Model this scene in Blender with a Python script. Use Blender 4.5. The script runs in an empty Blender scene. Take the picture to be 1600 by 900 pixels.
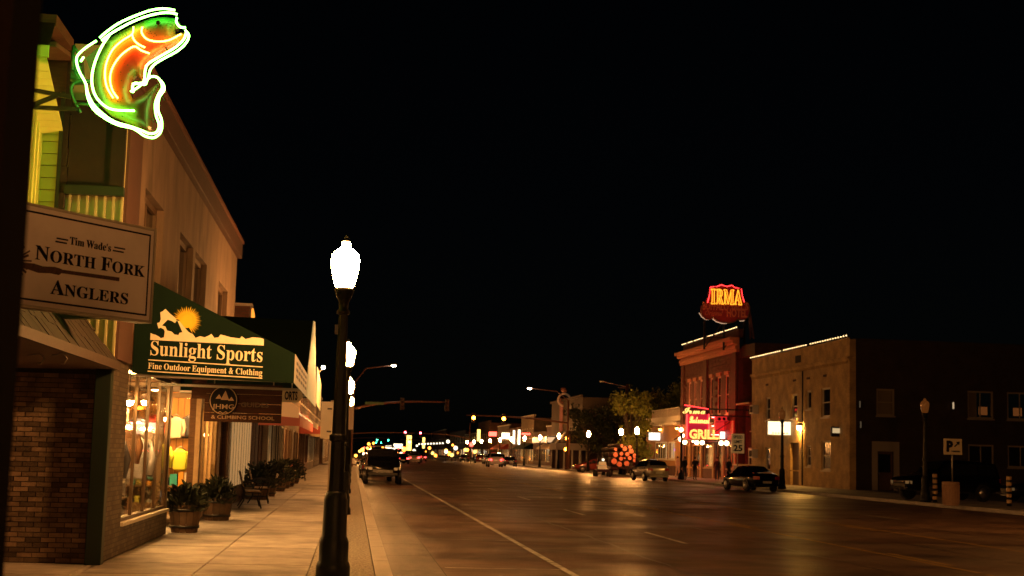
import bpy, math, random
from math import sin, cos, pi, radians
from mathutils import Vector, Matrix
random.seed(7)
S = bpy.context.scene
COL = S.collection
# ------------------------------------------------------------------ camera
F = 2222.0; CZ = 1.58
_th = radians(6.67); _ps = radians(6.2); _ro = 0.027
_f = Vector((sin(_ps)*cos(_th), cos(_ps)*cos(_th), sin(_th)))
_r = Vector((cos(_ps), -sin(_ps), 0)); _u = _r.cross(_f)
_r2 = _r*cos(_ro)+_u*sin(_ro); _u2 = _u*cos(_ro)-_r*sin(_ro)
cd = bpy.data.cameras.new('camera'); cam = bpy.data.objects.new('camera', cd); COL.objects.link(cam)
cam.matrix_world = Matrix(((_r2.x, _u2.x, -_f.x, 0), (_r2.y, _u2.y, -_f.y, 0), (_r2.z, _u2.z, -_f.z, CZ), (0, 0, 0, 1)))
cd.sensor_width = 36; cd.lens = 36*F/1600; cd.clip_start = .1; cd.clip_end = 6000
cd.dof.use_dof = True; cd.dof.focus_distance = 19.0; cd.dof.aperture_fstop = 3.6
S.camera = cam
# ------------------------------------------------------------------ night sky, faint moonlight, exposure
w = bpy.data.worlds.new('World'); S.world = w; w.use_nodes = True
nt = w.node_tree; nt.nodes.clear()
sky = nt.nodes.new('ShaderNodeTexSky'); sky.sky_type = 'NISHITA'; sky.sun_disc = False
sky.sun_elevation = radians(35); sky.sun_rotation = radians(200)
bg = nt.nodes.new('ShaderNodeBackground'); bg.inputs[1].default_value = .00016
wo = nt.nodes.new('ShaderNodeOutputWorld')
nt.links.new(sky.outputs[0], bg.inputs[0]); nt.links.new(bg.outputs[0], wo.inputs[0])
ml = bpy.data.lights.new('moonlight', 'SUN'); ml.energy = .003; ml.angle = radians(.5); ml.color = (.8, .9, 1)
mo = bpy.data.objects.new('moonlight', ml); COL.objects.link(mo); mo.rotation_euler = (radians(55), 0, radians(-20))
S.view_settings.view_transform = 'Standard'; S.view_settings.look = 'None'
S.view_settings.exposure = 0; S.view_settings.gamma = 1
S.cycles.use_denoising = True; S.cycles.max_bounces = 5; S.cycles.diffuse_bounces = 2; S.cycles.glossy_bounces = 3
S.cycles.transparent_max_bounces = 12; S.cycles.sample_clamp_indirect = 4; S.cycles.caustics_reflective = False
S.cycles.caustics_refractive = False; S.cycles.use_light_tree = True
WARM = (1, .5, .16); AMBER = (1, .36, .05)
LAMP = 590.0
# ------------------------------------------------------------------ helpers
def at(px, py, Y=None, X=None, Z=None):
    d = _f*F+_r2*(px-800)-_u2*(py-450)
    k = Y/d.y if Y is not None else X/d.x if X is not None else (Z-CZ)/d.z
    return Vector((0, 0, CZ))+d*k
_mats = {}
def M(name, col=(.5, .5, .5), rough=.6, metal=0., em=None, es=0., var=0., vs=3., bump=0., bs=20., coat=0., stretch=None, rvar=0., obj=0., dirt=None, spec=.5):
    if name in _mats: return _mats[name]
    m = bpy.data.materials.new(name); m.use_nodes = True; t = m.node_tree; b = t.nodes['Principled BSDF']
    b.inputs['Base Color'].default_value = (*col, 1); b.inputs['Roughness'].default_value = rough
    b.inputs['Metallic'].default_value = metal; b.inputs['Specular IOR Level'].default_value = spec
    if coat: b.inputs['Coat Weight'].default_value = coat
    if em: b.inputs['Emission Color'].default_value = (*em, 1); b.inputs['Emission Strength'].default_value = es
    L = t.links.new; tc = None
    def coord():
        nonlocal tc
        if tc is None:
            c = t.nodes.new('ShaderNodeTexCoord'); mp = t.nodes.new('ShaderNodeMapping')
            if stretch: mp.inputs['Scale'].default_value = stretch
            g = t.nodes.new('ShaderNodeNewGeometry'); L(g.outputs['Position'], mp.inputs[0]); tc = mp.outputs[0]
            t.nodes.remove(c)
        return tc
    if var or rvar or dirt:
        n = t.nodes.new('ShaderNodeTexNoise'); n.inputs['Scale'].default_value = vs; n.inputs['Detail'].default_value = 6; n.inputs['Roughness'].default_value = .65
        L(coord(), n.inputs['Vector'])
        r = t.nodes.new('ShaderNodeMapRange'); r.inputs[1].default_value = .3; r.inputs[2].default_value = .7
        r.inputs[3].default_value = 1-var; r.inputs[4].default_value = 1+var
        L(n.outputs[0], r.inputs[0])
        mx = t.nodes.new('ShaderNodeVectorMath'); mx.operation = 'SCALE'; mx.inputs[0].default_value = col
        L(r.outputs[0], mx.inputs['Scale']); cout = mx.outputs[0]
        if obj:
            oi = t.nodes.new('ShaderNodeObjectInfo'); r2 = t.nodes.new('ShaderNodeMapRange'); r2.inputs[3].default_value = 1-obj; r2.inputs[4].default_value = 1+obj
            L(oi.outputs['Random'], r2.inputs[0]); m2 = t.nodes.new('ShaderNodeVectorMath'); m2.operation = 'SCALE'
            L(cout, m2.inputs[0]); L(r2.outputs[0], m2.inputs['Scale']); cout = m2.outputs[0]
        if dirt:
            n3 = t.nodes.new('ShaderNodeTexNoise'); n3.inputs['Scale'].default_value = dirt[0]; n3.inputs['Detail'].default_value = 4
            L(coord(), n3.inputs['Vector']); r3 = t.nodes.new('ShaderNodeMapRange'); r3.inputs[1].default_value = .5; r3.inputs[2].default_value = .7
            r3.inputs[3].default_value = 1; r3.inputs[4].default_value = dirt[1]; L(n3.outputs[0], r3.inputs[0])
            m3 = t.nodes.new('ShaderNodeVectorMath'); m3.operation = 'SCALE'; L(cout, m3.inputs[0]); L(r3.outputs[0], m3.inputs['Scale']); cout = m3.outputs[0]
        L(cout, b.inputs['Base Color'])
        if rvar:
            n4 = t.nodes.new('ShaderNodeTexNoise'); n4.inputs['Scale'].default_value = vs*.35; n4.inputs['Detail'].default_value = 5; L(coord(), n4.inputs['Vector'])
            r4 = t.nodes.new('ShaderNodeMapRange'); r4.inputs[1].default_value = .35; r4.inputs[2].default_value = .65
            r4.inputs[3].default_value = rough-rvar; r4.inputs[4].default_value = rough+rvar; L(n4.outputs[0], r4.inputs[0]); L(r4.outputs[0], b.inputs['Roughness'])
    if bump:
        n2 = t.nodes.new('ShaderNodeTexNoise'); n2.inputs['Scale'].default_value = bs; n2.inputs['Detail'].default_value = 4
        L(coord(), n2.inputs['Vector']); bp = t.nodes.new('ShaderNodeBump'); bp.inputs['Strength'].default_value = bump; bp.inputs['Distance'].default_value = .02
        L(n2.outputs[0], bp.inputs['Height']); L(bp.outputs[0], b.inputs['Normal'])
    _mats[name] = m; return m
def EM(name, col, s): return M(name, (.02, .02, .02), .5, em=col, es=s)
def glass(name='window_glass', tint=(.92, .92, .9), ior=1.5):
    if name in _mats: return _mats[name]
    m = bpy.data.materials.new(name); m.use_nodes = True; t = m.node_tree; t.nodes.clear()
    o = t.nodes.new('ShaderNodeOutputMaterial'); mx = t.nodes.new('ShaderNodeMixShader'); tr = t.nodes.new('ShaderNodeBsdfTransparent'); gl = t.nodes.new('ShaderNodeBsdfGlossy')
    tr.inputs[0].default_value = (*tint, 1); gl.inputs['Roughness'].default_value = .03
    fr = t.nodes.new('ShaderNodeFresnel'); gm_ = t.nodes.new('ShaderNodeNewGeometry'); mr = t.nodes.new('ShaderNodeMapRange'); mr.inputs[3].default_value = ior; mr.inputs[4].default_value = 1/ior   # same reflectance on both faces of a pane
    t.links.new(gm_.outputs['Backfacing'], mr.inputs[0]); t.links.new(mr.outputs[0], fr.inputs[0])
    t.links.new(fr.outputs[0], mx.inputs[0]); t.links.new(tr.outputs[0], mx.inputs[1]); t.links.new(gl.outputs[0], mx.inputs[2]); t.links.new(mx.outputs[0], o.inputs[0])
    _mats[name] = m; return m
def brickmat(name, c1, c2, mortar, sx, sz, axis='X', bump=.4, rough=.85):
    """brick courses, for walls too far or too foreshortened for single bricks"""
    if name in _mats: return _mats[name]
    m = bpy.data.materials.new(name); m.use_nodes = True; t = m.node_tree; b = t.nodes['Principled BSDF']; L = t.links.new
    g = t.nodes.new('ShaderNodeNewGeometry'); sp = t.nodes.new('ShaderNodeSeparateXYZ'); cb = t.nodes.new('ShaderNodeCombineXYZ')
    ad = t.nodes.new('ShaderNodeMath'); ad.operation = 'ADD'
    L(g.outputs['Position'], sp.inputs[0]); L(sp.outputs[0], ad.inputs[0]); L(sp.outputs[1], ad.inputs[1]); L(ad.outputs[0], cb.inputs[0]); L(sp.outputs[2], cb.inputs[1])
    br = t.nodes.new('ShaderNodeTexBrick'); br.inputs['Scale'].default_value = 1; br.inputs['Brick Width'].default_value = sx; br.inputs['Row Height'].default_value = sz
    br.inputs['Mortar Size'].default_value = sz*.09; br.inputs['Color1'].default_value = (*c1, 1); br.inputs['Color2'].default_value = (*c2, 1); br.inputs['Mortar'].default_value = (*mortar, 1)
    L(cb.outputs[0], br.inputs['Vector'])
    n = t.nodes.new('ShaderNodeTexNoise'); n.inputs['Scale'].default_value = 1.3; n.inputs['Detail'].default_value = 6; L(g.outputs['Position'], n.inputs['Vector'])
    r = t.nodes.new('ShaderNodeMapRange'); r.inputs[1].default_value = .3; r.inputs[2].default_value = .7; r.inputs[3].default_value = .7; r.inputs[4].default_value = 1.25; L(n.outputs[0], r.inputs[0])
    v = t.nodes.new('ShaderNodeVectorMath'); v.operation = 'SCALE'; L(br.outputs[0], v.inputs[0]); L(r.outputs[0], v.inputs['Scale']); L(v.outputs[0], b.inputs['Base Color'])
    bp = t.nodes.new('ShaderNodeBump'); bp.inputs['Strength'].default_value = bump; bp.inputs['Distance'].default_value = .01; bp.invert = True
    L(br.outputs['Fac'], bp.inputs['Height']); L(bp.outputs[0], b.inputs['Normal']); b.inputs['Roughness'].default_value = rough
    _mats[name] = m; return m
def tag(o, label=None, cat=None, group=None, kind=None):
    if label: o['label'] = label
    if cat: o['category'] = cat
    if group: o['group'] = group
    if kind: o['kind'] = kind
    return o
_loc = {}
def thing(name, label, cat, loc=(0, 0, 0), group=None):
    o = bpy.data.objects.new(name, None); COL.objects.link(o); o.location = loc; o.empty_display_size = .3
    _loc[o.name] = Vector(loc); return tag(o, label, cat, group)
def base(o):
    return _loc.get(o.name, Vector((0, 0, 0))) if o is not None else Vector((0, 0, 0))
class Plane:
    """wall plane: (u, d, z) -> world, d is the distance outward of the wall"""
    def __init__(s, ax, c, out): s.ax = ax; s.c = c; s.o = out
    def __call__(s, u, d, z):
        return Vector((s.c+s.o*d, u, z)) if s.ax == 'X' else Vector((u, s.c+s.o*d, z))
class MB:
    def __init__(s): s.v = []; s.f = []; s.mi = []; s.sm = []
    def add(s, vs, fs, mi=0, sm=False):
        b = len(s.v); s.v += [Vector(v) for v in vs]
        for f in fs: s.f.append([i+b for i in f]); s.mi.append(mi); s.sm.append(sm)
        return s
    def box(s, x0, x1, y0, y1, z0, z1, mi=0):
        x0, x1 = min(x0, x1), max(x0, x1); y0, y1 = min(y0, y1), max(y0, y1); z0, z1 = min(z0, z1), max(z0, z1)
        return s.add([(x, y, z) for z in (z0, z1) for y in (y0, y1) for x in (x0, x1)],
                     [(0, 2, 3, 1), (4, 5, 7, 6), (0, 1, 5, 4), (2, 6, 7, 3), (0, 4, 6, 2), (1, 3, 7, 5)], mi)
    def pb(s, P, u0, u1, d0, d1, z0, z1, mi=0):
        a = P(u0, d0, z0); b = P(u1, d1, z1); return s.box(a.x, b.x, a.y, b.y, a.z, b.z, mi)
    def bar(s, a, b, w, h=None, mi=0, up=(0, 0, 1)):
        a = Vector(a); b = Vector(b); h = h or w; d = (b-a).normalized(); u = Vector(up)
        if abs(d.dot(u)) > .98: u = Vector((0, 1, 0))
        x = d.cross(u).normalized(); y = x.cross(d)
        vs = [p+x*(i*w/2)+y*(j*h/2) for p in (a, b) for i, j in ((-1, -1), (1, -1), (1, 1), (-1, 1))]
        return s.add(vs, [(0, 1, 2, 3), (7, 6, 5, 4), (0, 4, 5, 1), (1, 5, 6, 2), (2, 6, 7, 3), (3, 7, 4, 0)], mi)
    def tube(s, pts, r, n=6, mi=0, closed=False, caps=True):
        pts = [Vector(p) for p in pts]; N = len(pts); rs = r if isinstance(r, (list, tuple)) else [r]*N; vs = []; ref = None
        for i, p in enumerate(pts):
            a = pts[i-1] if (i or closed) else p; b = pts[(i+1) % N] if (i < N-1 or closed) else p
            d = (b-a); d = d.normalized() if d.length > 1e-9 else Vector((0, 0, 1))
            if ref is None: ref = Vector((0, 0, 1)) if abs(d.z) < .9 else Vector((1, 0, 0))
            x = d.cross(ref).normalized(); y = x.cross(d).normalized(); ref = y
            vs += [p+x*cos(2*pi*k/n)*rs[i]+y*sin(2*pi*k/n)*rs[i] for k in range(n)]
        fs = [(i*n+k, i*n+(k+1) % n, ((i+1) % N)*n+(k+1) % n, ((i+1) % N)*n+k) for i in range(N if closed else N-1) for k in range(n)]
        if caps and not closed: fs += [tuple(range(n))[::-1], tuple(range((N-1)*n, N*n))]
        return s.add(vs, fs, mi, True)
    def lathe(s, prof, n=16, c=(0, 0, 0), mi=0, sm=True):
        c = Vector(c); vs = [c+Vector((r*cos(2*pi*k/n), r*sin(2*pi*k/n), z)) for r, z in prof for k in range(n)]
        fs = [(i*n+k, i*n+(k+1) % n, (i+1)*n+(k+1) % n, (i+1)*n+k) for i in range(len(prof)-1) for k in range(n)]
        fs += [tuple(range(n))[::-1], tuple(range((len(prof)-1)*n, len(prof)*n))]
        return s.add(vs, fs, mi, sm)
    def sph(s, c, r, n=10, mi=0, sq=(1, 1, 1)):
        c = Vector(c); m = n//2
        vs = [c+Vector((r*sq[0]*sin(pi*i/m)*cos(2*pi*k/n), r*sq[1]*sin(pi*i/m)*sin(2*pi*k/n), r*sq[2]*cos(pi*i/m))) for i in range(m+1) for k in range(n)]
        return s.add(vs, [(i*n+k, (i+1)*n+k, (i+1)*n+(k+1) % n, i*n+(k+1) % n) for i in range(m) for k in range(n)], mi, True)
    def slab(s, pts, off, mi=0):
        """polygon pts extruded by vector off (star-shaped or convex outlines)"""
        off = Vector(off); n = len(pts); a = [Vector(p) for p in pts]; b = [p+off for p in a]
        return s.add(a+b, [tuple(range(n))[::-1], tuple(range(n, 2*n))]+[(i, (i+1) % n, n+(i+1) % n, n+i) for i in range(n)], mi)
    def wall(s, P, u0, u1, z0, z1, holes, t=.3, mi=0, d=0.):
        us = sorted({u0, u1, *[h[0] for h in holes], *[h[1] for h in holes]}); us = [u for u in us if u0 <= u <= u1]
        for a, b in zip(us, us[1:]):
            cu = (a+b)/2; hs = sorted([h for h in holes if h[0] < cu < h[1]], key=lambda h: h[2]); z = z0
            for h in hs:
                if h[2] > z+1e-4: s.pb(P, a, b, d-t, d, z, h[2], mi)
                z = max(z, h[3])
            if z < z1-1e-4: s.pb(P, a, b, d-t, d, z, z1, mi)
        return s
    def build(s, name, mats, parent=None, bev=0., recalc=False, raw=False):
        b = Vector((0, 0, 0)) if raw else base(parent); me = bpy.data.meshes.new(name); me.from_pydata([v-b for v in s.v], [], s.f)
        for m in (mats if isinstance(mats, (list, tuple)) else [mats]): me.materials.append(m)
        me.polygons.foreach_set('material_index', s.mi); me.polygons.foreach_set('use_smooth', s.sm); me.update()
        if recalc:
            import bmesh
            bm = bmesh.new(); bm.from_mesh(me); bmesh.ops.recalc_face_normals(bm, faces=bm.faces); bm.to_mesh(me); bm.free()
        o = bpy.data.objects.new(name, me); COL.objects.link(o)
        if parent is not None: o.parent = parent; _loc[o.name] = base(parent)
        if bev: md = o.modifiers.new('bevel', 'BEVEL'); md.width = bev; md.segments = 2; md.limit_method = 'ANGLE'
        return o
def copy_tree(o, parent=None):
    c = o.copy(); COL.objects.link(c)
    if parent is not None: c.parent = parent
    for ch in list(o.children): copy_tree(ch, c)
    return c
def inst(o, parent, d):
    c = o.copy(); COL.objects.link(c); c.parent = parent; c.location = Vector(o.location)+Vector(d); return c
# ---- lettering
GL = {}
def _font():
    for g in GLYPHS.split(';'):
        k, a, l = g.split(':')
        GL[k] = (int(a), [[tuple(map(int, p.split(','))) for p in q.split()] for q in l.split('|') if q])
def _curve_mesh(loops, ext):
    cu = bpy.data.curves.new('t', 'CURVE'); cu.dimensions = '2D'; cu.fill_mode = 'BOTH'; cu.extrude = ext
    for l in loops:
        sp = cu.splines.new('POLY'); sp.points.add(len(l)-1)
        for i, p in enumerate(l): sp.points[i].co = (p[0], p[1], 0, 1)
        sp.use_cyclic_u = True
    o = bpy.data.objects.new('t', cu); COL.objects.link(o); me = o.to_mesh()
    r = ([v.co.copy() for v in me.vertices], [tuple(p.vertices) for p in me.polygons]); o.to_mesh_clear(); bpy.data.objects.remove(o); return r
def serif_loops(text, script=False, sizes=None, track=0.):
    """returns outline loops, cap height = 1"""
    x = 0; out = []
    for i, c in enumerate(text):
        sc = sizes[i] if sizes else 1.
        if c == ' ': x += 42*sc; continue
        if c == "'": out.append([(x+8*sc, 72*sc), (x+20*sc, 78*sc), (x+28*sc, 112*sc), (x+12*sc, 112*sc)]); x += 34*sc; continue
        if c == '&':
            x += 8*sc
            for l in AMP: out.append([(x+p[0]*sc, p[1]*sc) for p in l])
            x += 118*sc; continue
        a, ls = GL[('_' if script else '')+c]
        out += [[(x+p[0]*sc, p[1]*sc) for p in l] for l in ls]; x += a*sc+track
    return [[(p[0]/114, p[1]/114) for p in l] for l in out], x/114
AMP = [[(100, 0), (72, 0), (60, 13), (45, 1), (20, 0), (4, 14), (4, 40), (30, 62), (22, 80), (25, 103), (42, 114), (60, 112), (74, 98), (72, 80), (55, 62), (74, 38), (84, 62), (78, 68), (108, 68), (94, 60), (82, 28)],
       [(42, 70), (58, 86), (54, 103), (44, 104), (38, 92)], [(36, 54), (24, 38), (30, 16), (46, 14), (54, 22)]]
def put(loops, O, R, U, h, width=None, total=None, ext=.006, mb=None, mi=0):
    """flat extruded outlines laid on the plane spanned by R (right) and U (up)"""
    O = Vector(O); R = Vector(R).normalized(); U = Vector(U).normalized(); N = R.cross(U)
    sx = h if width is None else width/total
    vs, fs = _curve_mesh(loops, ext/h); mb = mb or MB()
    mb.add([O+R*(v.x*sx)+U*(v.y*h)+N*(v.z*h) for v in vs], fs, mi); return mb
def sans(text, O, R, U, h, width=None, ext=.006, mb=None, mi=0, bold=0., tube=0., shear=0.):
    cu = bpy.data.curves.new('t', 'FONT'); cu.body = text; cu.size = 1; cu.resolution_u = 2; cu.offset = bold; cu.shear = shear
    if tube: cu.fill_mode = 'NONE'; cu.bevel_depth = tube; cu.bevel_resolution = 0
    else: cu.extrude = ext/h
    o = bpy.data.objects.new('t', cu); COL.objects.link(o); bpy.context.view_layer.update(); me = o.to_mesh()
    vs = [v.co.copy() for v in me.vertices]; fs = [tuple(p.vertices) for p in me.polygons]; o.to_mesh_clear(); bpy.data.objects.remove(o)
    x0 = min(v.x for v in vs); x1 = max(v.x for v in vs); cap = .7
    O = Vector(O); R = Vector(R).normalized(); U = Vector(U).normalized(); N = R.cross(U); k = h/cap; sx = width/(x1-x0) if width else k
    mb = mb or MB(); mb.add([O+R*((v.x-x0)*sx)+U*(v.y*k)+N*(v.z*k) for v in vs], fs, mi); return mb
XV = Vector((1, 0, 0)); YV = Vector((0, 1, 0)); ZV = Vector((0, 0, 1))
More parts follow.
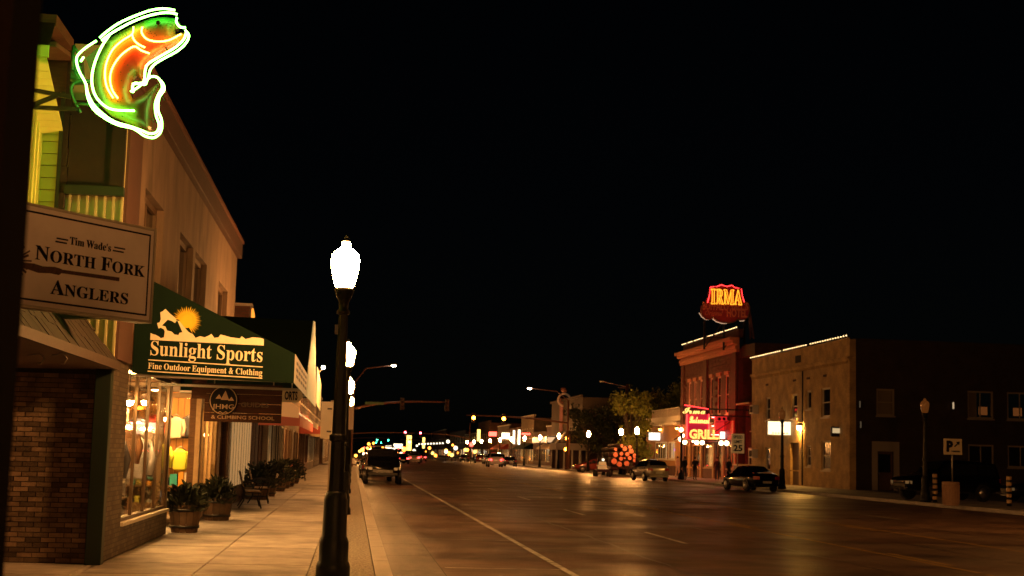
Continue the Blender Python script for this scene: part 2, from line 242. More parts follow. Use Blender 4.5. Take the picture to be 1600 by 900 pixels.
GLYPHS = '''A:109:-2,0 -2,5 4,6 8,10 52,117 56,116 101,12 105,6 111,5 111,0 57,0 57,5 65,5 69,8 71,11 70,16 63,33 26,33 19,12 20,8 24,5 32,5 32,0|28,40 60,40 44,80;C:117:64,-3 53,-2 43,1 34,5 26,11 19,18 14,26 7,46 7,68 14,88 20,96 27,103 35,109 44,113 54,116 73,116 82,114 95,109 101,110 105,116 109,116 109,77 105,77 101,87 89,102 82,107 74,110 66,111 49,105 39,87 36,57 40,28 51,12 70,6 76,6 83,8 96,15 102,20 107,27 112,22 99,8 83,0;E:110:4,0 4,4 16,7 19,19 19,92 16,106 13,108 4,110 4,114 100,114 100,80 96,80 94,89 90,96 85,102 78,105 69,107 55,108 47,106 46,97 46,61 55,62 61,64 65,67 68,72 72,86 76,86 76,30 72,30 70,41 66,49 56,55 46,56 46,13 48,9 53,7 65,7 84,12 93,19 100,29 103,36 107,36 101,0;F:101:4,0 4,4 13,6 16,8 19,21 19,94 17,103 13,108 4,110 4,114 98,114 98,80 94,80 91,92 86,100 82,103 72,107 52,108 46,105 46,62 54,62 60,64 67,72 71,87 76,87 76,30 71,30 70,38 64,50 60,53 46,56 46,13 50,7 55,5 64,4 64,0;G:127:67,-3 55,-2 35,5 27,10 20,17 14,26 10,35 7,57 10,79 14,88 20,96 27,103 35,109 44,113 54,116 73,116 83,114 95,109 99,109 103,112 105,116 109,116 109,77 105,77 96,95 82,107 67,111 50,105 40,87 36,57 37,41 40,27 45,17 51,9 59,5 69,3 79,5 82,7 85,13 86,18 86,32 84,40 82,43 69,46 69,50 125,50 125,46 114,43 111,32 111,7 97,2;H:131:4,0 4,4 13,6 16,8 19,20 19,95 16,106 13,108 4,110 4,114 60,114 60,110 49,107 46,101 46,63 85,63 85,101 82,107 78,109 71,110 71,114 127,114 127,110 118,108 115,106 112,95 112,20 115,8 118,6 127,4 127,0 71,0 71,4 80,6 84,10 85,20 85,55 46,55 46,15 47,11 51,6 60,4 60,0;I:65:3,0 3,4 12,6 15,8 18,14 19,19 19,97 16,107 3,110 3,114 61,114 61,110 49,107 47,105 46,97 46,13 49,8 61,4 61,0;K:128:4,0 4,4 13,6 16,8 19,20 19,95 16,106 13,108 4,110 4,114 61,114 61,110 49,107 46,101 46,58 86,101 87,105 86,107 81,109 73,110 73,114 121,114 121,110 109,107 98,101 86,90 68,71 118,9 124,5 130,4 130,0 70,0 70,4 75,4 76,5 80,5 83,7 83,11 50,53 46,50 46,15 47,11 51,6 61,4 61,0;L:107:4,0 4,4 13,6 16,8 19,20 19,95 16,106 13,108 4,110 4,114 62,114 62,110 48,106 46,102 46,12 48,9 52,7 66,7 84,12 96,25 102,39 107,39 100,0;M:158:4,0 4,4 13,6 17,11 19,20 19,99 17,106 11,109 4,110 4,114 46,114 79,36 112,114 154,114 154,110 146,108 143,106 141,103 140,95 140,17 142,9 145,6 154,4 154,0 99,0 99,4 110,7 114,17 114,100 72,0 67,0 26,97 26,20 28,10 30,7 42,4 42,0;N:123:101,-3 27,87 27,14 28,10 32,6 42,4 42,0 5,0 5,4 14,6 17,8 19,16 19,97 11,107 8,109 6,109 5,110 5,114 39,114 98,42 98,98 97,104 90,109 83,110 83,114 120,114 120,110 111,108 108,106 105,94 105,-3;O:131:65,-3 49,-1 35,5 29,9 19,20 11,33 7,49 7,65 11,80 19,94 29,104 36,109 50,115 66,117 82,115 96,109 108,100 117,88 123,73 125,57 123,41 117,26 108,14 96,5 81,-1|66,3 82,9 92,27 95,57 94,73 91,87 87,97 81,105 74,109 65,111 49,105 39,87 36,57 37,41 40,27 44,17 50,9 58,5;R:118:4,0 4,4 13,6 16,8 19,20 19,95 16,106 13,108 4,110 4,114 54,114 70,113 82,111 92,106 99,101 103,93 104,84 101,71 93,62 79,56 113,6 120,4 120,0 85,0 50,53 46,53 46,15 47,11 51,6 60,4 60,0|46,58 59,59 65,61 70,65 73,69 76,84 74,97 67,105 56,108 47,106 46,96;S:98:11,-3 11,39 16,39 19,28 23,19 28,12 34,8 41,5 55,4 60,6 64,9 69,17 70,22 68,29 64,35 32,53 19,63 15,69 12,83 14,95 20,105 24,109 34,115 46,117 75,111 79,114 80,117 85,117 85,80 81,80 79,86 70,101 58,109 53,111 43,111 35,107 30,99 30,91 34,84 42,78 75,62 83,55 86,51 90,38 88,20 85,14 81,9 76,5 64,-1 48,-3 20,3 17,2 15,-3;T:106:23,0 23,4 33,6 36,8 39,15 39,108 29,107 22,105 16,101 12,95 9,88 7,79 3,79 3,114 103,114 103,79 98,79 94,95 83,105 66,108 66,15 67,10 72,6 82,4 82,0;W:153:43,-3 7,102 4,107 -4,110 -4,114 45,114 45,110 37,108 35,105 35,100 56,38 75,88 72,100 69,106 57,110 57,114 110,114 110,110 103,109 100,107 98,103 119,41 137,99 137,104 134,108 126,110 126,114 156,114 156,110 153,109 147,103 111,-3 107,-3 79,77 48,-3;a:86:64,-3 57,-1 52,2 50,9 42,3 33,-1 18,-2 10,3 7,7 5,16 6,23 10,29 24,39 50,48 50,60 47,71 41,74 31,73 27,71 26,68 30,62 31,58 29,52 25,49 16,48 13,49 10,53 8,59 12,70 19,75 40,80 51,79 60,77 66,73 70,68 73,53 73,11 74,9 79,9 80,10 82,7 77,2|38,8 46,12 50,16 50,42 39,38 32,31 30,21 30,14 33,10;d:93:35,-3 29,-2 19,3 15,6 9,17 5,30 5,45 9,59 12,65 20,74 25,77 36,80 44,79 56,70 56,100 55,106 51,109 44,110 44,114 80,114 80,12 81,10 88,7 88,3 68,0 56,-3 56,10 50,3 43,-1|45,7 50,10 53,13 56,19 56,60 54,65 49,69 43,70 35,67 31,56 29,38 32,15 35,10 38,8;e:75:38,-3 26,0 16,6 12,11 9,17 5,31 5,47 9,60 13,66 22,74 27,77 39,80 48,79 56,75 62,70 67,63 70,54 71,41 29,41 32,24 39,14 50,11 56,12 62,15 67,21 71,18 62,7 51,0|29,48 50,48 50,60 48,69 44,74 40,74 34,72 30,64;g:82:26,-35 18,-33 7,-27 4,-23 5,-14 17,-6 11,-2 7,2 6,12 14,22 26,28 14,34 8,42 6,53 7,63 13,71 17,74 27,78 39,80 52,78 58,76 79,76 79,67 67,67 72,57 73,51 71,42 66,34 63,31 54,27 33,26 28,24 26,22 25,18 26,15 30,13 35,12 52,12 65,10 73,6 76,3 79,-4 78,-17 74,-23 68,-28 60,-32 49,-34|39,31 46,33 48,36 50,46 50,59 48,69 46,72 43,74 36,74 33,72 31,69 29,59 29,46 31,36 33,33|54,-28 63,-23 66,-16 62,-10 51,-9 24,-9 21,-11 18,-18 21,-24 28,-28 33,-29;h:95:5,0 5,4 10,5 13,11 13,103 10,109 5,110 5,114 37,114 37,67 44,74 52,78 61,80 73,77 80,68 83,53 83,8 84,6 88,4 91,4 91,0 51,0 51,4 56,5 58,8 59,14 59,58 56,66 51,68 46,67 41,64 37,59 37,11 40,5 45,4 45,0;i:50:25,90 19,92 16,94 13,100 14,110 19,114 25,116 32,114 36,110 38,103 36,97 34,94|5,0 5,4 10,5 13,11 13,67 12,71 8,73 5,73 5,78 37,78 37,11 40,5 45,4 45,0;l:50:5,0 5,4 10,5 13,11 13,103 12,107 10,109 5,110 5,114 37,114 37,11 40,5 45,4 45,0;m:139:5,0 5,4 10,5 13,11 13,66 10,72 5,74 5,78 37,78 37,66 43,74 51,78 59,80 69,78 76,73 80,65 87,73 95,78 104,80 116,77 124,68 126,53 126,11 129,5 134,4 134,0 94,0 94,4 99,5 102,8 102,62 100,66 94,68 90,67 85,64 81,59 81,11 84,5 89,4 89,0 50,0 50,4 55,5 58,11 58,58 55,66 50,68 45,67 40,64 37,59 37,8 39,5 44,4 44,0;n:95:5,0 5,4 10,5 13,11 13,66 10,72 5,74 5,78 37,78 37,67 44,74 52,78 61,80 73,77 80,68 83,53 83,8 84,6 88,4 91,4 91,0 51,0 51,4 56,5 58,8 59,14 59,58 56,66 51,68 46,67 41,64 37,59 37,11 40,5 45,4 45,0;o:84:42,-3 29,0 17,7 9,18 5,31 5,46 9,60 17,70 29,77 42,80 55,77 61,74 71,66 77,53 79,46 79,31 71,11 67,7 56,0|42,3 50,6 54,16 55,52 54,61 52,68 49,72 46,74 42,75 34,72 30,61 29,32 31,12 35,6 38,4;p:93:4,-35 4,-31 9,-30 13,-25 13,65 12,71 5,74 5,78 36,78 36,66 42,73 49,78 58,80 73,75 81,66 86,54 87,32 84,18 81,12 73,3 63,-2 57,-3 49,-1 42,2 37,8 37,-22 40,-28 46,-31 49,-31 49,-35|49,7 54,8 57,10 60,15 62,21 63,48 62,56 58,66 54,69 50,70 45,68 41,65 37,59 37,17 40,12 44,8;q:91:44,-35 44,-31 51,-30 55,-27 56,-21 56,7 50,2 43,-1 30,-2 24,0 15,6 9,16 5,29 7,52 10,59 18,70 23,74 29,77 42,80 50,79 57,76 64,70 77,80 80,80 80,-24 83,-30 88,-31 88,-35|45,7 52,10 55,14 56,17 56,60 55,68 51,72 45,74 40,73 36,70 33,65 31,59 29,39 31,21 33,15 36,11 40,8;r:72:5,0 5,4 10,5 13,11 13,67 12,71 8,73 5,73 5,78 36,78 36,63 43,72 51,78 58,80 66,78 69,76 72,70 72,63 70,59 65,56 59,56 54,59 49,65 43,63 40,60 37,48 37,14 38,8 42,5 49,4 49,0;s:72:38,-3 28,-1 21,2 16,2 13,-2 9,-2 9,26 13,26 18,14 26,6 30,4 39,4 45,7 48,11 47,19 44,23 21,35 11,46 9,55 12,68 16,73 21,77 37,80 53,76 58,80 61,80 61,55 57,55 55,61 52,66 45,72 41,74 34,74 31,73 27,70 26,62 31,56 57,41 63,34 64,24 63,16 61,10 57,5 52,1 45,-2;t:57:31,-2 25,-2 20,0 16,3 14,6 12,18 12,70 5,70 5,75 30,102 32,106 36,106 36,78 52,78 52,70 36,70 36,17 38,11 42,10 46,11 49,14 52,19 56,16 49,6 41,0;u:94:33,-3 26,-2 16,4 12,16 11,24 11,68 10,71 3,74 3,78 35,78 35,18 36,13 38,12 39,10 44,9 49,10 53,12 57,16 57,66 54,72 47,74 47,78 81,78 81,14 84,9 90,7 90,3 80,3 69,1 57,-3 57,10 51,3 38,-2;_I:106:29,-1 22,1 16,4 12,8 9,13 8,18 13,29 21,34 29,34 35,30 36,22 34,19 27,16 22,15 20,12 22,8 35,3 47,6 53,10 63,23 67,31 55,35 50,39 45,49 44,55 47,66 50,72 61,82 75,91 106,102 138,105 140,103 137,101 130,100 126,98 122,94 114,82 95,37 103,41 109,47 114,66 117,66 119,63 116,48 112,42 107,37 100,34 92,32 89,25 79,14 67,6 60,3 45,-1|69,35 83,64 99,85 108,93 117,99 106,97 88,89 80,83 66,69 59,54 58,48 59,42 63,38;_R:145:34,-1 27,1 21,4 17,8 14,13 13,18 14,23 18,29 22,32 33,34 40,30 42,27 42,23 38,17 29,16 26,14 26,10 27,8 41,3 49,5 61,14 75,34 89,62 97,74 112,89 128,99 112,101 88,98 58,87 46,78 40,71 36,64 35,54 40,48 50,47 58,51 65,57 75,74 78,85 78,88 81,90 84,88 85,70 83,64 77,53 62,43 56,41 43,41 34,45 31,49 29,57 31,67 44,82 50,87 64,95 85,102 112,105 130,104 136,102 145,104 151,104 153,102 150,100 144,99 154,95 160,88 163,80 158,68 153,63 146,58 137,54 126,51 130,47 132,43 132,31 125,9 126,7 128,7 148,28 153,32 155,35 165,43 171,46 172,45 175,45 159,32 154,26 151,24 148,19 146,18 138,8 131,2 127,1 124,-1 116,-1 106,5 104,13 110,28 118,41 119,49 118,50 118,49 114,49 110,52 111,54 119,55 124,54 127,55 129,57 132,58 140,69 143,75 144,82 143,88 140,93 135,96 122,85 111,62 104,44 95,27 90,20 79,10 65,3 51,-1;_a:89:50,-1 47,0 43,4 42,10 35,4 28,0 16,-1 9,3 6,6 4,14 4,19 14,36 27,46 37,50 47,52 53,51 59,44 62,51 81,52 60,8 64,8 78,19 81,15 76,10 57,-1|32,6 41,15 52,33 55,43 51,47 47,47 40,42 30,30 21,12 20,7 22,4 24,3;_e:69:19,-1 9,4 4,12 3,20 10,32 22,43 36,50 46,52 56,49 60,44 60,37 52,28 48,25 37,20 24,17 21,7 22,5 31,4 41,7 52,14 57,19 60,15 48,6 31,-1|26,21 37,25 43,30 49,41 46,47 37,41 28,26;_m:134:0,-1 26,39 24,39 16,32 13,28 10,32 24,46 33,51 41,50 43,47 44,38 43,33 53,43 63,50 70,52 77,49 79,44 79,36 78,33 98,50 106,52 113,50 117,46 119,38 115,25 103,9 103,5 110,8 121,19 125,15 103,-1 96,-1 91,3 87,13 89,22 105,43 105,46 101,45 82,27 63,0 38,-1 66,44 65,44 65,45 56,40 43,25 25,0;_n:97:0,-1 26,39 24,39 16,32 13,28 10,32 24,46 33,51 41,50 43,46 44,38 43,33 53,43 63,50 71,52 77,50 80,48 83,42 83,35 65,6 66,5 72,8 84,19 87,15 64,-1 59,-1 53,3 50,9 50,18 60,33 69,44 70,44 70,46 65,45 45,27 30,8 25,0;_r:69:59,15 40,0 29,-1 21,2 17,8 17,15 21,25 24,28 26,32 37,41 25,41 15,30 12,28 9,32 19,40 25,55 29,55 29,50 32,48 42,47 52,42 54,37 51,30 36,9 36,6 38,5 44,8 56,19;_s:59:52,18 46,13 42,8 24,-1 12,-1 8,0 5,2 1,8 1,13 3,16 7,18 13,18 16,14 16,10 13,6 9,6 10,4 17,5 20,8 27,27 27,42 15,32 12,28 9,32 30,52 33,56 35,57 38,55 38,53 35,49 36,44 41,37 44,25 44,20 40,14 46,18 48,21;_t:74:9,32 13,35 30,55 54,94 75,95 63,74 74,74 72,68 59,68 43,42 26,9 26,6 30,5 43,14 48,19 51,15 36,3 27,-1 18,-1 15,0 11,5 10,16 21,37 14,31 12,28;_u:99:90,15 75,3 63,-1 52,2 49,7 49,15 36,3 22,-1 13,2 10,7 9,11 10,16 19,34 12,28 9,32 15,37 27,50 52,52 34,21 29,9 32,7 35,8 47,19 57,33 60,39 64,44 67,50 91,52 67,9 67,6 69,5 79,11 86,19'''
_font()
# ------------------------------------------------------------------ materials
asphalt = M('worn_asphalt', (.145, .088, .062), .44, var=.5, vs=1.3, bump=.6, bs=30, rvar=.14, stretch=(.75, .8, 1), dirt=(.6, .5))
lot_asphalt = M('lot_asphalt', (.06, .055, .05), .6, var=.3, vs=.8, bump=.3, bs=30)
concrete = M('pavement_concrete', (.35, .315, .285), .7, var=.36, vs=1.8, bump=.35, bs=40, obj=.14, dirt=(.5, .42))
aggregate = M('exposed_aggregate', (.34, .3, .24), .8, var=.9, vs=22, bump=1., bs=26)
kerb_m = M('kerb_concrete', (.4, .37, .33), .7, var=.2, vs=3, bump=.2, bs=40, dirt=(1.5, .65))
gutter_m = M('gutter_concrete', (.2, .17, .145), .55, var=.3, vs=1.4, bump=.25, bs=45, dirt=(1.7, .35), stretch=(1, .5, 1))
white_paint = M('worn_white_paint', (.62, .6, .55), .6, var=.3, vs=9, dirt=(3, .35))
yellow_paint = M('worn_yellow_paint', (.5, .3, .05), .6, var=.35, vs=7, dirt=(2.5, .3))
soil = M('bare_earth', (.08, .07, .055), .9, var=.3, vs=.3)
stucco = M('peach_stucco', (.21, .15, .11), .85, var=.22, vs=1.6, bump=.4, bs=35, dirt=(1.1, .6), stretch=(1.2, 1.2, .55))
pink = M('dusty_pink_trim', (.06, .026, .02), .7, var=.15, vs=2, bump=.15, bs=25)
green_trim = M('dark_green_trim', (.004, .016, .008), .6, var=.2, vs=2)
dark_wood = M('dark_stained_wood', (.09, .045, .025), .6, var=.35, vs=4, bump=.3, bs=18, stretch=(1, 1, 6))
brown_wood = M('brown_wood', (.22, .11, .05), .6, var=.3, vs=5, bump=.2, bs=20, stretch=(1, 1, 8))
pale_frame = M('pale_window_frame', (.6, .55, .46), .5, var=.1, vs=4)
black_iron = M('black_cast_iron', (.012, .012, .012), .38, var=.25, vs=6, bump=.2, bs=30)
dark_green_post = M('dark_green_iron', (.005, .007, .005), .45, spec=.3, var=.3, vs=5, bump=.15, bs=25)
steel = M('galvanised_steel', (.35, .33, .3), .42, metal=.8, var=.15, vs=3)
tan_stone = M('tan_pilaster_brick', (.3, .22, .14), .85)
GLS = glass(ior=1.16)
dark_glass = M('dark_window_glass', (.012, .012, .014), .08, spec=.6)
curtain = M('pale_curtain', (.5, .42, .32), .8, var=.15, vs=5)
cream = M('cream_paint', (.8, .74, .58), .6, var=.06, vs=8)
sun_yellow = M('sun_yellow_paint', (.9, .62, .03), .6)
awn_green = M('green_awning_canvas', (.005, .0155, .009), .9, spec=.12, var=.14, vs=1.7, bump=.12, bs=14)
shingle_m = M('cedar_shingle', (.018, .011, .007), .85, var=.3, vs=8, bump=.4, bs=30, obj=.25)
lap_m = M('pale_yellow_siding', (.72, .8, .2), .6, var=.06, vs=3, obj=.05)
metal_panel = M('ribbed_metal_siding', (.42, .4, .22), .45, var=.08, vs=2)
dark_panel = M('dark_brown_board', (.014, .009, .006), .9, var=.3, vs=2, bump=.2, bs=12)
interior_wood = M('orange_pine_boards', (.62, .3, .08), .6, var=.2, vs=4, stretch=(1, 1, .3))
# ------------------------------------------------------------------ ground, road, pavements
def struct(name, mb, m, **k):
    o = mb.build(name, m, **k); o['kind'] = 'structure'; return o
struct('ground', MB().add([(-500, -100, -.3), (500, -100, -.3), (500, 1300, -.3), (-500, 1300, -.3)], [(0, 1, 2, 3)]), soil)
KL, KR, SL, SR = .58, 24.57, -3.27, 30.2
struct('road', MB().add([(KL, -30, -.14), (KR, -30, -.14), (KR, 1200, -.14), (KL, 1200, -.14)], [(0, 1, 2, 3)]), asphalt)
cs = MB()
for a, b in ((147, 163), (300, 314), (450, 464), (600, 614)):
    for x0, x1 in ((-80, KL), (KR, 110)): cs.add([(x0, a, -.144), (x1, a, -.144), (x1, b, -.144), (x0, b, -.144)], [(0, 1, 2, 3)])
struct('cross_street', cs, asphalt)
def kerb_shade(m, x0, x1, lo):
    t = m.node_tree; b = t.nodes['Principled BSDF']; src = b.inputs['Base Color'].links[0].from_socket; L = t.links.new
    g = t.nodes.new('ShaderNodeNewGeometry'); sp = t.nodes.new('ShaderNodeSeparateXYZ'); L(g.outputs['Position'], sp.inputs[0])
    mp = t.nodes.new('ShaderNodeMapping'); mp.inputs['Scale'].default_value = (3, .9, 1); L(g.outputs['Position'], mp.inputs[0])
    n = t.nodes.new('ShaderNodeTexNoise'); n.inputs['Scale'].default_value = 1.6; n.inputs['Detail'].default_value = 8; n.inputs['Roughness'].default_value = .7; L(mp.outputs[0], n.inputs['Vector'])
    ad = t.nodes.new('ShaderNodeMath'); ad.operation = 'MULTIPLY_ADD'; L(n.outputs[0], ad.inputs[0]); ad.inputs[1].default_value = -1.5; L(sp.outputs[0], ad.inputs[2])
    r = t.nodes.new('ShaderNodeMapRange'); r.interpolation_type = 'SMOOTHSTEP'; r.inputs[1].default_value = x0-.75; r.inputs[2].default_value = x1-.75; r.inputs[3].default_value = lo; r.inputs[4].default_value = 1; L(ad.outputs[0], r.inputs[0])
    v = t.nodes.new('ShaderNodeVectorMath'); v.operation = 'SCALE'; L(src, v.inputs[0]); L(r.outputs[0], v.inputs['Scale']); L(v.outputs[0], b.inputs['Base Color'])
kerb_shade(gutter_m, .6, 1.5, .1)  # kerb's shadow darkened into the gutter colour, broken up by noise
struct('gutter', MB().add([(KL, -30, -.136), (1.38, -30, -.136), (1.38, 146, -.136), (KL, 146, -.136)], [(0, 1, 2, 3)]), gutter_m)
jt = MB()
for y in range(-3, 140, 3): jt.box(KL+.02, 1.37, y, y+.02, -.135, -.1345)
jt.box(1.38, 1.39, -3, 140, -.135, -.1345)
struct('gutter_joint', jt, M('joint_tar', (.02, .018, .015), .8))
blocks = [(-30, 147), (163, 300), (314, 450), (464, 600), (614, 900)]
kb = MB(); sw = MB()
for a, b in blocks:
    y = a
    while y < b:
        e = min(b, y+3.0); kb.box(.36, KL, y+.006, e-.006, -.2, .004); kb.box(KR, KR+.16, y+.006, e-.006, -.2, .004); y = e
        if y-a > 400: kb.box(.36, KL, y, b, -.2, .004); break
struct('kerb', kb, kerb_m)
for a, b in blocks:
    sw.box(-.5, .345, a, b, -.2, -.004, 1)
    sw.box(KR+.16, SR, a, b, -.2, -.002, 0)
    sw.box(-8 if a > 0 else -9, -.5, 66 if a < 0 else a, b, -.2, -.004, 0)
    if a > 0: sw.box(SR, 60, a, b, -.2, -.006, 0)
sw.box(-9, -.5, -30, 66, -.2, -.03, 0)
# narrow band of exposed aggregate beside the kerb, concrete elsewhere
pv = struct('pavement', sw, [concrete, aggregate])
slab_me = None
y = 8.0; k = 0
for r in range(34):
    for (x0, x1) in ((-3.25, -1.9), (-1.9, -.5)):
        if slab_me is None or True:
            key = (x0,)
        mbs = MB(); g = .005; h = .006
        mbs.add([(x0+g, 0+g, -.03), (x1-g, g, -.03), (x1-g, 1.68-g, -.03), (x0+g, 1.68-g, -.03),
                 (x0+g+h, g+h, 0), (x1-g-h, g+h, 0), (x1-g-h, 1.68-g-h, 0), (x0+g+h, 1.68-g-h, 0)],
                [(4, 5, 6, 7), (0, 1, 5, 4), (1, 2, 6, 5), (2, 3, 7, 6), (3, 0, 4, 7)])
        if r == 0:
            o = mbs.build('paving_slab', concrete, pv); o.location = (0, y, 0)
            if x0 == -3.25: slA = o
            else: slB = o
        else:
            o = inst(slA if x0 == -3.25 else slB, pv, (0, r*1.7, random.uniform(-.0015, .0015)))
    
slC = None
for r in range(6):   # slabs on the recess in front of the near shop
    for q in range(2):
        x0 = -6.3+q*1.5
        if slC is None:
            g = .009; h = .012
            slC = MB().add([(x0+g, g, -.03), (x0+1.48, g, -.03), (x0+1.48, 1.68, -.03), (x0+g, 1.68, -.03), (x0+g+h, g+h, 0), (x0+1.47, g+h, 0), (x0+1.47, 1.66, 0), (x0+g+h, 1.66, 0)],
                           [(4, 5, 6, 7), (0, 1, 5, 4), (1, 2, 6, 5), (2, 3, 7, 6), (3, 0, 4, 7)]).build('paving_slab', concrete, pv)
            slC.location = (0, 9.4, 0)
        else: inst(slC, pv, (q*1.5, r*1.7, 0))
struct('parking_lot', MB().add([(SR, 20, -.002), (75, 20, -.002), (75, 84.7, -.002), (SR, 84.7, -.002)], [(0, 1, 2, 3)]), lot_asphalt)
mk = MB(); ym = MB()
def strip(m, x, y0, y1, w=.1): m.add([(x-w/2, y0, -.1315), (x+w/2, y0, -.1315), (x+w/2, y1, -.1315), (x-w/2, y1, -.1315)], [(0, 1, 2, 3)])
strip(mk, 3.27, -20, 143, .11); strip(mk, 21.9, -20, 40, .1)
yy = 28.8-12.9*3
while yy < 140: strip(mk, 6.85, yy, yy+4.1, .11); strip(mk, 17.3, yy+2, yy+6.1, .11); yy += 12.9
strip(ym, 10.2, -20, 140, .11); strip(ym, 13.8, -20, 140, .11)
yy = 12
while yy < 140: strip(ym, 10.42, yy, yy+3, .1); strip(ym, 13.58, yy, yy+3, .1); yy += 12
for y in [21.6-7*2, 21.6-7, 21.6, 21.6+7, 21.6+14, 21.6+21]: mk.add([(1.45, y, -.1315), (3.2, y, -.1315), (3.2, y+.07, -.1315), (1.45, y+.07, -.1315)], [(0, 1, 2, 3)])
for a in (143.5,): mk.add([(3.4, a, -.1315), (10, a, -.1315), (10, a+.5, -.1315), (3.4, a+.5, -.1315)], [(0, 1, 2, 3)])
struct('white_road_marking', mk, white_paint); struct('yellow_road_marking', ym, yellow_paint)
seam = MB()
for i in range(9):
    y0 = 17+i*4.3+random.random()*1.5; x = 3.4; pts = []
    while x < 23: pts.append((x, y0+random.uniform(-.12, .12), -.1335)); x += 1.1
    for a, b in zip(pts, pts[1:]): seam.add([a, b, (b[0], b[1]+.06, b[2]), (a[0], a[1]+.05, a[2])], [(0, 1, 2, 3)])
for x0, ya, yb in ((5.1, 14, 60), (8.6, 22, 90), (12.1, 14, 44), (15.6, 24, 80)):
    y = ya; px_ = x0
    while y < yb:
        nx = x0+random.uniform(-.07, .07); seam.add([(px_, y, -.1335), (px_+.05, y, -.1335), (nx+.05, y+1.3, -.1335), (nx, y+1.3, -.1335)], [(0, 1, 2, 3)]); px_ = nx; y += 1.3
struct('road_crack_seal', seam, M('crack_sealant', (.012, .011, .01), .3))
# ------------------------------------------------------------------ window helper
def window(parent, P, u0, u1, z0, z1, fm=pale_frame, pane=dark_glass, fw=.09, d=-.12, cols=1, rows=2, sill=True, deep=.08, cur=None, name='window'):
    """a frame in an opening (part), with sash bars, sill and panes (sub-parts); parent is a thing"""
    f = MB(); f.pb(P, u0, u0+fw, d, d+deep, z0, z1); f.pb(P, u1-fw, u1, d, d+deep, z0, z1)
    f.pb(P, u0+fw, u1-fw, d, d+deep, z0, z0+fw); f.pb(P, u0+fw, u1-fw, d, d+deep, z1-fw, z1)
    cu = (u1-u0-2*fw)/cols; rz = (z1-z0-2*fw)/rows
    for i in range(1, cols): u = u0+fw+cu*i; f.pb(P, u-fw*.3, u+fw*.3, d+.01, d+deep-.01, z0+fw, z1-fw)
    for j in range(1, rows): z = z0+fw+rz*j; f.pb(P, u0+fw, u1-fw, d+.012, d+deep-.012, z-fw*.3, z+fw*.3)
    o = f.build(name, fm, parent)
    for i in range(cols):
        for j in range(rows):
            ua = u0+fw+cu*i; za = z0+fw+rz*j
            MB().pb(P, ua+.002, ua+cu-.002, d+.02, d+.03, za+.002, za+rz-.002).build('pane', pane, o)
    if sill: MB().pb(P, u0-.05, u1+.05, -.05, .07, z0-.09, z0-.003).build('sill', fm, o)
    if cur: MB().pb(P, u0+fw, u1-fw, d-.1, d-.06, z0+(z1-z0)*cur[0], z0+(z1-z0)*cur[1]).build('blind', cur[2], o)
    return o
# ------------------------------------------------------------------ street lamps
globe_m = EM('lit_lamp_globe', (1, .4, .1), LAMP)
dark_globe = M('amber_unlit_globe', (.12, .035, .01), .2, em=(1, .3, .05), es=.07)
def make_lamp(lit=True, label='', h=4.32, loc=(0, 0, 0), segs=14):
    t = thing('street_lamp', label, 'street lamp', loc, 'acorn street lamps along the street')
    k = h/4.32
    MB().lathe([(.215, 0), (.215, .12), (.2, .17), (.185, .19), (.185, .42), (.17, .47), (.155, .5), (.15, .95), (.13, 1.03), (.108, 1.06)], 16).build('lamp_base', dark_green_post, t)
    n = 16; vs = []; hs = [1.06, 1.68, 1.7, 1.76, 1.78, 2.6, 3.3]; rs = [.1, .092, .12, .12, .088, .075, .062]
    for z, r in zip(hs, rs):
        for q in range(n): rr = r*(1 if q % 2 else .87); vs.append((rr*cos(2*pi*q/n), rr*sin(2*pi*q/n), z))
    MB().add(vs, [(i*n+q, i*n+(q+1) % n, (i+1)*n+(q+1) % n, (i+1)*n+q) for i in range(6) for q in range(n)]).build('pole', dark_green_post, t)
    MB().lathe([(.062, 3.3), (.085, 3.31), (.085, 3.35), (.06, 3.38), (.065, 3.46), (.1, 3.53), (.125, 3.6), (.13, 3.64), (.1, 3.65)], 14).build('collar', dark_green_post, t)
    MB().lathe([(.1, 3.652), (.125, 3.68), (.155, 3.8), (.178, 3.93), (.183, 4.01), (.17, 4.08), (.13, 4.125), (.1, 4.15), (.075, 4.16), (.055, 4.19), (.06, 4.22), (.045, 4.245)], segs).build('lamp_globe', globe_m if lit else dark_globe, t)
    MB().lathe([(.045, 4.246), (.05, 4.26), (.02, 4.275), (.03, 4.3), (.012, 4.33), (.004, 4.36)], 10).build('finial', dark_green_post, t)
    t.scale = (k, k, k); return t
lamp1 = make_lamp(label='tall dark street lamp with a glowing acorn globe, nearest one on the left pavement')
lamp1.location = (-.18, 18.3, 0)
bx = MB().box(-.1, -.06, -.03, .03, 3.05, 3.17).build('outlet_box', black_iron, lamp1)
names_l = ['second lit acorn lamp on the left kerb, just behind the nearest lamp post', 'third lit acorn lamp from the front on the left kerb',
           'fourth lit acorn lamp on the left kerb', 'fifth lit acorn lamp on the left kerb', 'sixth lit acorn lamp on the left kerb', 'seventh lit acorn lamp on the left kerb, before the corner', 'eighth lit acorn lamp on the left kerb at the corner']
for i, nm in enumerate(names_l):
    c = copy_tree(lamp1); c.location = (-.19, 35.7+17.4*i, 0); c['label'] = nm
near = copy_tree(lamp1); near.location = (-.19, -1.2, 0); near['label'] = 'lit acorn street lamp standing right beside the camera, out of the frame'
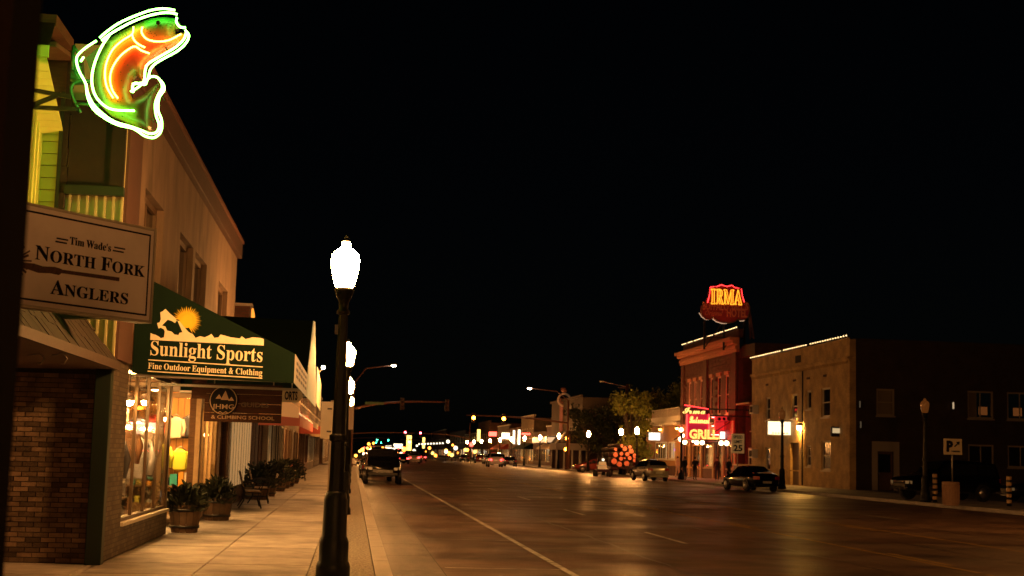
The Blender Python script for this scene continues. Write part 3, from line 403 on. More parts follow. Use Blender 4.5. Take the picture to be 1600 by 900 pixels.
def added_road_lamp(x, y, lx, nm):  # lamps added outside the frame to light the road and near shop
    t = thing('added_road_lamp', nm, 'street lamp', (x, y, 0)); MB().tube([(x, y, 0), (x, y, 8)], [.14, .09], 8).build('pole', steel, t); MB().tube([(x, y, 8), (x+(lx-x)*.4, y, 9), (lx, y, 9.3)], .05, 6).build('lamp_arm', steel, t)
    MB().box(lx-.35, lx+.35, y-.17, y+.17, 9.3, 9.45).build('housing', steel, t); MB().sph((lx, y, 9.26), .2, 8, sq=(1.4, .8, .6)).build('lens', EM('added_lamp_lens', (1, .38, .08), 1150), t)
added_road_lamp(24.9, 14, 21.5, 'added tall road lamp on the right kerb outside the frame, near the camera'); added_road_lamp(24.9, 36, 21.5, 'added tall road lamp on the right kerb just outside the frame'); added_road_lamp(-.2, -14, 3.2, 'added tall road lamp on the left kerb behind the camera')
far = [(24.9, 124.0, 'lit acorn lamp beside the tree, right of two over the stacked logs'), (24.9, 131.5, 'lit acorn lamp beside the tree, left of two over the stacked logs'),
       (24.9, 150, 'lit acorn lamp on the far corner of the side street')]
for x, y, nm in far: c = copy_tree(lamp1); c.location = (x, y, 0); c['label'] = nm
ORD = ['first', 'second', 'third', 'fourth', 'fifth', 'sixth', 'seventh', 'eighth', 'ninth', 'tenth']
for i in range(9):
    c = copy_tree(lamp1); c.location = (24.9, 172+i*17.4, 0); c['label'] = ORD[i]+' lit acorn lamp on the right kerb counting from the theatre corner'
for i in range(7):
    c = copy_tree(lamp1); c.location = (-.19, 172+i*17.4, 0); c['label'] = ORD[i]+' lit acorn lamp on the left kerb counting from the first crossing'
for x, y, h, nm in ((24.9, 60.2, 4.58, 'unlit street lamp with an amber globe beside the parking sign'), (24.9, 81.15, 4.75, 'unlit acorn street lamp behind the dark sedan')):
    l = make_lamp(False, nm, h, (0, 0, 0)); l.location = (x, y, 0)
# ------------------------------------------------------------------ near shop on the left (recessed, canopy, fish sign)
PF = Plane('Y', 19.5, -1)      # wall facing the camera
PS_ = Plane('X', SL, 1)        # street front, left side
shop = thing('angling_shop', 'near shop at the left with brick side wall, ribbed metal siding and shingled canopy', 'shop', (-4, 19.5, 0))
bmat = M('single_brick', (.23, .165, .12), .85, var=.4, vs=3, bump=.5, bs=45, obj=.6, dirt=(1.2, .5))
MB().box(-8, -3.42, 19.515, 19.8, 0, 2.6).build('mortar_wall', M('brick_mortar', (.05, .035, .025), .95, var=.2, vs=6), shop)
b0 = None; bw, bh = .197, .0655; SB = base(shop)
for r in range(38):
    for c in range(7):
        p = Vector((-3.42-bw*(c+1)-(bw/2 if r % 2 else 0)+random.uniform(-.0015, .0015), 19.5+random.uniform(-.004, .004), .01+r*bh))
        if b0 is None: b0 = q = MB().box(0, bw-.01, -.012, .02, 0, bh-.01).build('brick', bmat, shop, raw=True)
        else: q = b0.copy(); COL.objects.link(q)
        q.location = p-SB
hf = MB()
for r in range(1, 38, 2): hf.box(-3.42-bw/2, -3.43, 19.49, 19.52, .01+r*bh, .01+r*bh+bh-.01)
hf.build('half_brick', bmat, shop)['kind'] = 'stuff'
MB().box(-3.41, -3.2, 19.3, 19.5, 0, 2.56).build('corner_post', green_trim, shop, bev=.01)
# canopy over the recessed entrance
CX, CW = -3.17, -5.6
MB().slab([(CX, 12, 2.56), (CX, 19.49, 2.56), (CW, 19.49, 2.53), (CW, 12, 2.53)], (0, 0, .03)).build('soffit', M('canopy_soffit', (.12, .075, .05), .75, var=.15, vs=3), shop)
MB().slab([(CX+.02, 12, 2.55), (CX+.02, 19.49, 2.55), (CX+.02, 19.49, 2.66), (CX+.02, 12, 2.66)], (.04, 0, 0)).build('fascia', M('canopy_fascia', (.04, .025, .018), .7, var=.2, vs=8), shop)
sm = MB().slab([(CX, 12, 2.66), (CX, 19.47, 2.66), (-3.85, 19.47, 3.5), (-3.85, 12, 3.5)], (-.05, 0, -.02)); sm.build('roof_deck', dark_wood, shop)
sh0 = None
for r in range(4):
    z0 = 2.655+r*.2; x0 = CX+.006-(z0-2.66)*.81
    for c in range(26):
        y = 12.3+c*.275+(.13 if r % 2 else 0)
        if y > 19.2: continue
        if sh0 is None:
            sh0 = q = MB().add([(0, .006, 0), (0, .262, 0), (-.19, .262, .235), (-.19, .006, .235), (.022, .006, .008), (.022, .262, .008), (-.172, .262, .243), (-.172, .006, .243)],
                           [(4, 5, 6, 7), (0, 1, 5, 4), (1, 2, 6, 5), (3, 0, 4, 7), (2, 3, 7, 6)]).build('shingle', shingle_m, shop, raw=True)
        else: q = sh0.copy(); COL.objects.link(q)
        q.location = Vector((x0, y, z0+random.uniform(-.006, .006)))-SB
# hooks under the canopy
for px in (62, 98):
    p = at(px, 560, Z=2.5); MB().tube([p+Vector((-.12, 0, .03)), p+Vector((0, 0, .05)), p+Vector((.05, 0, 0)), p+Vector((.02, 0, -.06)), p+Vector((-.02, 0, -.06))], .008, 6).build('hook', steel, shop)
# wall above the canopy, facing the camera
PW = Plane('Y', 19.5, -1)
MB().box(-3.98, -3.24, 19.5, 19.7, 2.6, 7.0).build('metal_wall', metal_panel, shop)
for i in range(7):
    MB().pb(PW, -3.93+i*.115, -3.9+i*.115, 0, .035, 2.62, 4.97).build('rib', metal_panel, shop)
MB().pb(PW, -3.96, -3.22, 0, .06, 5.02, 6.2).build('dark_board', dark_panel, shop)
MB().pb(PW, -3.98, -3.2, 0, .12, 4.9, 5.02).build('trim', green_trim, shop)
MB().pb(PW, -3.4, -3.22, .0, .09, 5.02, 6.2).build('flashing', dark_panel, shop)
# lapped siding strip with ragged shingle edge
MB().box(-4.5, -3.98, 19.52, 19.75, 2.6, 7.0).build('backing_wall', dark_wood, shop)
for i in range(9):
    z = 4.3+i*.165; MB().add([(-4.36, 19.5, z), (-4.1, 19.5, z), (-4.1, 19.47, z), (-4.36, 19.47, z), (-4.36, 19.5, z+.16), (-4.1, 19.5, z+.16), (-4.1, 19.49, z+.16), (-4.36, 19.49, z+.16)],
        [(0, 1, 2, 3), (3, 2, 6, 7), (4, 7, 6, 5), (0, 3, 7, 4), (1, 5, 6, 2)]).build('lap_board', lap_m, shop)
MB().pb(PW, -4.1, -4.05, 0, .1, 4.2, 6.3).build('corner_board', green_trim, shop)
for i in range(7):
    z = 4.2+i*.36; MB().pb(PW, -4.05, -3.985+random.uniform(0, .03), .01, .05+random.uniform(0, .03), z, z+.355).build('edge_shingle', shingle_m, shop)
# batten wall running back beside it, and the boarded eave soffit above
PB = Plane('X', -4.36, 1)
MB().box(-4.6, -4.36, 14.5, 19.5, 3.2, 6.6).build('batten_wall', lap_m, shop)
for i in range(26): MB().pb(PB, 19.45-i*.19, 19.49-i*.19, 0, .03, 3.2, 6.5-i*.002).build('batten', lap_m, shop)
for i in range(11):   # sloping soffit boards seen from below
    y = 19.46-i*.12; z = 5.72+i*.065
    MB().slab([(-5.2, y, z), (-4.05, y, z), (-4.05, y-.112, z+.062), (-5.2, y-.112, z+.062)], (0, 0, .02)).build('soffit_board', lap_m, shop)
MB().slab([(-5.2, 18.1, 6.42), (-4.02, 18.1, 6.42), (-4.02, 18.1, 6.58), (-5.2, 18.1, 6.58)], (0, .05, 0)).build('eave_board', lap_m, shop)
MB().slab([(-5.2, 18.16, 6.58), (-3.95, 18.16, 6.58), (-3.95, 19.5, 6.75), (-5.2, 19.5, 6.75)], (0, 0, .06)).build('eave_roof', dark_wood, shop)
for i in range(6):
    x = -4.0-.235*(i+1); MB().slab([(x+.012, 18.06, 6.56), (x+.225, 18.06, 6.56), (x+.225, 18.35, 6.94), (x+.012, 18.35, 6.94)], (0, .03, .02)).build('eave_shingle', shingle_m, shop)
MB().box(-5.3, -4.0, 18.35, 19.5, 6.9, 7.05).build('roof_cap', dark_wood, shop)
# shop wall at the recess, plain, mostly behind the dark post
MB().box(-6.4, -5.6, 6, 19.5, 0, 3.3).build('recessed_wall', dark_wood, shop)
# dark post right beside the camera
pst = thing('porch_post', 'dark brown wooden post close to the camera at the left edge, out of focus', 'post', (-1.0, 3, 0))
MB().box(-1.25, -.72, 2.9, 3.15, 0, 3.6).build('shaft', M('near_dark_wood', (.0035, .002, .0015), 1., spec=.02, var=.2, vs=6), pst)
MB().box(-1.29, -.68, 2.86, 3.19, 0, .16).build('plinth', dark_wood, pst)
# angled white shop sign
A = at(242, 360, Y=12.2); B = at(235, 503, Y=12.2); C_ = at(20, 317, Y=12.2*15.5/17.2); A.z = (A.z); Rr = Vector((A.x-C_.x, A.y-C_.y, 0)).normalized()
hgt = A.z-B.z; W = 1.67; SK = 12.2/17.2; O = Vector((A.x, A.y, B.z))-Rr*W; Nn = Rr.cross(ZV)
sgn = thing('hanging_sign', 'large white hanging sign reading NORTH FORK ANGLERS over the pavement', 'sign', O)
def q3(u, v, d=0.): return O+Rr*u+ZV*v+Nn*d
sign_white = M('sign_white', (.85, .78, .8), .55, var=.05, vs=3, dirt=(2.5, .9)); ink = M('black_ink', (.012, .01, .014), .9, spec=.1)
MB().slab([q3(0, 0), q3(W, 0), q3(W, hgt), q3(0, hgt)], -Nn*.12).build('panel', sign_white, sgn)
bd = MB(); e = .045; tk = .014
for (u0, u1, v0, v1) in ((e, W-e, e, e+tk), (e, W-e, hgt-e-tk, hgt-e), (e, e+tk, e+tk, hgt-e-tk), (W-e-tk, W-e, e+tk, hgt-e-tk)):
    bd.slab([q3(u0, v0, .004), q3(u1, v0, .004), q3(u1, v1, .004), q3(u0, v1, .004)], -Nn*.003)
bd.build('printed_border', ink, sgn)
fr = MB(); e = -.012; tk = .02
for (u0, u1, v0, v1) in ((e, W-e, e, e+tk), (e, W-e, hgt-e-tk, hgt-e), (e, e+tk, e+tk, hgt-e-tk), (W-e-tk, W-e, e+tk, hgt-e-tk)):
    fr.slab([q3(u0, v0, .012), q3(u1, v0, .012), q3(u1, v1, .012), q3(u0, v1, .012)], -Nn*.14)
fr.build('frame', steel, sgn)
def onsign(px, py):      # a pixel to (u, v) on the sign's own plane
    d = (_f*F+_r2*(px-800)-_u2*(py-450)); k = (O-Vector((0, 0, CZ))).dot(Nn)/d.dot(Nn); p = Vector((0, 0, CZ))+d*k; return (p-O).dot(Rr), (p-O).z
def sline(txt, pa, pb, h, sizes=None):
    ua, va = onsign(*pa); ub, vb = onsign(*pb); l, tw = serif_loops(txt, sizes=sizes)
    return put(l, q3(ua, (va+vb)/2, .005), Rr, ZV, h, ub-ua, tw, ext=.002)
s1 = [1.]+[.82]*4+[1.]+[1.]+[.82]*3
sline('NORTH FORK', (53, 405), (225, 433), .155*SK, s1).build('lettering', ink, sgn)
sline('ANGLERS', (78, 461), (200, 474), .155*SK, [1.]+[.82]*6).build('lettering', ink, sgn)
sline('Tim Wade\'s', (108, 382), (173, 393), .085*SK).build('lettering', ink, sgn)
dl = MB()
for a, b in (((88, 374), (106, 376)), ((86, 379), (104, 381)), ((178, 388), (195, 390)), ((176, 393), (193, 395))):
    ua, va = onsign(*a); ub, vb = onsign(*b); v = (va+vb)/2; dl.slab([q3(ua, v, .004), q3(ub, v, .004), q3(ub, v+.012, .004), q3(ua, v+.012, .004)], -Nn*.002)
dl.build('rule', ink, sgn)
rd = MB()      # printed fly rod: butt, cork grip, shaft
def rodpt(px, py, o): u, v = onsign(px, py); return q3(u, v+o*SK, .004)
rd.slab([rodpt(95, 424, -.02), rodpt(186, 437, -.02), rodpt(186, 437, .025), rodpt(95, 424, .02)], -Nn*.002)
rod_brown = M('rod_print', (.09, .045, .03), .7, var=.4, vs=40)
rd.slab([rodpt(20, 413, -.015), rodpt(45, 417, -.03), rodpt(60, 420, -.045), rodpt(78, 422, -.035), rodpt(92, 425, -.035), rodpt(96, 424, -.02), rodpt(96, 424, .025), rodpt(85, 422, .035), rodpt(66, 419, .02), rodpt(52, 416, .03), rodpt(30, 413, .025), rodpt(20, 411, .02)], -Nn*.0025)
rd.build('printed_rod', rod_brown, sgn)
ft = MB()
for i in range(9):
    a0 = rodpt(22, 407, 0); ang = radians(75-i*17); ft.bar(a0, a0+Rr*SK*(.2+.03*(i % 3))*cos(ang)+ZV*.2*SK*sin(ang)*(1 if i < 6 else .8), .012+.006*(i % 2), .003, up=Nn)
ft.build('printed_fly', rod_brown, sgn)
# green bracket beam under the sign
brk = thing('sign_beam', 'green painted box beam sticking out behind the white hanging sign', 'beam', (-3.5, 16.6, 3.0))
MB().slab([(-5.6, 17.0, 2.93), (-2.45, 17.0, 3.06), (-2.45, 17.0, 3.3), (-5.6, 17.0, 3.3)], (0, .2, 0)).build('beam', M('green_beam_paint', (.03, .1, .03), .5), brk)
# ------------------------------------------------------------------ neon fish
FY = 18.0
fish = thing('neon_fish_sign', 'leaping trout sign outlined in bright green neon tubes above the shop', 'neon sign', at(190, 130, Y=FY))
def fp(x, y, d=0.):      # pixel of the 110..310 x 10..230 close-up, x4.09
    p = at(110+x/4.09, 10+y/4.09, Y=FY); p.y -= d; return p
body = [(215, 235), (330, 165), (430, 118), (520, 85), (600, 75), (680, 85), (700, 110), (690, 150), (668, 150), (672, 185), (735, 175), (742, 190), (700, 235), (620, 280), (545, 325), (500, 370), (470, 430), (465, 480), (440, 455), (425, 437), (400, 470),
        (385, 560), (400, 600), (470, 570), (540, 510), (565, 500), (580, 530), (555, 580), (530, 680), (522, 780), (500, 805), (420, 770), (330, 730), (260, 700), (200, 640), (165, 560), (150, 480), (155, 400), (180, 330), (230, 250)]
def fcol():
    m = bpy.data.materials.new('painted_trout'); m.use_nodes = True; t = m.node_tree; b = t.nodes['Principled BSDF']; L = t.links.new
    at_ = t.nodes.new('ShaderNodeVertexColor'); at_.layer_name = 'paint'
    v = t.nodes.new('ShaderNodeTexVoronoi'); v.inputs['Scale'].default_value = 26; g = t.nodes.new('ShaderNodeNewGeometry'); L(g.outputs['Position'], v.inputs['Vector'])
    n = t.nodes.new('ShaderNodeTexNoise'); n.inputs['Scale'].default_value = 3.4; n.inputs['Detail'].default_value = 1; L(g.outputs['Position'], n.inputs['Vector'])
    a = t.nodes.new('ShaderNodeMath'); a.operation = 'LESS_THAN'; a.inputs[1].default_value = .2; L(v.outputs['Distance'], a.inputs[0])
    a2 = t.nodes.new('ShaderNodeMath'); a2.operation = 'GREATER_THAN'; a2.inputs[1].default_value = .5; L(n.outputs[0], a2.inputs[0])
    a3 = t.nodes.new('ShaderNodeMath'); a3.operation = 'MULTIPLY'; L(a.outputs[0], a3.inputs[0]); L(a2.outputs[0], a3.inputs[1])
    mx = t.nodes.new('ShaderNodeMixRGB'); L(a3.outputs[0], mx.inputs[0]); L(at_.outputs[0], mx.inputs[1]); mx.inputs[2].default_value = (.03, .03, .01, 1)
    L(mx.outputs[0], b.inputs['Base Color']); b.inputs['Roughness'].default_value = .4
    return m
import bmesh
def fish_mesh():
    """outline filled with a grid, bulged forward, coloured by where the trout's back, flank and belly are"""
    def inside(x, y):
        c = False; n = len(body)
        for i in range(n):
            x1, y1 = body[i]; x2, y2 = body[i-1]
            if (y1 > y) != (y2 > y) and x < (x2-x1)*(y-y1)/(y2-y1)+x1: c = not c
        return c
    def dist(x, y):
        m = 1e9; n = len(body)
        for i in range(n):
            ax, ay = body[i-1]; bx, by = body[i]; dx, dy = bx-ax, by-ay; t = max(0, min(1, ((x-ax)*dx+(y-ay)*dy)/(dx*dx+dy*dy+1e-9)))
            m = min(m, math.hypot(x-ax-t*dx, y-ay-t*dy))
        return m
    spine = [(700, 140), (600, 140), (520, 160), (430, 190), (340, 250), (280, 330), (250, 430), (255, 520), (290, 620), (380, 680), (460, 660), (530, 560)]
    def lat(x, y):    # signed distance from the spine line, + = belly side
        best = (1e9, 0)
        for (ax, ay), (bx, by) in zip(spine, spine[1:]):
            dx, dy = bx-ax, by-ay; t = max(0, min(1, ((x-ax)*dx+(y-ay)*dy)/(dx*dx+dy*dy))); px, py = ax+t*dx, ay+t*dy; d = math.hypot(x-px, y-py)
            if d < best[0]: best = (d, d if (dx*(y-py)-dy*(x-px)) < 0 else -d)
        return best[1]
    st = 7.; bm = bmesh.new(); vv = {}; col = {}
    from mathutils.geometry import delaunay_2d_cdt
    pts = []; 
    for i, p in enumerate(body):
        a = body[i-1]; n = max(1, int(math.hypot(p[0]-a[0], p[1]-a[1])/10))
        for k in range(n): pts.append(Vector((a[0]+(p[0]-a[0])*k/n, a[1]+(p[1]-a[1])*k/n)))
    nb = len(pts)
    x = 140
    while x < 760:
        y = 70
        while y < 820:
            jx, jy = x+random.uniform(-2, 2), y+random.uniform(-2, 2)
            if inside(jx, jy) and dist(jx, jy) > 6: pts.append(Vector((jx, jy)))
            y += 11
        x += 11
    r = delaunay_2d_cdt(pts, [(i, (i+1) % nb) for i in range(nb)], [list(range(nb))], 1, 1e-4)
    P2, F2 = r[0], r[2]; front = []; cols = []
    G, DG, OR, YE, RD, BR = (.015, .07, .012), (.03, .05, .015), (.62, .09, .01), (.68, .17, .01), (.55, .03, .015), (.05, .012, .005)
    for p in P2:
        d = dist(p.x, p.y); front.append(fp(p.x, p.y, .05+.11*(1-math.exp(-d/32.))))
        s = lat(p.x, p.y)
        if p.y > 640 and p.x < 430: c = (.2, .2, .03) if s < 20 else G
        elif p.x > 400 and p.y > 480: c = BR
        elif p.x > 380 and p.y > 660: c = G
        elif p.x > 480 and p.y < 235: c = (.05, .2, .04) if p.y < 155-(p.x-600)*.1 else ((.5, .12, .04) if p.y < 215 else OR)
        elif s < -45: c = (.05, .04, .01)
        elif s < -18: c = (.3, .2, .02)
        elif s < 35: c = YE
        elif s < 85: c = OR
        else: c = RD
        if s > 150 and p.y > 420: c = G
        cols.append(c)
    # smooth the colours a little over neighbours
    nb_ = [[] for _ in P2]
    for f in F2:
        for i in range(len(f)): nb_[f[i]].append(f[i-1]); nb_[f[i-1]].append(f[i])
    for _ in range(3): cols = [tuple((c[k]+sum(cols[j][k] for j in nb_[i]))/(1+len(nb_[i])) for k in range(3)) for i, c in enumerate(cols)]
    n = len(P2); back = [fp(p.x, p.y, -.06) for p in P2]; vs = front+back
    fs = [tuple(f)[::-1] for f in F2]+[tuple(i+n for i in f) for f in F2]
    ed = {}
    for f in F2:
        for i in range(len(f)):
            e = (f[i-1], f[i]); ed[e] = 1
    for (a, b) in ed:
        if (b, a) not in ed: fs.append((a, b, b+n, a+n))
    L0 = fish.location; me = bpy.data.meshes.new('fish_body'); me.from_pydata([v-L0 for v in vs], [], fs)
    ca = me.color_attributes.new('paint', 'FLOAT_COLOR', 'POINT')
    for i, c in enumerate(cols+[(.03, .05, .02)]*n): ca.data[i].color = (*c, 1)
    me.materials.append(fcol()); o = bpy.data.objects.new('fish_body', me); COL.objects.link(o); o.parent = fish
    bm = bmesh.new(); bm.from_mesh(me); bmesh.ops.recalc_face_normals(bm, faces=bm.faces); bm.to_mesh(me); bm.free()
    for p in me.polygons: p.use_smooth = False
fish_mesh()
green_neon = EM('green_neon_tube', (.24, 1, .1), 21.); inner_neon = EM('yellow_neon_tube', (1, .5, .06), 16.)
def smooth(pts, n=5, closed=False):
    out = []; N = len(pts); rng = range(N if closed else N-1)
    for i in rng:
        p0 = pts[(i-1) % N] if (closed or i) else pts[0]; p1 = pts[i]; p2 = pts[(i+1) % N]; p3 = pts[(i+2) % N] if (closed or i+2 < N) else pts[-1]
        for k in range(n):
            t = k/n; out.append(tuple(.5*((2*p1[j])+(-p0[j]+p2[j])*t+(2*p0[j]-5*p1[j]+4*p2[j]-p3[j])*t*t+(-p0[j]+3*p1[j]-3*p2[j]+p3[j])*t**3) for j in range(2)))
    if not closed: out.append(pts[-1])
    return out
TUBES = [[(205, 230), (250, 190), (330, 135), (430, 90), (530, 55), (610, 45), (680, 55)],
 [(218, 248), (265, 210), (340, 165), (430, 120), (520, 88), (600, 72), (660, 72), (695, 82)],
 [(185, 248), (120, 290), (70, 335), (58, 375), (75, 440), (115, 515), (130, 580), (165, 650), (225, 710), (300, 760), (400, 790), (470, 815), (520, 835), (565, 825), (580, 780), (562, 720), (556, 650), (575, 590), (600, 545), (590, 505), (565, 478), (530, 475), (505, 495), (490, 525), (430, 515), (412, 540), (418, 575)],
 [(104, 350), (85, 380)],
 [(120, 520), (128, 600), (165, 680), (240, 740), (320, 780), (420, 805), (490, 850), (550, 860), (592, 820), (596, 750), (575, 690), (580, 610), (612, 560), (605, 520), (580, 490)],
 [(692, 100), (690, 130), (712, 160), (748, 165)],
 [(745, 180), (768, 215), (750, 262), (700, 310), (620, 355), (560, 390), (525, 430), (512, 480), (490, 510), (410, 522)],
 [(752, 195), (735, 240), (680, 292), (590, 345), (510, 395), (492, 440), (485, 500), (450, 540), (400, 570)],
 [(265, 215), (215, 290), (170, 400), (155, 500), (175, 590), (230, 655), (300, 685), (425, 690)]]
for i, tb in enumerate(TUBES):
    MB().tube([fp(x, y, .2) for x, y in smooth(tb)], .0135, 8).build('neon_tube', green_neon, fish)
INN = [[(418, 160), (410, 205), (350, 245), (290, 300), (250, 380), (238, 460), (250, 540), (290, 610)], [(410, 205), (420, 240), (450, 270), (490, 290)],
       [(520, 328), (470, 310), (430, 285), (390, 300), (330, 350), (285, 420), (270, 490), (285, 560), (320, 612)], [(475, 160), (470, 195), (500, 235), (560, 252), (640, 245), (720, 205)]]
for tb in INN: MB().tube([fp(x, y, .2) for x, y in smooth(tb)], .0105, 8).build('neon_tube', inner_neon, fish)
MB().slab([fp(*q, .03) for q in ((100, 335), (170, 275), (212, 252), (190, 300), (168, 350), (152, 440), (128, 410))], (0, .04, 0)).build('dorsal_fin', M('fin_brown', (.06, .03, .008), .6), fish)
ey = fp(572, 130, .17); MB().sph(ey, .028, 10).build('eye', ink, fish)
g2 = MB()
for x, y in ((255, 215), (325, 170), (567, 68), (625, 290), (240, 710), (535, 740), (600, 600), (120, 500), (70, 380)): g2.bar(fp(x, y, .0), fp(x, y, .2), .012)
g2.build('tube_standoff', green_trim, fish)
arm = MB(); gp = M('green_bracket', (.02, .08, .03), .4)
for pts in ([(20, 250), (15, 410)], [(20, 250), (50, 300)], [(15, 410), (60, 470)], [(0, 465), (150, 480)], [(150, 485), (60, 478), (10, 505), (8, 560), (35, 625), (65, 680)], [(35, 625), (200, 630)]):
    arm.tube([fp(x, y, .0) for x, y in (smooth(pts) if len(pts) > 2 else pts)], .022, 6)
arm.slab([fp(5, 300), fp(60, 320), fp(75, 470), fp(0, 470)], (0, .25, 0))
arm.build('mounting_bracket', gp, fish)
ar = MB()
for (a, b) in (((-320, 520), (5, 580)), ((-320, 640), (60, 660)), ((-320, 660), (-60, 560))):
    pa = fp(*a); pb = fp(*b); ar.bar(pa, pb, .05)
ar.build('wall_arm', black_iron, fish)
# ------------------------------------------------------------------ two-storey store beside it
st = thing('two_storey_store', 'two storey peach stucco store with pink coping and big lit shop windows', 'building', (-3.27, 30, 0))
Y0, Y1 = 19.72, 38.5
holes = [(21.8, 23.95, 4.0, 5.46), (26.2, 28.4, 4.0, 5.46), (28.75, 31.0, 4.0, 5.46), (33.8, 36.2, 4.0, 5.46)]
MB().wall(PS_, 20.85, Y1, 3.2, 6.62, holes, .35).build('upper_wall', stucco, st)
MB().wall(PS_, Y0, 20.85, 2.7, 6.62, [], .35, d=.0).build('corner_wall', pink, st)
MB().pb(PS_, Y0-.02, 20.85, 0, .07, 2.72, 6.62).build('corner_pilaster', pink, st)
MB().pb(PS_, Y0-.1, Y1+.1, -.4, .12, 6.62, 7.02).build('coping', pink, st, bev=.01)
MB().pb(PS_, Y0-.12, Y1+.12, -.42, .16, 7.022, 7.09).build('cap_flashing', M('pink_metal_cap', (.16, .07, .05), .5), st)
MB().box(-14, -3.65, 19.75, 38.3, 6.3, 6.4).build('roof', dark_panel, st)
MB().box(-14, -3.63, 19.72, 19.95, 0, 6.6).build('side_wall', stucco, st); MB().box(-14, -3.63, 38.1, 38.48, 0, 6.6).build('far_wall', stucco, st)
for h in holes:
    window(st, PS_, *h, fm=M('brown_window_frame', (.14, .09, .06), .5), pane=dark_glass, fw=.1, d=-.2, cols=2, rows=1)
# textured pier, base wall, storefront
spb = brickmat('speckled_pier_brick', (.12, .095, .065), (.06, .045, .032), (.045, .036, .027), .2, .066)
MB().pb(PS_, 19.55, 21.2, -.35, 0, 0, 2.7).build('pier', spb, st); MB().pb(PS_, 21.2, 26.45, -.3, .0, 0, .4).build('base_wall', spb, st)
MB().pb(PS_, 21.2, 26.45, -.32, .04, .4, .45).build('window_sill', pale_frame, st)
MB().pb(PS_, 21.2, 38.5, -.3, 0, 2.75, 3.2).build('signband', dark_wood, st)
swf = MB(); us = [21.24, 22.55, 23.85, 25.15, 26.38]
for u in us: swf.pb(PS_, u-.022, u+.022, -.1, -.05, .45, 2.75)
swf.pb(PS_, 21.27, 26.35, -.115, -.045, .45, .5); swf.pb(PS_, 21.27, 26.35, -.115, -.045, 2.68, 2.745)
fo = swf.build('shop_window', M('bronze_frame', (.1, .065, .035), .4, metal=.3), st)
for a, b in zip(us, us[1:]): MB().pb(PS_, a+.03, b-.03, -.085, -.075, .5, 2.68).build('pane', GLS, fo)
# entry recess 26.4 .. 31.6
PG = Plane('Y', 26.45, -1); f = MB()
for x in (-4.86, -4.1, -3.32): f.pb(PG, x-.035, x+.035, -.04, .04, .1, 2.7)
f.pb(PG, -4.82, -3.36, -.04, .04, .1, .35); f.pb(PG, -4.82, -3.36, -.04, .04, 2.62, 2.7)
fo = f.build('return_window', _mats['bronze_frame'], st)
for a, b in ((-4.82, -4.14), (-4.06, -3.36)): MB().pb(PG, a, b, 0, .01, .35, 2.62).build('pane', GLS, fo)
dl0 = MB().lathe([(.09, 0), (.09, .015)], 12, (-4.0, 27.6, 2.7)).build('downlight', EM('recess_downlight', (1, .5, .16), 420.), st); MB().lathe([(.09, 0), (.09, .015)], 12, (-4.1, 30.3, 2.7)).build('downlight', _mats['recess_downlight'], st)
PR = Plane('X', -4.9, 1); PE = Plane('Y', 31.4, -1)
MB().box(-4.9, -3.27, 26.5, 31.4, 2.72, 2.745).build('recess_ceiling', brown_wood, st)
f = MB()
for x in (-4.86, -4.1, -3.32): f.pb(PE, x-.05, x+.05, -.06, .06, 0, 2.7)
f.pb(PE, -4.81, -3.37, -.05, .05, .0, .35); f.pb(PE, -4.81, -3.37, -.05, .05, 2.6, 2.7)
fo = f.build('recess_window', M('honey_wood_frame', (.5, .33, .16), .5, var=.2, vs=6), st)
MB().pb(PE, -4.81, -4.15, 0, .01, .35, 2.6).build('pane', GLS, fo); MB().pb(PE, -4.05, -3.37, 0, .01, .35, 2.6).build('pane', GLS, fo)
f = MB()
for u in (26.55, 28.0, 29.2, 31.3): f.pb(PR, u-.05, u+.05, -.05, .05, 0, 2.7)
f.pb(PR, 26.6, 31.25, -.04, .04, 2.3, 2.4)
fo = f.build('entrance_frame', _mats['honey_wood_frame'], st)
for a, b in ((26.6, 27.95), (28.05, 29.15), (29.25, 31.25)): MB().pb(PR, a, b, 0, .01, .05, 2.3).build('pane', GLS, fo)
# facade beyond the recess: posts, windows with vertical blinds, doors
MB().wall(PS_, 31.45, 38.5, 0, 2.75, [(31.7, 35.6, .5, 2.5), (36.2, 38.2, .1, 2.5)], .25).build('lower_wall', brown_wood, st)
window(st, PS_, 31.7, 35.6, .5, 2.5, fm=_mats['honey_wood_frame'], pane=GLS, fw=.08, cols=4, rows=1, name='shop_window')
window(st, PS_, 36.2, 38.2, .1, 2.5, fm=dark_wood, pane=GLS, fw=.1, cols=1, rows=1, sill=False, name='shop_door')
# interior
MB().box(-9.4, -3.6, 19.96, 38.1, .05, .12).build('shop_floor', M('shop_carpet', (.25, .17, .1), .8, var=.2, vs=4), st)
MB().box(-9.4, -3.6, 20, 38.1, 3.0, 3.1).build('shop_ceiling', M('shop_ceiling_paint', (.5, .42, .3), .8), st)
for i, (ya, yb) in enumerate(((21.5, 23.6), (24.0, 26.2), (32.0, 34.8))): MB().box(-3.95, -3.87, ya, yb, 2.82, 2.88).build('strip_light', EM('shop_strip_light', (1, .5, .15), 120.), st)
MB().box(-9.5, -9.3, 20, 38.1, .1, 3).build('back_wall', interior_wood, st)
for i in range(30): MB().box(-9.3, -9.27, 20.1+i*.6, 20.14+i*.6, .12, 3.).build('wall_batten', brown_wood, st)
MB().box(-9.0, -3.65, 35.4, 35.5, .1, 3).build('partition', interior_wood, st)
for i in range(34): MB().box(-8.9+i*.155, -8.885+i*.155, 35.38, 35.4, .12, 3).build('partition_batten', brown_wood, st)
MB().box(-9.0, -3.66, 35.3, 35.33, 1.75, 1.8).build('rail', black_iron, st); MB().box(-9.0, -3.66, 35.3, 35.33, 2.05, 2.08).build('rail', black_iron, st)
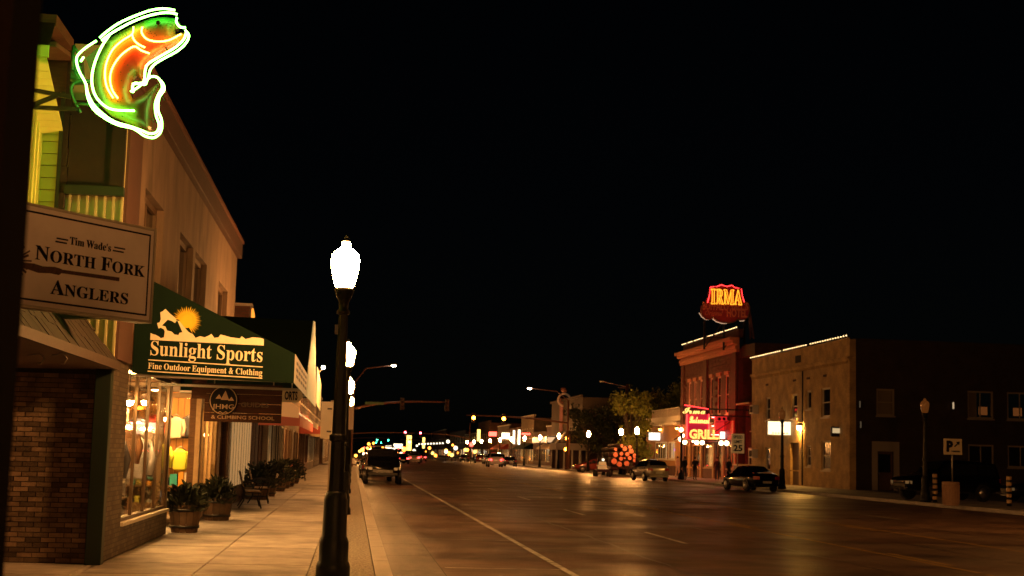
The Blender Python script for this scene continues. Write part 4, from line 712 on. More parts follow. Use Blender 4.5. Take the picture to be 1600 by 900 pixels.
# ------------------------------------------------------------------ goods and lamps inside the store
warm_bulb = EM('warm_shop_lamp', (1, .5, .15), 1100.); shelf_m = M('shelf_wood', (.3, .17, .08), .6, var=.2, vs=5)
def ceiling_lamp(x, y, z, nm):
    t = thing('pendant_lamp', nm, 'lamp', (x, y, z))
    MB().tube([(x, y, 3.0), (x, y, z+.12)], .012, 5).build('cord', black_iron, t)
    MB().lathe([(.03, .12), (.06, .1), (.16, .0), (.15, -.01), (.05, .08)], 10, (x, y, z)).build('lamp_shade', dark_wood, t)
    MB().sph((x, y, z-.02), .075, 8).build('bulb', warm_bulb, t)
for x, y, z, nm in ((-3.62, 22.3, 2.35, 'lit pendant lamp in the shop window nearest the brick pier'), (-3.7, 24.2, 2.3, 'second lit pendant lamp behind the shop window'), (-3.65, 25.7, 2.35, 'lit pendant lamp beside the recessed entrance'),
                    (-6.2, 23.5, 2.4, 'lit pendant lamp deeper inside the store behind the window'), (-6.4, 27.6, 2.4, 'lit pendant lamp inside the store behind the entrance door'), (-6.0, 33.6, 2.45, 'lit pendant lamp seen through the recessed window, above the jackets'),
                    (-5.0, 34.0, 2.1, 'low lit pendant lamp behind the window beyond the entrance'), (-4.2, 33.0, 2.2, 'lit pendant lamp close to the glass beyond the entrance'), (-7.6, 30.5, 2.5, 'lit pendant lamp at the back of the store')):
    ceiling_lamp(x, y, z, nm)
GC = [(.5, .05, .03), (.05, .12, .4), (.6, .5, .4), (.1, .3, .1), (.7, .35, .05), (.05, .05, .06), (.4, .4, .42), (.6, .6, .1), (.02, .3, .3)]
gms = [M('goods_colour_%s' % n, c, .7) for n, c in zip(('red', 'blue', 'beige', 'green', 'orange', 'black', 'grey', 'lime', 'teal'), GC)]
def shelf_unit(x, y0, y1, nm, h=2.0, ax='Y'):
    t = thing('display_shelf', nm, 'shelf', (x, y0, .12)); m = MB()
    P = (lambda a, b, c: (a, b, c))
    def bx(m, u0, u1, w0, w1, z0, z1, mi=0):
        if ax == 'Y': m.box(x+w0, x+w1, y0+u0, y0+u1, z0, z1, mi)
        else: m.box(x+u0, x+u1, y0+w0, y0+w1, z0, z1, mi)
    L = y1-y0
    for z in [q for q in (.14, .6, 1.05, 1.5) if q < h]+[h+.02]: bx(m, 0, L, 0, .4, z, z+.03)
    m.build('shelf_board', shelf_m, t); m = MB(); bx(m, -.03, 0, 0, .42, .12, h+.05); bx(m, L, L+.03, 0, .42, .12, h+.05); m.build('side_panel', shelf_m, t)
    g = MB()
    for z in [q for q in (.17, .63, 1.08, 1.53) if q < h+.05]:
        u = .04
        while u < L-.15:
            wd = random.uniform(.07, .2); hh = random.uniform(.12, .34); bx(g, u, u+wd, .08, random.uniform(.25, .38), z, z+hh, random.randrange(9)); u += wd+random.uniform(.01, .05)
    g.build('goods', gms, t)['kind'] = 'stuff'
shelf_unit(-4.25, 21.4, 23.2, 'display shelf of small goods behind the shop window nearest the pier', .6)
shelf_unit(-4.3, 23.9, 26.0, 'display shelf of goods behind the second half of the shop window', .6)
shelf_unit(-9.2, 21.0, 25.0, 'long goods shelf along the back wall behind the big window'); shelf_unit(-9.2, 27.0, 33.0, 'long goods shelf along the back wall behind the entrance')
shelf_unit(-7.2, 34.7, 37.0, 'goods shelf seen under the orange board wall through the entrance glass', 1.4, 'X')
shelf_unit(-4.85, 34.6, 35.9, 'goods shelf right of the jackets against the orange board wall', 1.3, 'X'); shelf_unit(-3.75, 31.9, 33.2, 'low rack of goods beside the folding chair', .55)
def jacket(x, y, z, m, nm, s=1.):
    t = thing('jacket', nm, 'jacket', (x, y, z)); k = s
    MB().add([(x+a*k, y+b*k, z+c*k) for a, b, c in [(-.2, -.1, -.7), (.2, -.1, -.7), (.22, .1, -.7), (-.22, .1, -.7), (-.24, -.12, -.1), (.24, -.12, -.1), (.22, .1, -.1), (-.22, .1, -.1), (-.08, -.06, 0), (.08, -.06, 0), (.08, .05, 0), (-.08, .05, 0)]],
        [(0, 1, 5, 4), (1, 2, 6, 5), (2, 3, 7, 6), (3, 0, 4, 7), (4, 5, 9, 8), (5, 6, 10, 9), (6, 7, 11, 10), (7, 4, 8, 11), (8, 9, 10, 11), (3, 2, 1, 0)]).build('torso', m, t, bev=.03)
    for q in (-1, 1): MB().tube([(x+q*.2*k, y, z-.1*k), (x+q*.3*k, y-.03, z-.35*k), (x+q*.27*k, y-.08, z-.62*k)], [.075*k, .065*k, .05*k], 7).build('sleeve', m, t)
    MB().tube([(x-.2*k, y, z-.04), (x, y, z+.06), (x+.2*k, y, z-.04)], .01, 4).build('hanger', steel, t)
jg = M('green_fabric', (.06, .28, .08), .8); jy = M('lime_yellow_fabric', (.6, .62, .05), .8)
jacket(-4.75, 32.6, 1.75, jg, 'dark green jacket hanging behind the entrance glass'); jacket(-4.3, 33.2, 1.6, jy, 'lime yellow jacket hanging beside the dark green one', .8); jacket(-3.95, 33.8, 1.5, jy, 'smaller lime yellow jacket nearest the pale post', .7)
for x, y, z, mi, nm in ((-4.55, 34.2, 2.3, 0, 'red jacket hanging high in front of the orange board wall'), (-4.15, 34.3, 2.25, 2, 'beige jacket hanging high beside the red one'), (-3.8, 34.4, 2.3, 5, 'black jacket hanging high against the orange boards, rightmost'), (-5.0, 34.2, 2.2, 1, 'blue jacket hanging high at the left of the red one'), (-5.4, 34.5, 1.6, 4, 'orange jacket low at the left behind the entrance glass'), (-5.0, 33.4, 1.35, 6, 'grey jacket hanging low behind the folding chair')):
    jacket(x, y, z, gms[mi], nm, .72)
jacket(-3.65, 22.0, 1.7, gms[5], 'black jacket on display in the shop window nearest the pier'); jacket(-3.65, 23.2, 1.9, M('brown_fabric', (.16, .08, .035), .8), 'brown jacket on display behind the shop window'); jacket(-3.62, 24.6, 1.7, gms[6], 'grey jacket on display behind the shop window'); jacket(-3.68, 25.6, 1.95, gms[2], 'beige jacket on display behind the last pane of the shop window')
ch = thing('camp_chair', 'folding camp chair with teal rim on a display table behind the glass', 'chair', (-4.5, 31.9, .12)); cx, cy = -4.35, 32.0
ring = [(cx+.36*cos(a), cy+.2*sin(a), .95+.1*sin(a)-.06*cos(a)) for a in [i*pi/8 for i in range(16)]]
MB().tube(ring, .03, 6, closed=True).build('rim', M('teal_plastic', (.02, .35, .32), .4), ch)
MB().add([(cx, cy, .78)]+[(a-(a-cx)*.05, b, c) for a, b, c in ring], [(0, i+1, (i+1) % 16+1) for i in range(16)]).build('seat_sling', gms[5], ch)
for dx, dy in ((-.25, -.12), (.25, -.12), (-.25, .12), (.25, .12)): MB().tube([(cx+dx, cy+dy, .9), (cx-dx*.9, cy+dy, .14)], .018, 5).build('leg', steel, ch)
# vertical fluorescent-lit card in window
cb = thing('window_board', 'pale display board standing behind the last pane of the shop window', 'board', (-3.9, 25.2, .12))
MB().box(-4.02, -3.98, 24.9, 26.1, .9, 2.3).build('board', cream, cb); MB().box(-4.04, -3.96, 24.95, 25.0, .12, .9).build('leg', steel, cb); MB().box(-4.04, -3.96, 26.0, 26.05, .12, .9).build('leg', steel, cb)
vb = thing('vertical_blind', 'row of tall lit vertical blinds across the shop front past the entrance', 'blind', (-3.6, 36.3, .5))
blm = M('blind_fabric', (.6, .48, .3), .8, em=(1, .55, .2), es=.3)
# ------------------------------------------------------------------ green awning with lettering
AY = 21.41
aw = thing('green_awning', 'dark green canvas awning lettered Sunlight Sports with a yellow sun and mountains', 'awning', (SL, AY, 2.6))
sec = [(-3.26, 4.1), (-.9, 2.98), (-.9, 2.545), (-3.26, 2.615)]
MB().slab([(x, AY, z) for x, z in sec], (0, .02, 0)).build('end_panel', awn_green, aw)
for i, (ya, yb) in enumerate(((AY+.022, 23.4), (23.4, 25.4), (25.4, 27.4))):
    sg = .03
    MB().add([(-.9, ya, 2.98), (-.9, yb, 2.98), (-3.26, yb, 4.1), (-3.26, ya, 4.1), (-2.1, (ya+yb)/2, 3.55-sg)], [(0, 1, 4), (1, 2, 4), (2, 3, 4), (3, 0, 4)]).build('roof_panel', awn_green, aw)
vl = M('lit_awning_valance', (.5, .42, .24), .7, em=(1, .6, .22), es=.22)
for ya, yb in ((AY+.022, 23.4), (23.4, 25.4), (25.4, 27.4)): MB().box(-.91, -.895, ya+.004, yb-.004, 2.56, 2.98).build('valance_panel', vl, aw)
v2 = MB()
for z in (2.66, 2.76, 2.86):
    for k in range(5): v2.box(-.894, -.891, 22+k*1.0, 22.7+k*1.0, z, z+.045)
v2.build('valance_lettering', M('faded_print', (.2, .15, .08), .7), aw)
MB().box(-3.2, -.92, 27.39, 27.41, 2.58, 2.98).build('far_panel', awn_green, aw)
fr = MB()
for y in (AY+.05, 24.4, 27.3):
    MB().bar((-3.26, y, 2.59), (-.93, y, 2.57), .04).build('frame_bar', steel, aw); MB().bar((-3.26, y, 4.05), (-.93, y, 2.95), .04).build('frame_bar', steel, aw)
TY = AY-.004; Px = .00964
def L_(px, py): p = at(px, py, Y=TY); return p
p0 = L_(233, 556); p1 = L_(411, 567); l, tw = serif_loops('Sunlight Sports')
RS = Vector((1, 0, -.03))
put(l, (p0.x, TY, 2.893), RS, ZV, .208, p1.x-p0.x, tw, ext=.003).build('lettering', cream, aw)
p0 = L_(231, 575); p1 = L_(410, 585); l, tw = serif_loops('Fine Outdoor Equipment & Clothing')
put(l, (p0.x, TY, 2.69), RS, ZV, .088, p1.x-p0.x, tw, ext=.003).build('lettering', cream, aw)
ru = MB(); dz_ = -.03*(p1.x-p0.x)
for z in (2.812, 2.645): MB().slab([(p0.x, TY-.003, z), (p1.x, TY-.003, z+dz_), (p1.x, TY-.003, z+dz_+.015), (p0.x, TY-.003, z+.015)], (0, .005, 0)).build('rule', cream, aw)
def lc(cx, cy): return (190+cx/5.625, 440+cy/5.625)
mt = [(252, 512), (255, 452), (275, 462), (300, 468), (330, 485), (345, 497), (372, 490), (380, 440), (372, 420), (345, 405), (325, 412), (312, 365), (335, 358), (345, 330), (340, 270), (360, 262), (385, 240), (405, 260), (430, 285), (470, 315),
      (485, 340), (470, 365), (440, 345), (405, 335), (375, 365), (355, 385), (385, 395), (400, 430), (440, 440), (465, 465), (500, 470), (510, 450), (535, 445), (490, 340), (510, 350), (585, 440), (600, 450), (625, 460), (650, 495), (690, 480), (730, 490), (765, 475),
      (790, 460), (815, 495), (850, 490), (870, 465), (910, 475), (960, 490), (1040, 500), (1055, 480), (1090, 505), (1150, 490), (1220, 495), (1250, 505), (1250, 562)]
pts = [L_(*lc(*p)) for p in mt]; vs, fs = _curve_mesh([[(p.x, p.z) for p in pts]], .003)
MB().add([(v.x, TY+v.z, v.y) for v in vs], fs).build('mountain_emblem', cream, aw)
sn = MB(); c = L_(*lc(572, 345)); c.y = TY+.001; R0 = .105
sn.slab([(c.x+R0*cos(a), c.y, c.z+R0*sin(a)) for a in [i*pi/12 for i in range(24)]], (0, -.003, 0))
for i in range(26):
    a = radians(-62+i*9.2); 
    if a > radians(172): break
    r1 = .225 if i % 2 else .205; w_ = .0125
    sn.slab([(c.x+R0*.95*cos(a)-w_*sin(a), c.y, c.z+R0*.95*sin(a)+w_*cos(a)), (c.x+R0*.95*cos(a)+w_*sin(a), c.y, c.z+R0*.95*sin(a)-w_*cos(a)), (c.x+r1*cos(a), c.y, c.z+r1*sin(a))], (0, -.003, 0))
sn.build('sun_emblem', sun_yellow, aw)
# ------------------------------------------------------------------ hanging boards under the awning
BY = 26.0
jb = thing('hanging_board', 'brown hanging board reading JHMG and CLIMBING SCHOOL under the green awning', 'sign', (-2, BY, 2.0))
for z0, z1 in ((2.02, 2.18), (2.185, 2.35), (2.355, 2.52), (2.525, 2.7)): MB().box(-2.66, -1.29, BY, BY+.05, z0, z1).build('plank', M('weathered_sign_board', (.03, .012, .006), .9, spec=.1, var=.35, vs=9, bump=.3, bs=30, stretch=(.3, 1, 3)), jb)
MB().box(-2.9, -2.64, BY+.02, BY+.06, 2.42, 2.8).build('plank', _mats['weathered_sign_board'], jb)
bc = (-2.325, 2.4); MB().slab([(bc[0]+.26*cos(a), BY, bc[1]+.27*sin(a)) for a in [i*pi/14 for i in range(28)]], (0, -.025, 0)).build('badge', M('badge_black', (.008, .007, .006), .9, spec=.05), jb)
tan = M('tan_lettering', (.2, .12, .07), .6)
MB().tube([(bc[0]+.235*cos(a), BY-.028, bc[1]+.245*sin(a)) for a in [i*pi/14 for i in range(28)]], .008, 5, closed=True).build('badge_ring', tan, jb)
sans('JHMG', (bc[0]-.19, BY-.028, 2.25), XV, ZV, .085, .38, .003, bold=.01).build('lettering', tan, jb)
pk_ = MB()
for tri in (((-.14, .05), (-.08, .13), (-.03, .05)), ((-.05, .03), (.03, .2), (.1, .03)), ((.08, .02), (.14, .09), (.19, .02))): pk_.slab([(bc[0]+a, BY-.027, bc[1]-.02+b) for a, b in tri], (0, -.003, 0))
pk_.build('badge_peaks', tan, jb)
MB().tube([(bc[0]-.1, BY-.027, 2.17), (bc[0]-.05, BY-.027, 2.2), (bc[0], BY-.027, 2.17), (bc[0]+.05, BY-.027, 2.2), (bc[0]+.1, BY-.027, 2.17)], .009, 5).build('badge_rope', tan, jb)
sans('& CLIMBING SCHOOL', (-2.53, BY-.004, 2.075), XV, ZV, .062, 1.12, .003, bold=.012).build('lettering', tan, jb)
sans('GUIDES', (-2.02, BY-.004, 2.3), XV, ZV, .08, .5, .003, bold=.02).build('lettering', M('dark_lettering', (.05, .025, .015), .6), jb)
for x in (-2.5, -1.45): MB().tube([(x, BY+.02, 2.69), (x, BY+.02, 3.2)], .01, 5).build('hanger_chain', steel, jb)
ob = thing('hanging_board', 'small pale rounded hanging board with dark letters ORTS beyond the brown board', 'sign', (-1.3, 27, 2.5))
pa = at(430, 628, Y=27); pb = at(473, 608, Y=27); hh = pb.z-pa.z
MB().slab([(pa.x, 27, pa.z+.03), (pa.x+.03, 27, pa.z), (pb.x-.08, 27, pa.z), (pb.x, 27, pa.z+.08), (pb.x, 27, pb.z-.08), (pb.x-.08, 27, pb.z), (pa.x+.03, 27, pb.z), (pa.x, 27, pb.z-.03)], (0, .04, 0)).build('board', M('pale_sign_board', (.5, .4, .28), .6), ob)
sans('ORTS', (pa.x+.17, 26.996, pa.z+.05), XV, ZV, hh-.1, pb.x-pa.x-.26, .003, bold=.03).build('lettering', ink, ob)
MB().tube([(pb.x-.2, 27.02, pb.z), (pb.x-.2, 27.02, 3.0)], .01, 5).build('hanger_chain', steel, ob)
# ------------------------------------------------------------------ second awning: gabled canopy, and the third
ab = thing('gabled_awning', 'tall dark green gabled awning with a pale pointed lit front', 'awning', (SL, 30, 2.6))
XF = -.9; fp_ = [(27.45, 2.56), (33.5, 2.56), (33.5, 2.75), (30.4, 4.26), (29.5, 4.2), (27.45, 3.15)]
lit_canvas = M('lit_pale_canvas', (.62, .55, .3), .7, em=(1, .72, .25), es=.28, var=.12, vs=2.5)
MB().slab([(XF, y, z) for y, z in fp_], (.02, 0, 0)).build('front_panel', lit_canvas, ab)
MB().add([(XF, 27.45, 3.15), (XF, 29.5, 4.2), (SL, 29.5, 4.25), (SL, 27.45, 3.2)], [(0, 1, 2, 3)]).build('near_slope', awn_green, ab)
MB().add([(XF, 29.5, 4.2), (XF, 30.4, 4.26), (SL, 30.4, 4.28), (SL, 29.5, 4.25)], [(0, 1, 2, 3)]).build('ridge', awn_green, ab)
MB().add([(XF, 30.4, 4.26), (XF, 33.5, 2.75), (SL, 33.5, 2.8), (SL, 30.4, 4.28)], [(0, 1, 2, 3)]).build('far_slope', awn_green, ab)
MB().add([(XF, 27.45, 2.56), (XF, 27.45, 3.15), (SL, 27.45, 3.2), (SL, 27.45, 2.56)], [(0, 1, 2, 3)]).build('end_panel', awn_green, ab)
a3 = thing('lit_awning', 'low pale lit awning beyond the gabled one', 'awning', (SL, 36, 2.6))
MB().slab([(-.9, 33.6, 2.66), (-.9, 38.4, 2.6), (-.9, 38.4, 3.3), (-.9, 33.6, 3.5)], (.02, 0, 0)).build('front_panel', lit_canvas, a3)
MB().add([(-.9, 33.6, 3.5), (-.9, 38.4, 3.3), (SL, 38.4, 3.5), (SL, 33.6, 3.7)], [(0, 1, 2, 3)]).build('roof_panel', awn_green, a3)
lb = thing('wall_light', 'small bright lamp on the edge of the pale awnings', 'lamp', (-.8, 37.5, 3.35)); MB().sph((-.8, 36.0, 3.62), .05, 8).build('bulb', EM('white_spot', (1, .8, .5), 60), lb); MB().bar((-.9, 36.0, 3.5), (-.8, 36, 3.6), .03).build('bracket', steel, lb)
# red and white striped awning of the next shop
rw = thing('striped_awning', 'red awning with lit orange end and pale striped front beyond the boards', 'awning', (SL, 42, 2.4))
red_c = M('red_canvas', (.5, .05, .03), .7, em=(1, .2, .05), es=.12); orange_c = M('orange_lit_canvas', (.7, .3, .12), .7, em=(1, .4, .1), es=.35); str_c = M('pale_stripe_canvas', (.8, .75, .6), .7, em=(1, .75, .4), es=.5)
MB().slab([(-2.6, 40, 2.32), (-1.5, 40, 2.32), (-1.5, 40, 2.72), (-2.4, 40, 3.25), (-2.6, 40, 3.25)], (0, .02, 0)).build('end_panel', orange_c, rw)
MB().slab([(-2.6, 39.99, 2.2), (-1.48, 39.99, 2.2), (-1.48, 39.99, 2.42), (-2.6, 39.99, 2.5)], (0, .01, 0)).build('end_valance', red_c, rw)
for i in range(7):
    y = 40.02+i*1.9; MB().slab([(-1.48, y, 2.5), (-1.48, y+1.88, 2.5), (-2.3, y+1.88, 3.2), (-2.3, y, 3.2)], (.01, 0, .02)).build('stripe', str_c if i % 2 == 0 else orange_c, rw)
    MB().box(-1.5, -1.47, y, y+1.88, 2.2, 2.49).build('valance', red_c, rw)
# ------------------------------------------------------------------ row of shop fronts further down the left side
def shop_row(y0, y1, h, wm, label, side='L', seed=0, awn=None, upper=True, glow=1., signs=True, nw=None):
    rnd = random.Random(seed); P = PS_ if side == 'L' else Plane('X', SR, -1); X0 = SL if side == 'L' else SR; s_ = -1 if side == 'L' else 1
    t = thing('shop_building', label, 'building', (X0, (y0+y1)/2, 0)); n = nw or max(2, int((y1-y0)/3.2)); hs = []; step = (y1-y0-.6)/n
    for i in range(n):
        a = y0+.3+i*step+.25; b = a+step-.5; door = (i == n//2); hs.append((a, b if not door else a+1.3, .05 if door else .55, 2.6))
    up = []
    if upper and h > 6: up = [(y0+.3+i*step+step*.3, y0+.3+i*step+step*.72, 4.4, 6.1) for i in range(n)]
    MB().wall(P, y0+.01, y1-.01, 0, h, hs+up, .3).build('front_wall', wm, t)
    MB().box(X0+s_*.31, X0+s_*12, y0+.02, y0+.3, 0, h-.3).build('side_wall', wm, t); MB().box(X0+s_*.31, X0+s_*12, y1-.3, y1-.02, 0, h-.3).build('side_wall', wm, t)
    MB().box(X0+s_*.31, X0+s_*12, y0+.02, y1-.02, h-.42, h-.32).build('roof', dark_panel, t)
    MB().pb(P, y0-.02, y1+.02, -.35, .12, h, h+.16).build('cornice', wm if seed % 2 or side == 'L' else pale_frame, t)
    for i, q in enumerate(hs):
        o = window(t, P, *q, fm=dark_wood if seed % 2 else pale_frame, pane=GLS, fw=.08, cols=1 if q[3]-q[2] > 2.3 else 2, rows=1, sill=False, name='shop_door' if q[2] < .2 else 'shop_window')
        c = rnd.choice([(1, .55, .18), (1, .7, .35), (1, .45, .1), (1, .62, .3), (.9, .3, .1)])
        gm = M('shop_glow_%d_%d' % (seed, i), (.4, .3, .2), .8, em=c, es=rnd.choice([.25, .6, 1.0, .1, 1.4])*glow, var=.5, vs=3)
        MB().pb(P, q[0], q[1], -1.3, -1.25, q[2], q[3]).build('lit_interior', gm, t)
    for q in up: window(t, P, *q, fm=pale_frame, pane=dark_glass, fw=.1, rows=2)
    if awn:
        am, dz = awn; a = y0+.5; b = y1-.5
        tb = thing('shop_awning', 'canvas awning over the windows of the '+' '.join(label.split(' with ')[0].split()[:9]), 'awning', (X0, (a+b)/2, 2.8))
        e = P(0, 1.6, 0).x; i0 = P(0, .01, 0).x
        MB().add([(e, a, 2.75), (e, b, 2.75), (i0, b, 3.5+dz), (i0, a, 3.5+dz)], [(0, 1, 2, 3)]).build('canvas', am, tb)
        MB().add([(e, a, 2.5), (e, b, 2.5), (e, b, 2.75), (e, a, 2.75)], [(0, 1, 2, 3)]).build('valance', am, tb)
        MB().add([(e, a, 2.5), (e, a, 2.75), (i0, a, 3.5+dz), (i0, a, 2.5)], [(0, 1, 2, 3)]).build('end_panel', am, tb)
    return t
brickA = brickmat('dark_red_brick', (.1, .035, .022), (.07, .025, .017), (.05, .04, .03), .25, .08)
brickB = brickmat('tan_brick', (.2, .13, .07), (.16, .1, .055), (.12, .09, .05), .25, .08)
tan_c = M('tan_canvas', (.4, .3, .18), .8); redc2 = M('maroon_canvas', (.25, .04, .03), .8)
shop_row(38.6, 47, 4.9, dark_wood, 'low dark timber shop front with lit blinds just past the peach store', 'L', 1, None, glow=.9)
for i in range(8): MB().pb(PS_, 39.2+i*.95, 39.75+i*.95, .02, .04, .5, 2.6).build('slat', blm, vb)
shop_row(47, 56, 4.6, brickA, 'dark red brick shop building with coloured lights in its windows, left side', 'L', 3, (redc2, 0), glow=1.4)
far_stucco = M('grey_brown_stucco', (.085, .06, .045), .85, var=.2, vs=.6)
shop_row(56, 70, 4.8, far_stucco, 'plain stucco shop building beyond the dark red brick one, left side', 'L', 4, (tan_c, .1), glow=1.)
shop_row(70, 88, 6.2, brickB, 'long tan brick shop building halfway down the left side', 'L', 5, None, glow=1.)
shop_row(88, 108, 6.2, brickA, 'taller dark brick block with upper windows on the left side', 'L', 7, (redc2, .1), glow=1.)
shop_row(108, 146, 6.5, far_stucco, 'last stucco block with shop windows before the crossing, left side', 'L', 8, (tan_c, 0), glow=1.2)
for k, (a, b) in enumerate(((163, 200), (200, 250), (250, 298), (316, 380), (380, 448))):
    shop_row(a, b, 6+k % 3, (brickB, far_stucco, brickA)[k % 3], ['first low block past the crossing on the left side', 'second block past the crossing on the left side', 'third block past the crossing on the left side', 'fourth block far down the left side', 'farthest block down the left side'][k], 'L', 20+k, None, glow=2.2, nw=8)
# orange light on the roof beyond the store
ob_ = thing('roof_light', 'small orange flame shaped light above the dark roof past the peach store', 'light', at(392, 497, Y=43))
q = at(392, 497, Y=43); MB().lathe([(.09, 0), (.12, .04), (.09, .2), (.05, .34), (.02, .44)], 8, q).build('flame_lamp', EM('orange_flame', (1, .3, .03), 1.6), ob_)
MB().box(q.x-.15, q.x+.15, 42.9, 43.1, 5.3, q.z).build('stand', black_iron, ob_)
cn = thing('chimney', 'dark chimney block on the roof past the peach store', 'chimney', (at(380, 500, Y=42).x, 42, 5)); p = at(380, 478, Y=42); MB().box(p.x-.25, p.x+.2, 42, 42.6, 4.7, p.z).build('stack', brickA, cn); MB().box(p.x-.3, p.x+.25, 41.95, 42.65, p.z, p.z+.08).build('cap', concrete, cn)
# ------------------------------------------------------------------ planters, benches
leaf_m = M('juniper_leaves', (.018, .024, .009), .7, var=.4, vs=9)
def shrub(c, rx, ry, rz, n, size, seed, mi=None):
    rnd = random.Random(seed); m = MB()
    for i in range(n):
        a = rnd.uniform(0, 2*pi); e = rnd.uniform(-.2, 1)*pi/2; r = rnd.uniform(.45, 1.)*(1+.25*sin(a*3+seed))
        p = Vector((c[0]+rx*r*cos(a)*cos(e), c[1]+ry*r*sin(a)*cos(e), c[2]+rz*r*max(-.15, sin(e)))); d = Vector((cos(a)*.7+rnd.uniform(-.4, .4), sin(a)*.7+rnd.uniform(-.4, .4), rnd.uniform(.1, 1))).normalized()
        s_ = d.cross(Vector((rnd.uniform(-1, 1), rnd.uniform(-1, 1), rnd.uniform(-1, 1)))).normalized()*size*rnd.uniform(.15, .3); l = d*size*rnd.uniform(.6, 1.3)
        m.add([p-s_, p+s_, p+l*.6+s_*.8, p+l, p+l*.6-s_*.8], [(0, 1, 2, 3, 4)])
    return m
def barrel(x, y, r, h, nm, seed, flowers=None, sc=1.):
    t = thing('barrel_planter', nm, 'planter', (x, y, 0), None); n = 14
    for i in range(n):
        a0 = 2*pi*i/n+.02; a1 = 2*pi*(i+1)/n-.02; pr_ = [(.78, 0), (.93, h*.55), (1., h)]
        vs = [(x+r*k*q*cos(a), y+r*k*q*sin(a), z) for q in (1, .93) for k, z in pr_ for a in (a0, a1)]
        MB().add(vs, [(0, 1, 3, 2), (2, 3, 5, 4), (7, 6, 8, 9), (9, 8, 10, 11), (4, 5, 11, 10), (1, 7, 9, 3), (3, 9, 11, 5), (6, 0, 2, 8), (8, 2, 4, 10)]).build('stave', M('barrel_stave', (.11, .065, .035), .75, var=.3, vs=9, obj=.2), t)
    for k, z in ((.86, h*.22), (.985, h*.82)):
        MB().lathe([(r*k+.004, z-.025), (r*k+.012, z-.025), (r*k+.018, z+.025), (r*k+.004, z+.025)], 20, (x, y, 0)).build('hoop', black_iron, t)
    MB().lathe([(r*.9, h-.08), (.01, h-.06)], 14, (x, y, 0)).build('earth', soil, t)
    o = shrub((x, y, h-.05), r*1.15*sc, r*1.15*sc, r*1.15*sc, 900, .13, seed).build('shrub', leaf_m, t); o['kind'] = 'stuff'
    if flowers:
        m = MB(); rnd = random.Random(seed)
        for i in range(14): a = rnd.uniform(0, 6.28); q = rnd.uniform(.3, 1)*r; m.sph((x+q*cos(a), y+q*sin(a), h+rnd.uniform(.1, r)), .06, 6)
        m.build('blossoms', flowers, t)['kind'] = 'stuff'
    return t
barrel(-3.0, 26.9, .3, .5, 'half barrel planter with a juniper shrub, nearest the shop window', 3)
barrel(-2.85, 31.6, .33, .48, 'second half barrel planter with a wide bush, beside the bench', 5)
pkf = M('pink_blossom', (.6, .12, .15), .6); whf = M('white_blossom', (.6, .55, .5), .6)
for x, y, f, nm in ((-2.85, 44.5, None, 'dark barrel planter under the lit windows past the bench'), (-2.8, 47.8, whf, 'barrel planter with pale flowers past the bench'), (-2.75, 53.5, None, 'leafy barrel planter in the dark shop fronts'),
                    (-2.75, 57.5, pkf, 'barrel planter with pink flowers, left pavement'), (-2.7, 60.5, whf, 'barrel planter with white flowers beside the pink one'), (-2.7, 66, None, 'farthest barrel planter with bushy plants')):
    barrel(x, y, .42, .5, nm, int(y*10), f, 1.15)
def bench(x, y, nm, rot=0.):
    t = thing('park_bench', nm, 'bench', (0, 0, 0)); L = 1.4
    for i in range(4): MB().box(-.05+i*.1, .04+i*.1, -L/2, L/2, .42, .45).build('seat_slat', M('bench_slat', (.3, .18, .09), .5, var=.2, vs=7), t)
    for i in range(4): z = .55+i*.1; MB().slab([(-.1-.03*i, -L/2, z), (-.1-.03*i, L/2, z), (-.125-.03*i, L/2, z+.085), (-.125-.03*i, -L/2, z+.085)], (-.02, 0, 0)).build('back_slat', _mats['bench_slat'], t)
    for s_ in (-1, 1):
        yy = s_*(L/2-.06); m = MB()
        m.tube([(.36, yy, 0), (.3, yy, .2), (.34, yy, .4), (-.08, yy, .41), (-.22, yy, .95)], .02, 6); m.tube([(-.22, yy, 0), (-.1, yy, .2), (-.08, yy, .41)], .02, 6); m.tube([(-.16, yy, .66), (.1, yy, .7), (.34, yy, .64), (.37, yy, .58), (.32, yy, .42)], .018, 6)
        m.build('cast_end', black_iron, t)
    t.location = (x, y, 0); t.rotation_euler = (0, 0, rot); return t
bench(-2.72, 38.6, 'cast iron and wood bench on the pavement past the two near planters', .1)
bench(-2.7, 42.0, 'second bench just behind the first one on the left pavement', .05)
bench(-2.6, 72, 'far bench on the dark part of the left pavement', 0)
# white signs on posts
def post_sign(px0, py0, px1, py1, Y, pxp, nm, d=.03, brackets=True):
    a = at(px0, py1, Y=Y); b = at(px1, py0, Y=Y); c = at(pxp, py1, Y=Y); t = thing('post_sign', nm, 'sign', (c.x, Y, 0))
    MB().box(a.x, b.x, Y, Y+d, a.z, b.z).build('panel', M('blank_white_panel', (.72, .66, .52), .5, var=.05), t)
    return t, a, b, c
t, a, b, c = post_sign(500, 628, 522, 685, 46, 517, 'blank white panel sign on a pale post between the lamp posts and shops')
MB().tube([(c.x, 46.06, 0), (c.x, 46.06, b.z+.05)], .05, 8).build('post', M('pale_post', (.5, .42, .32), .5), t)
for z in (a.z+.2, b.z-.25): MB().box(a.x+.2, c.x, 45.96, 46.0, z, z+.05).build('bracket', black_iron, t)
t, a, b, c = post_sign(543, 635, 553, 671, 52.7, 547, 'narrow white banner hanging on the third lamp post')
MB().box(a.x-.05, b.x, 52.65, 52.7, b.z, b.z+.03).build('bracket', black_iron, t); MB().box(a.x-.05, b.x, 52.65, 52.7, a.z-.03, a.z).build('bracket', black_iron, t)
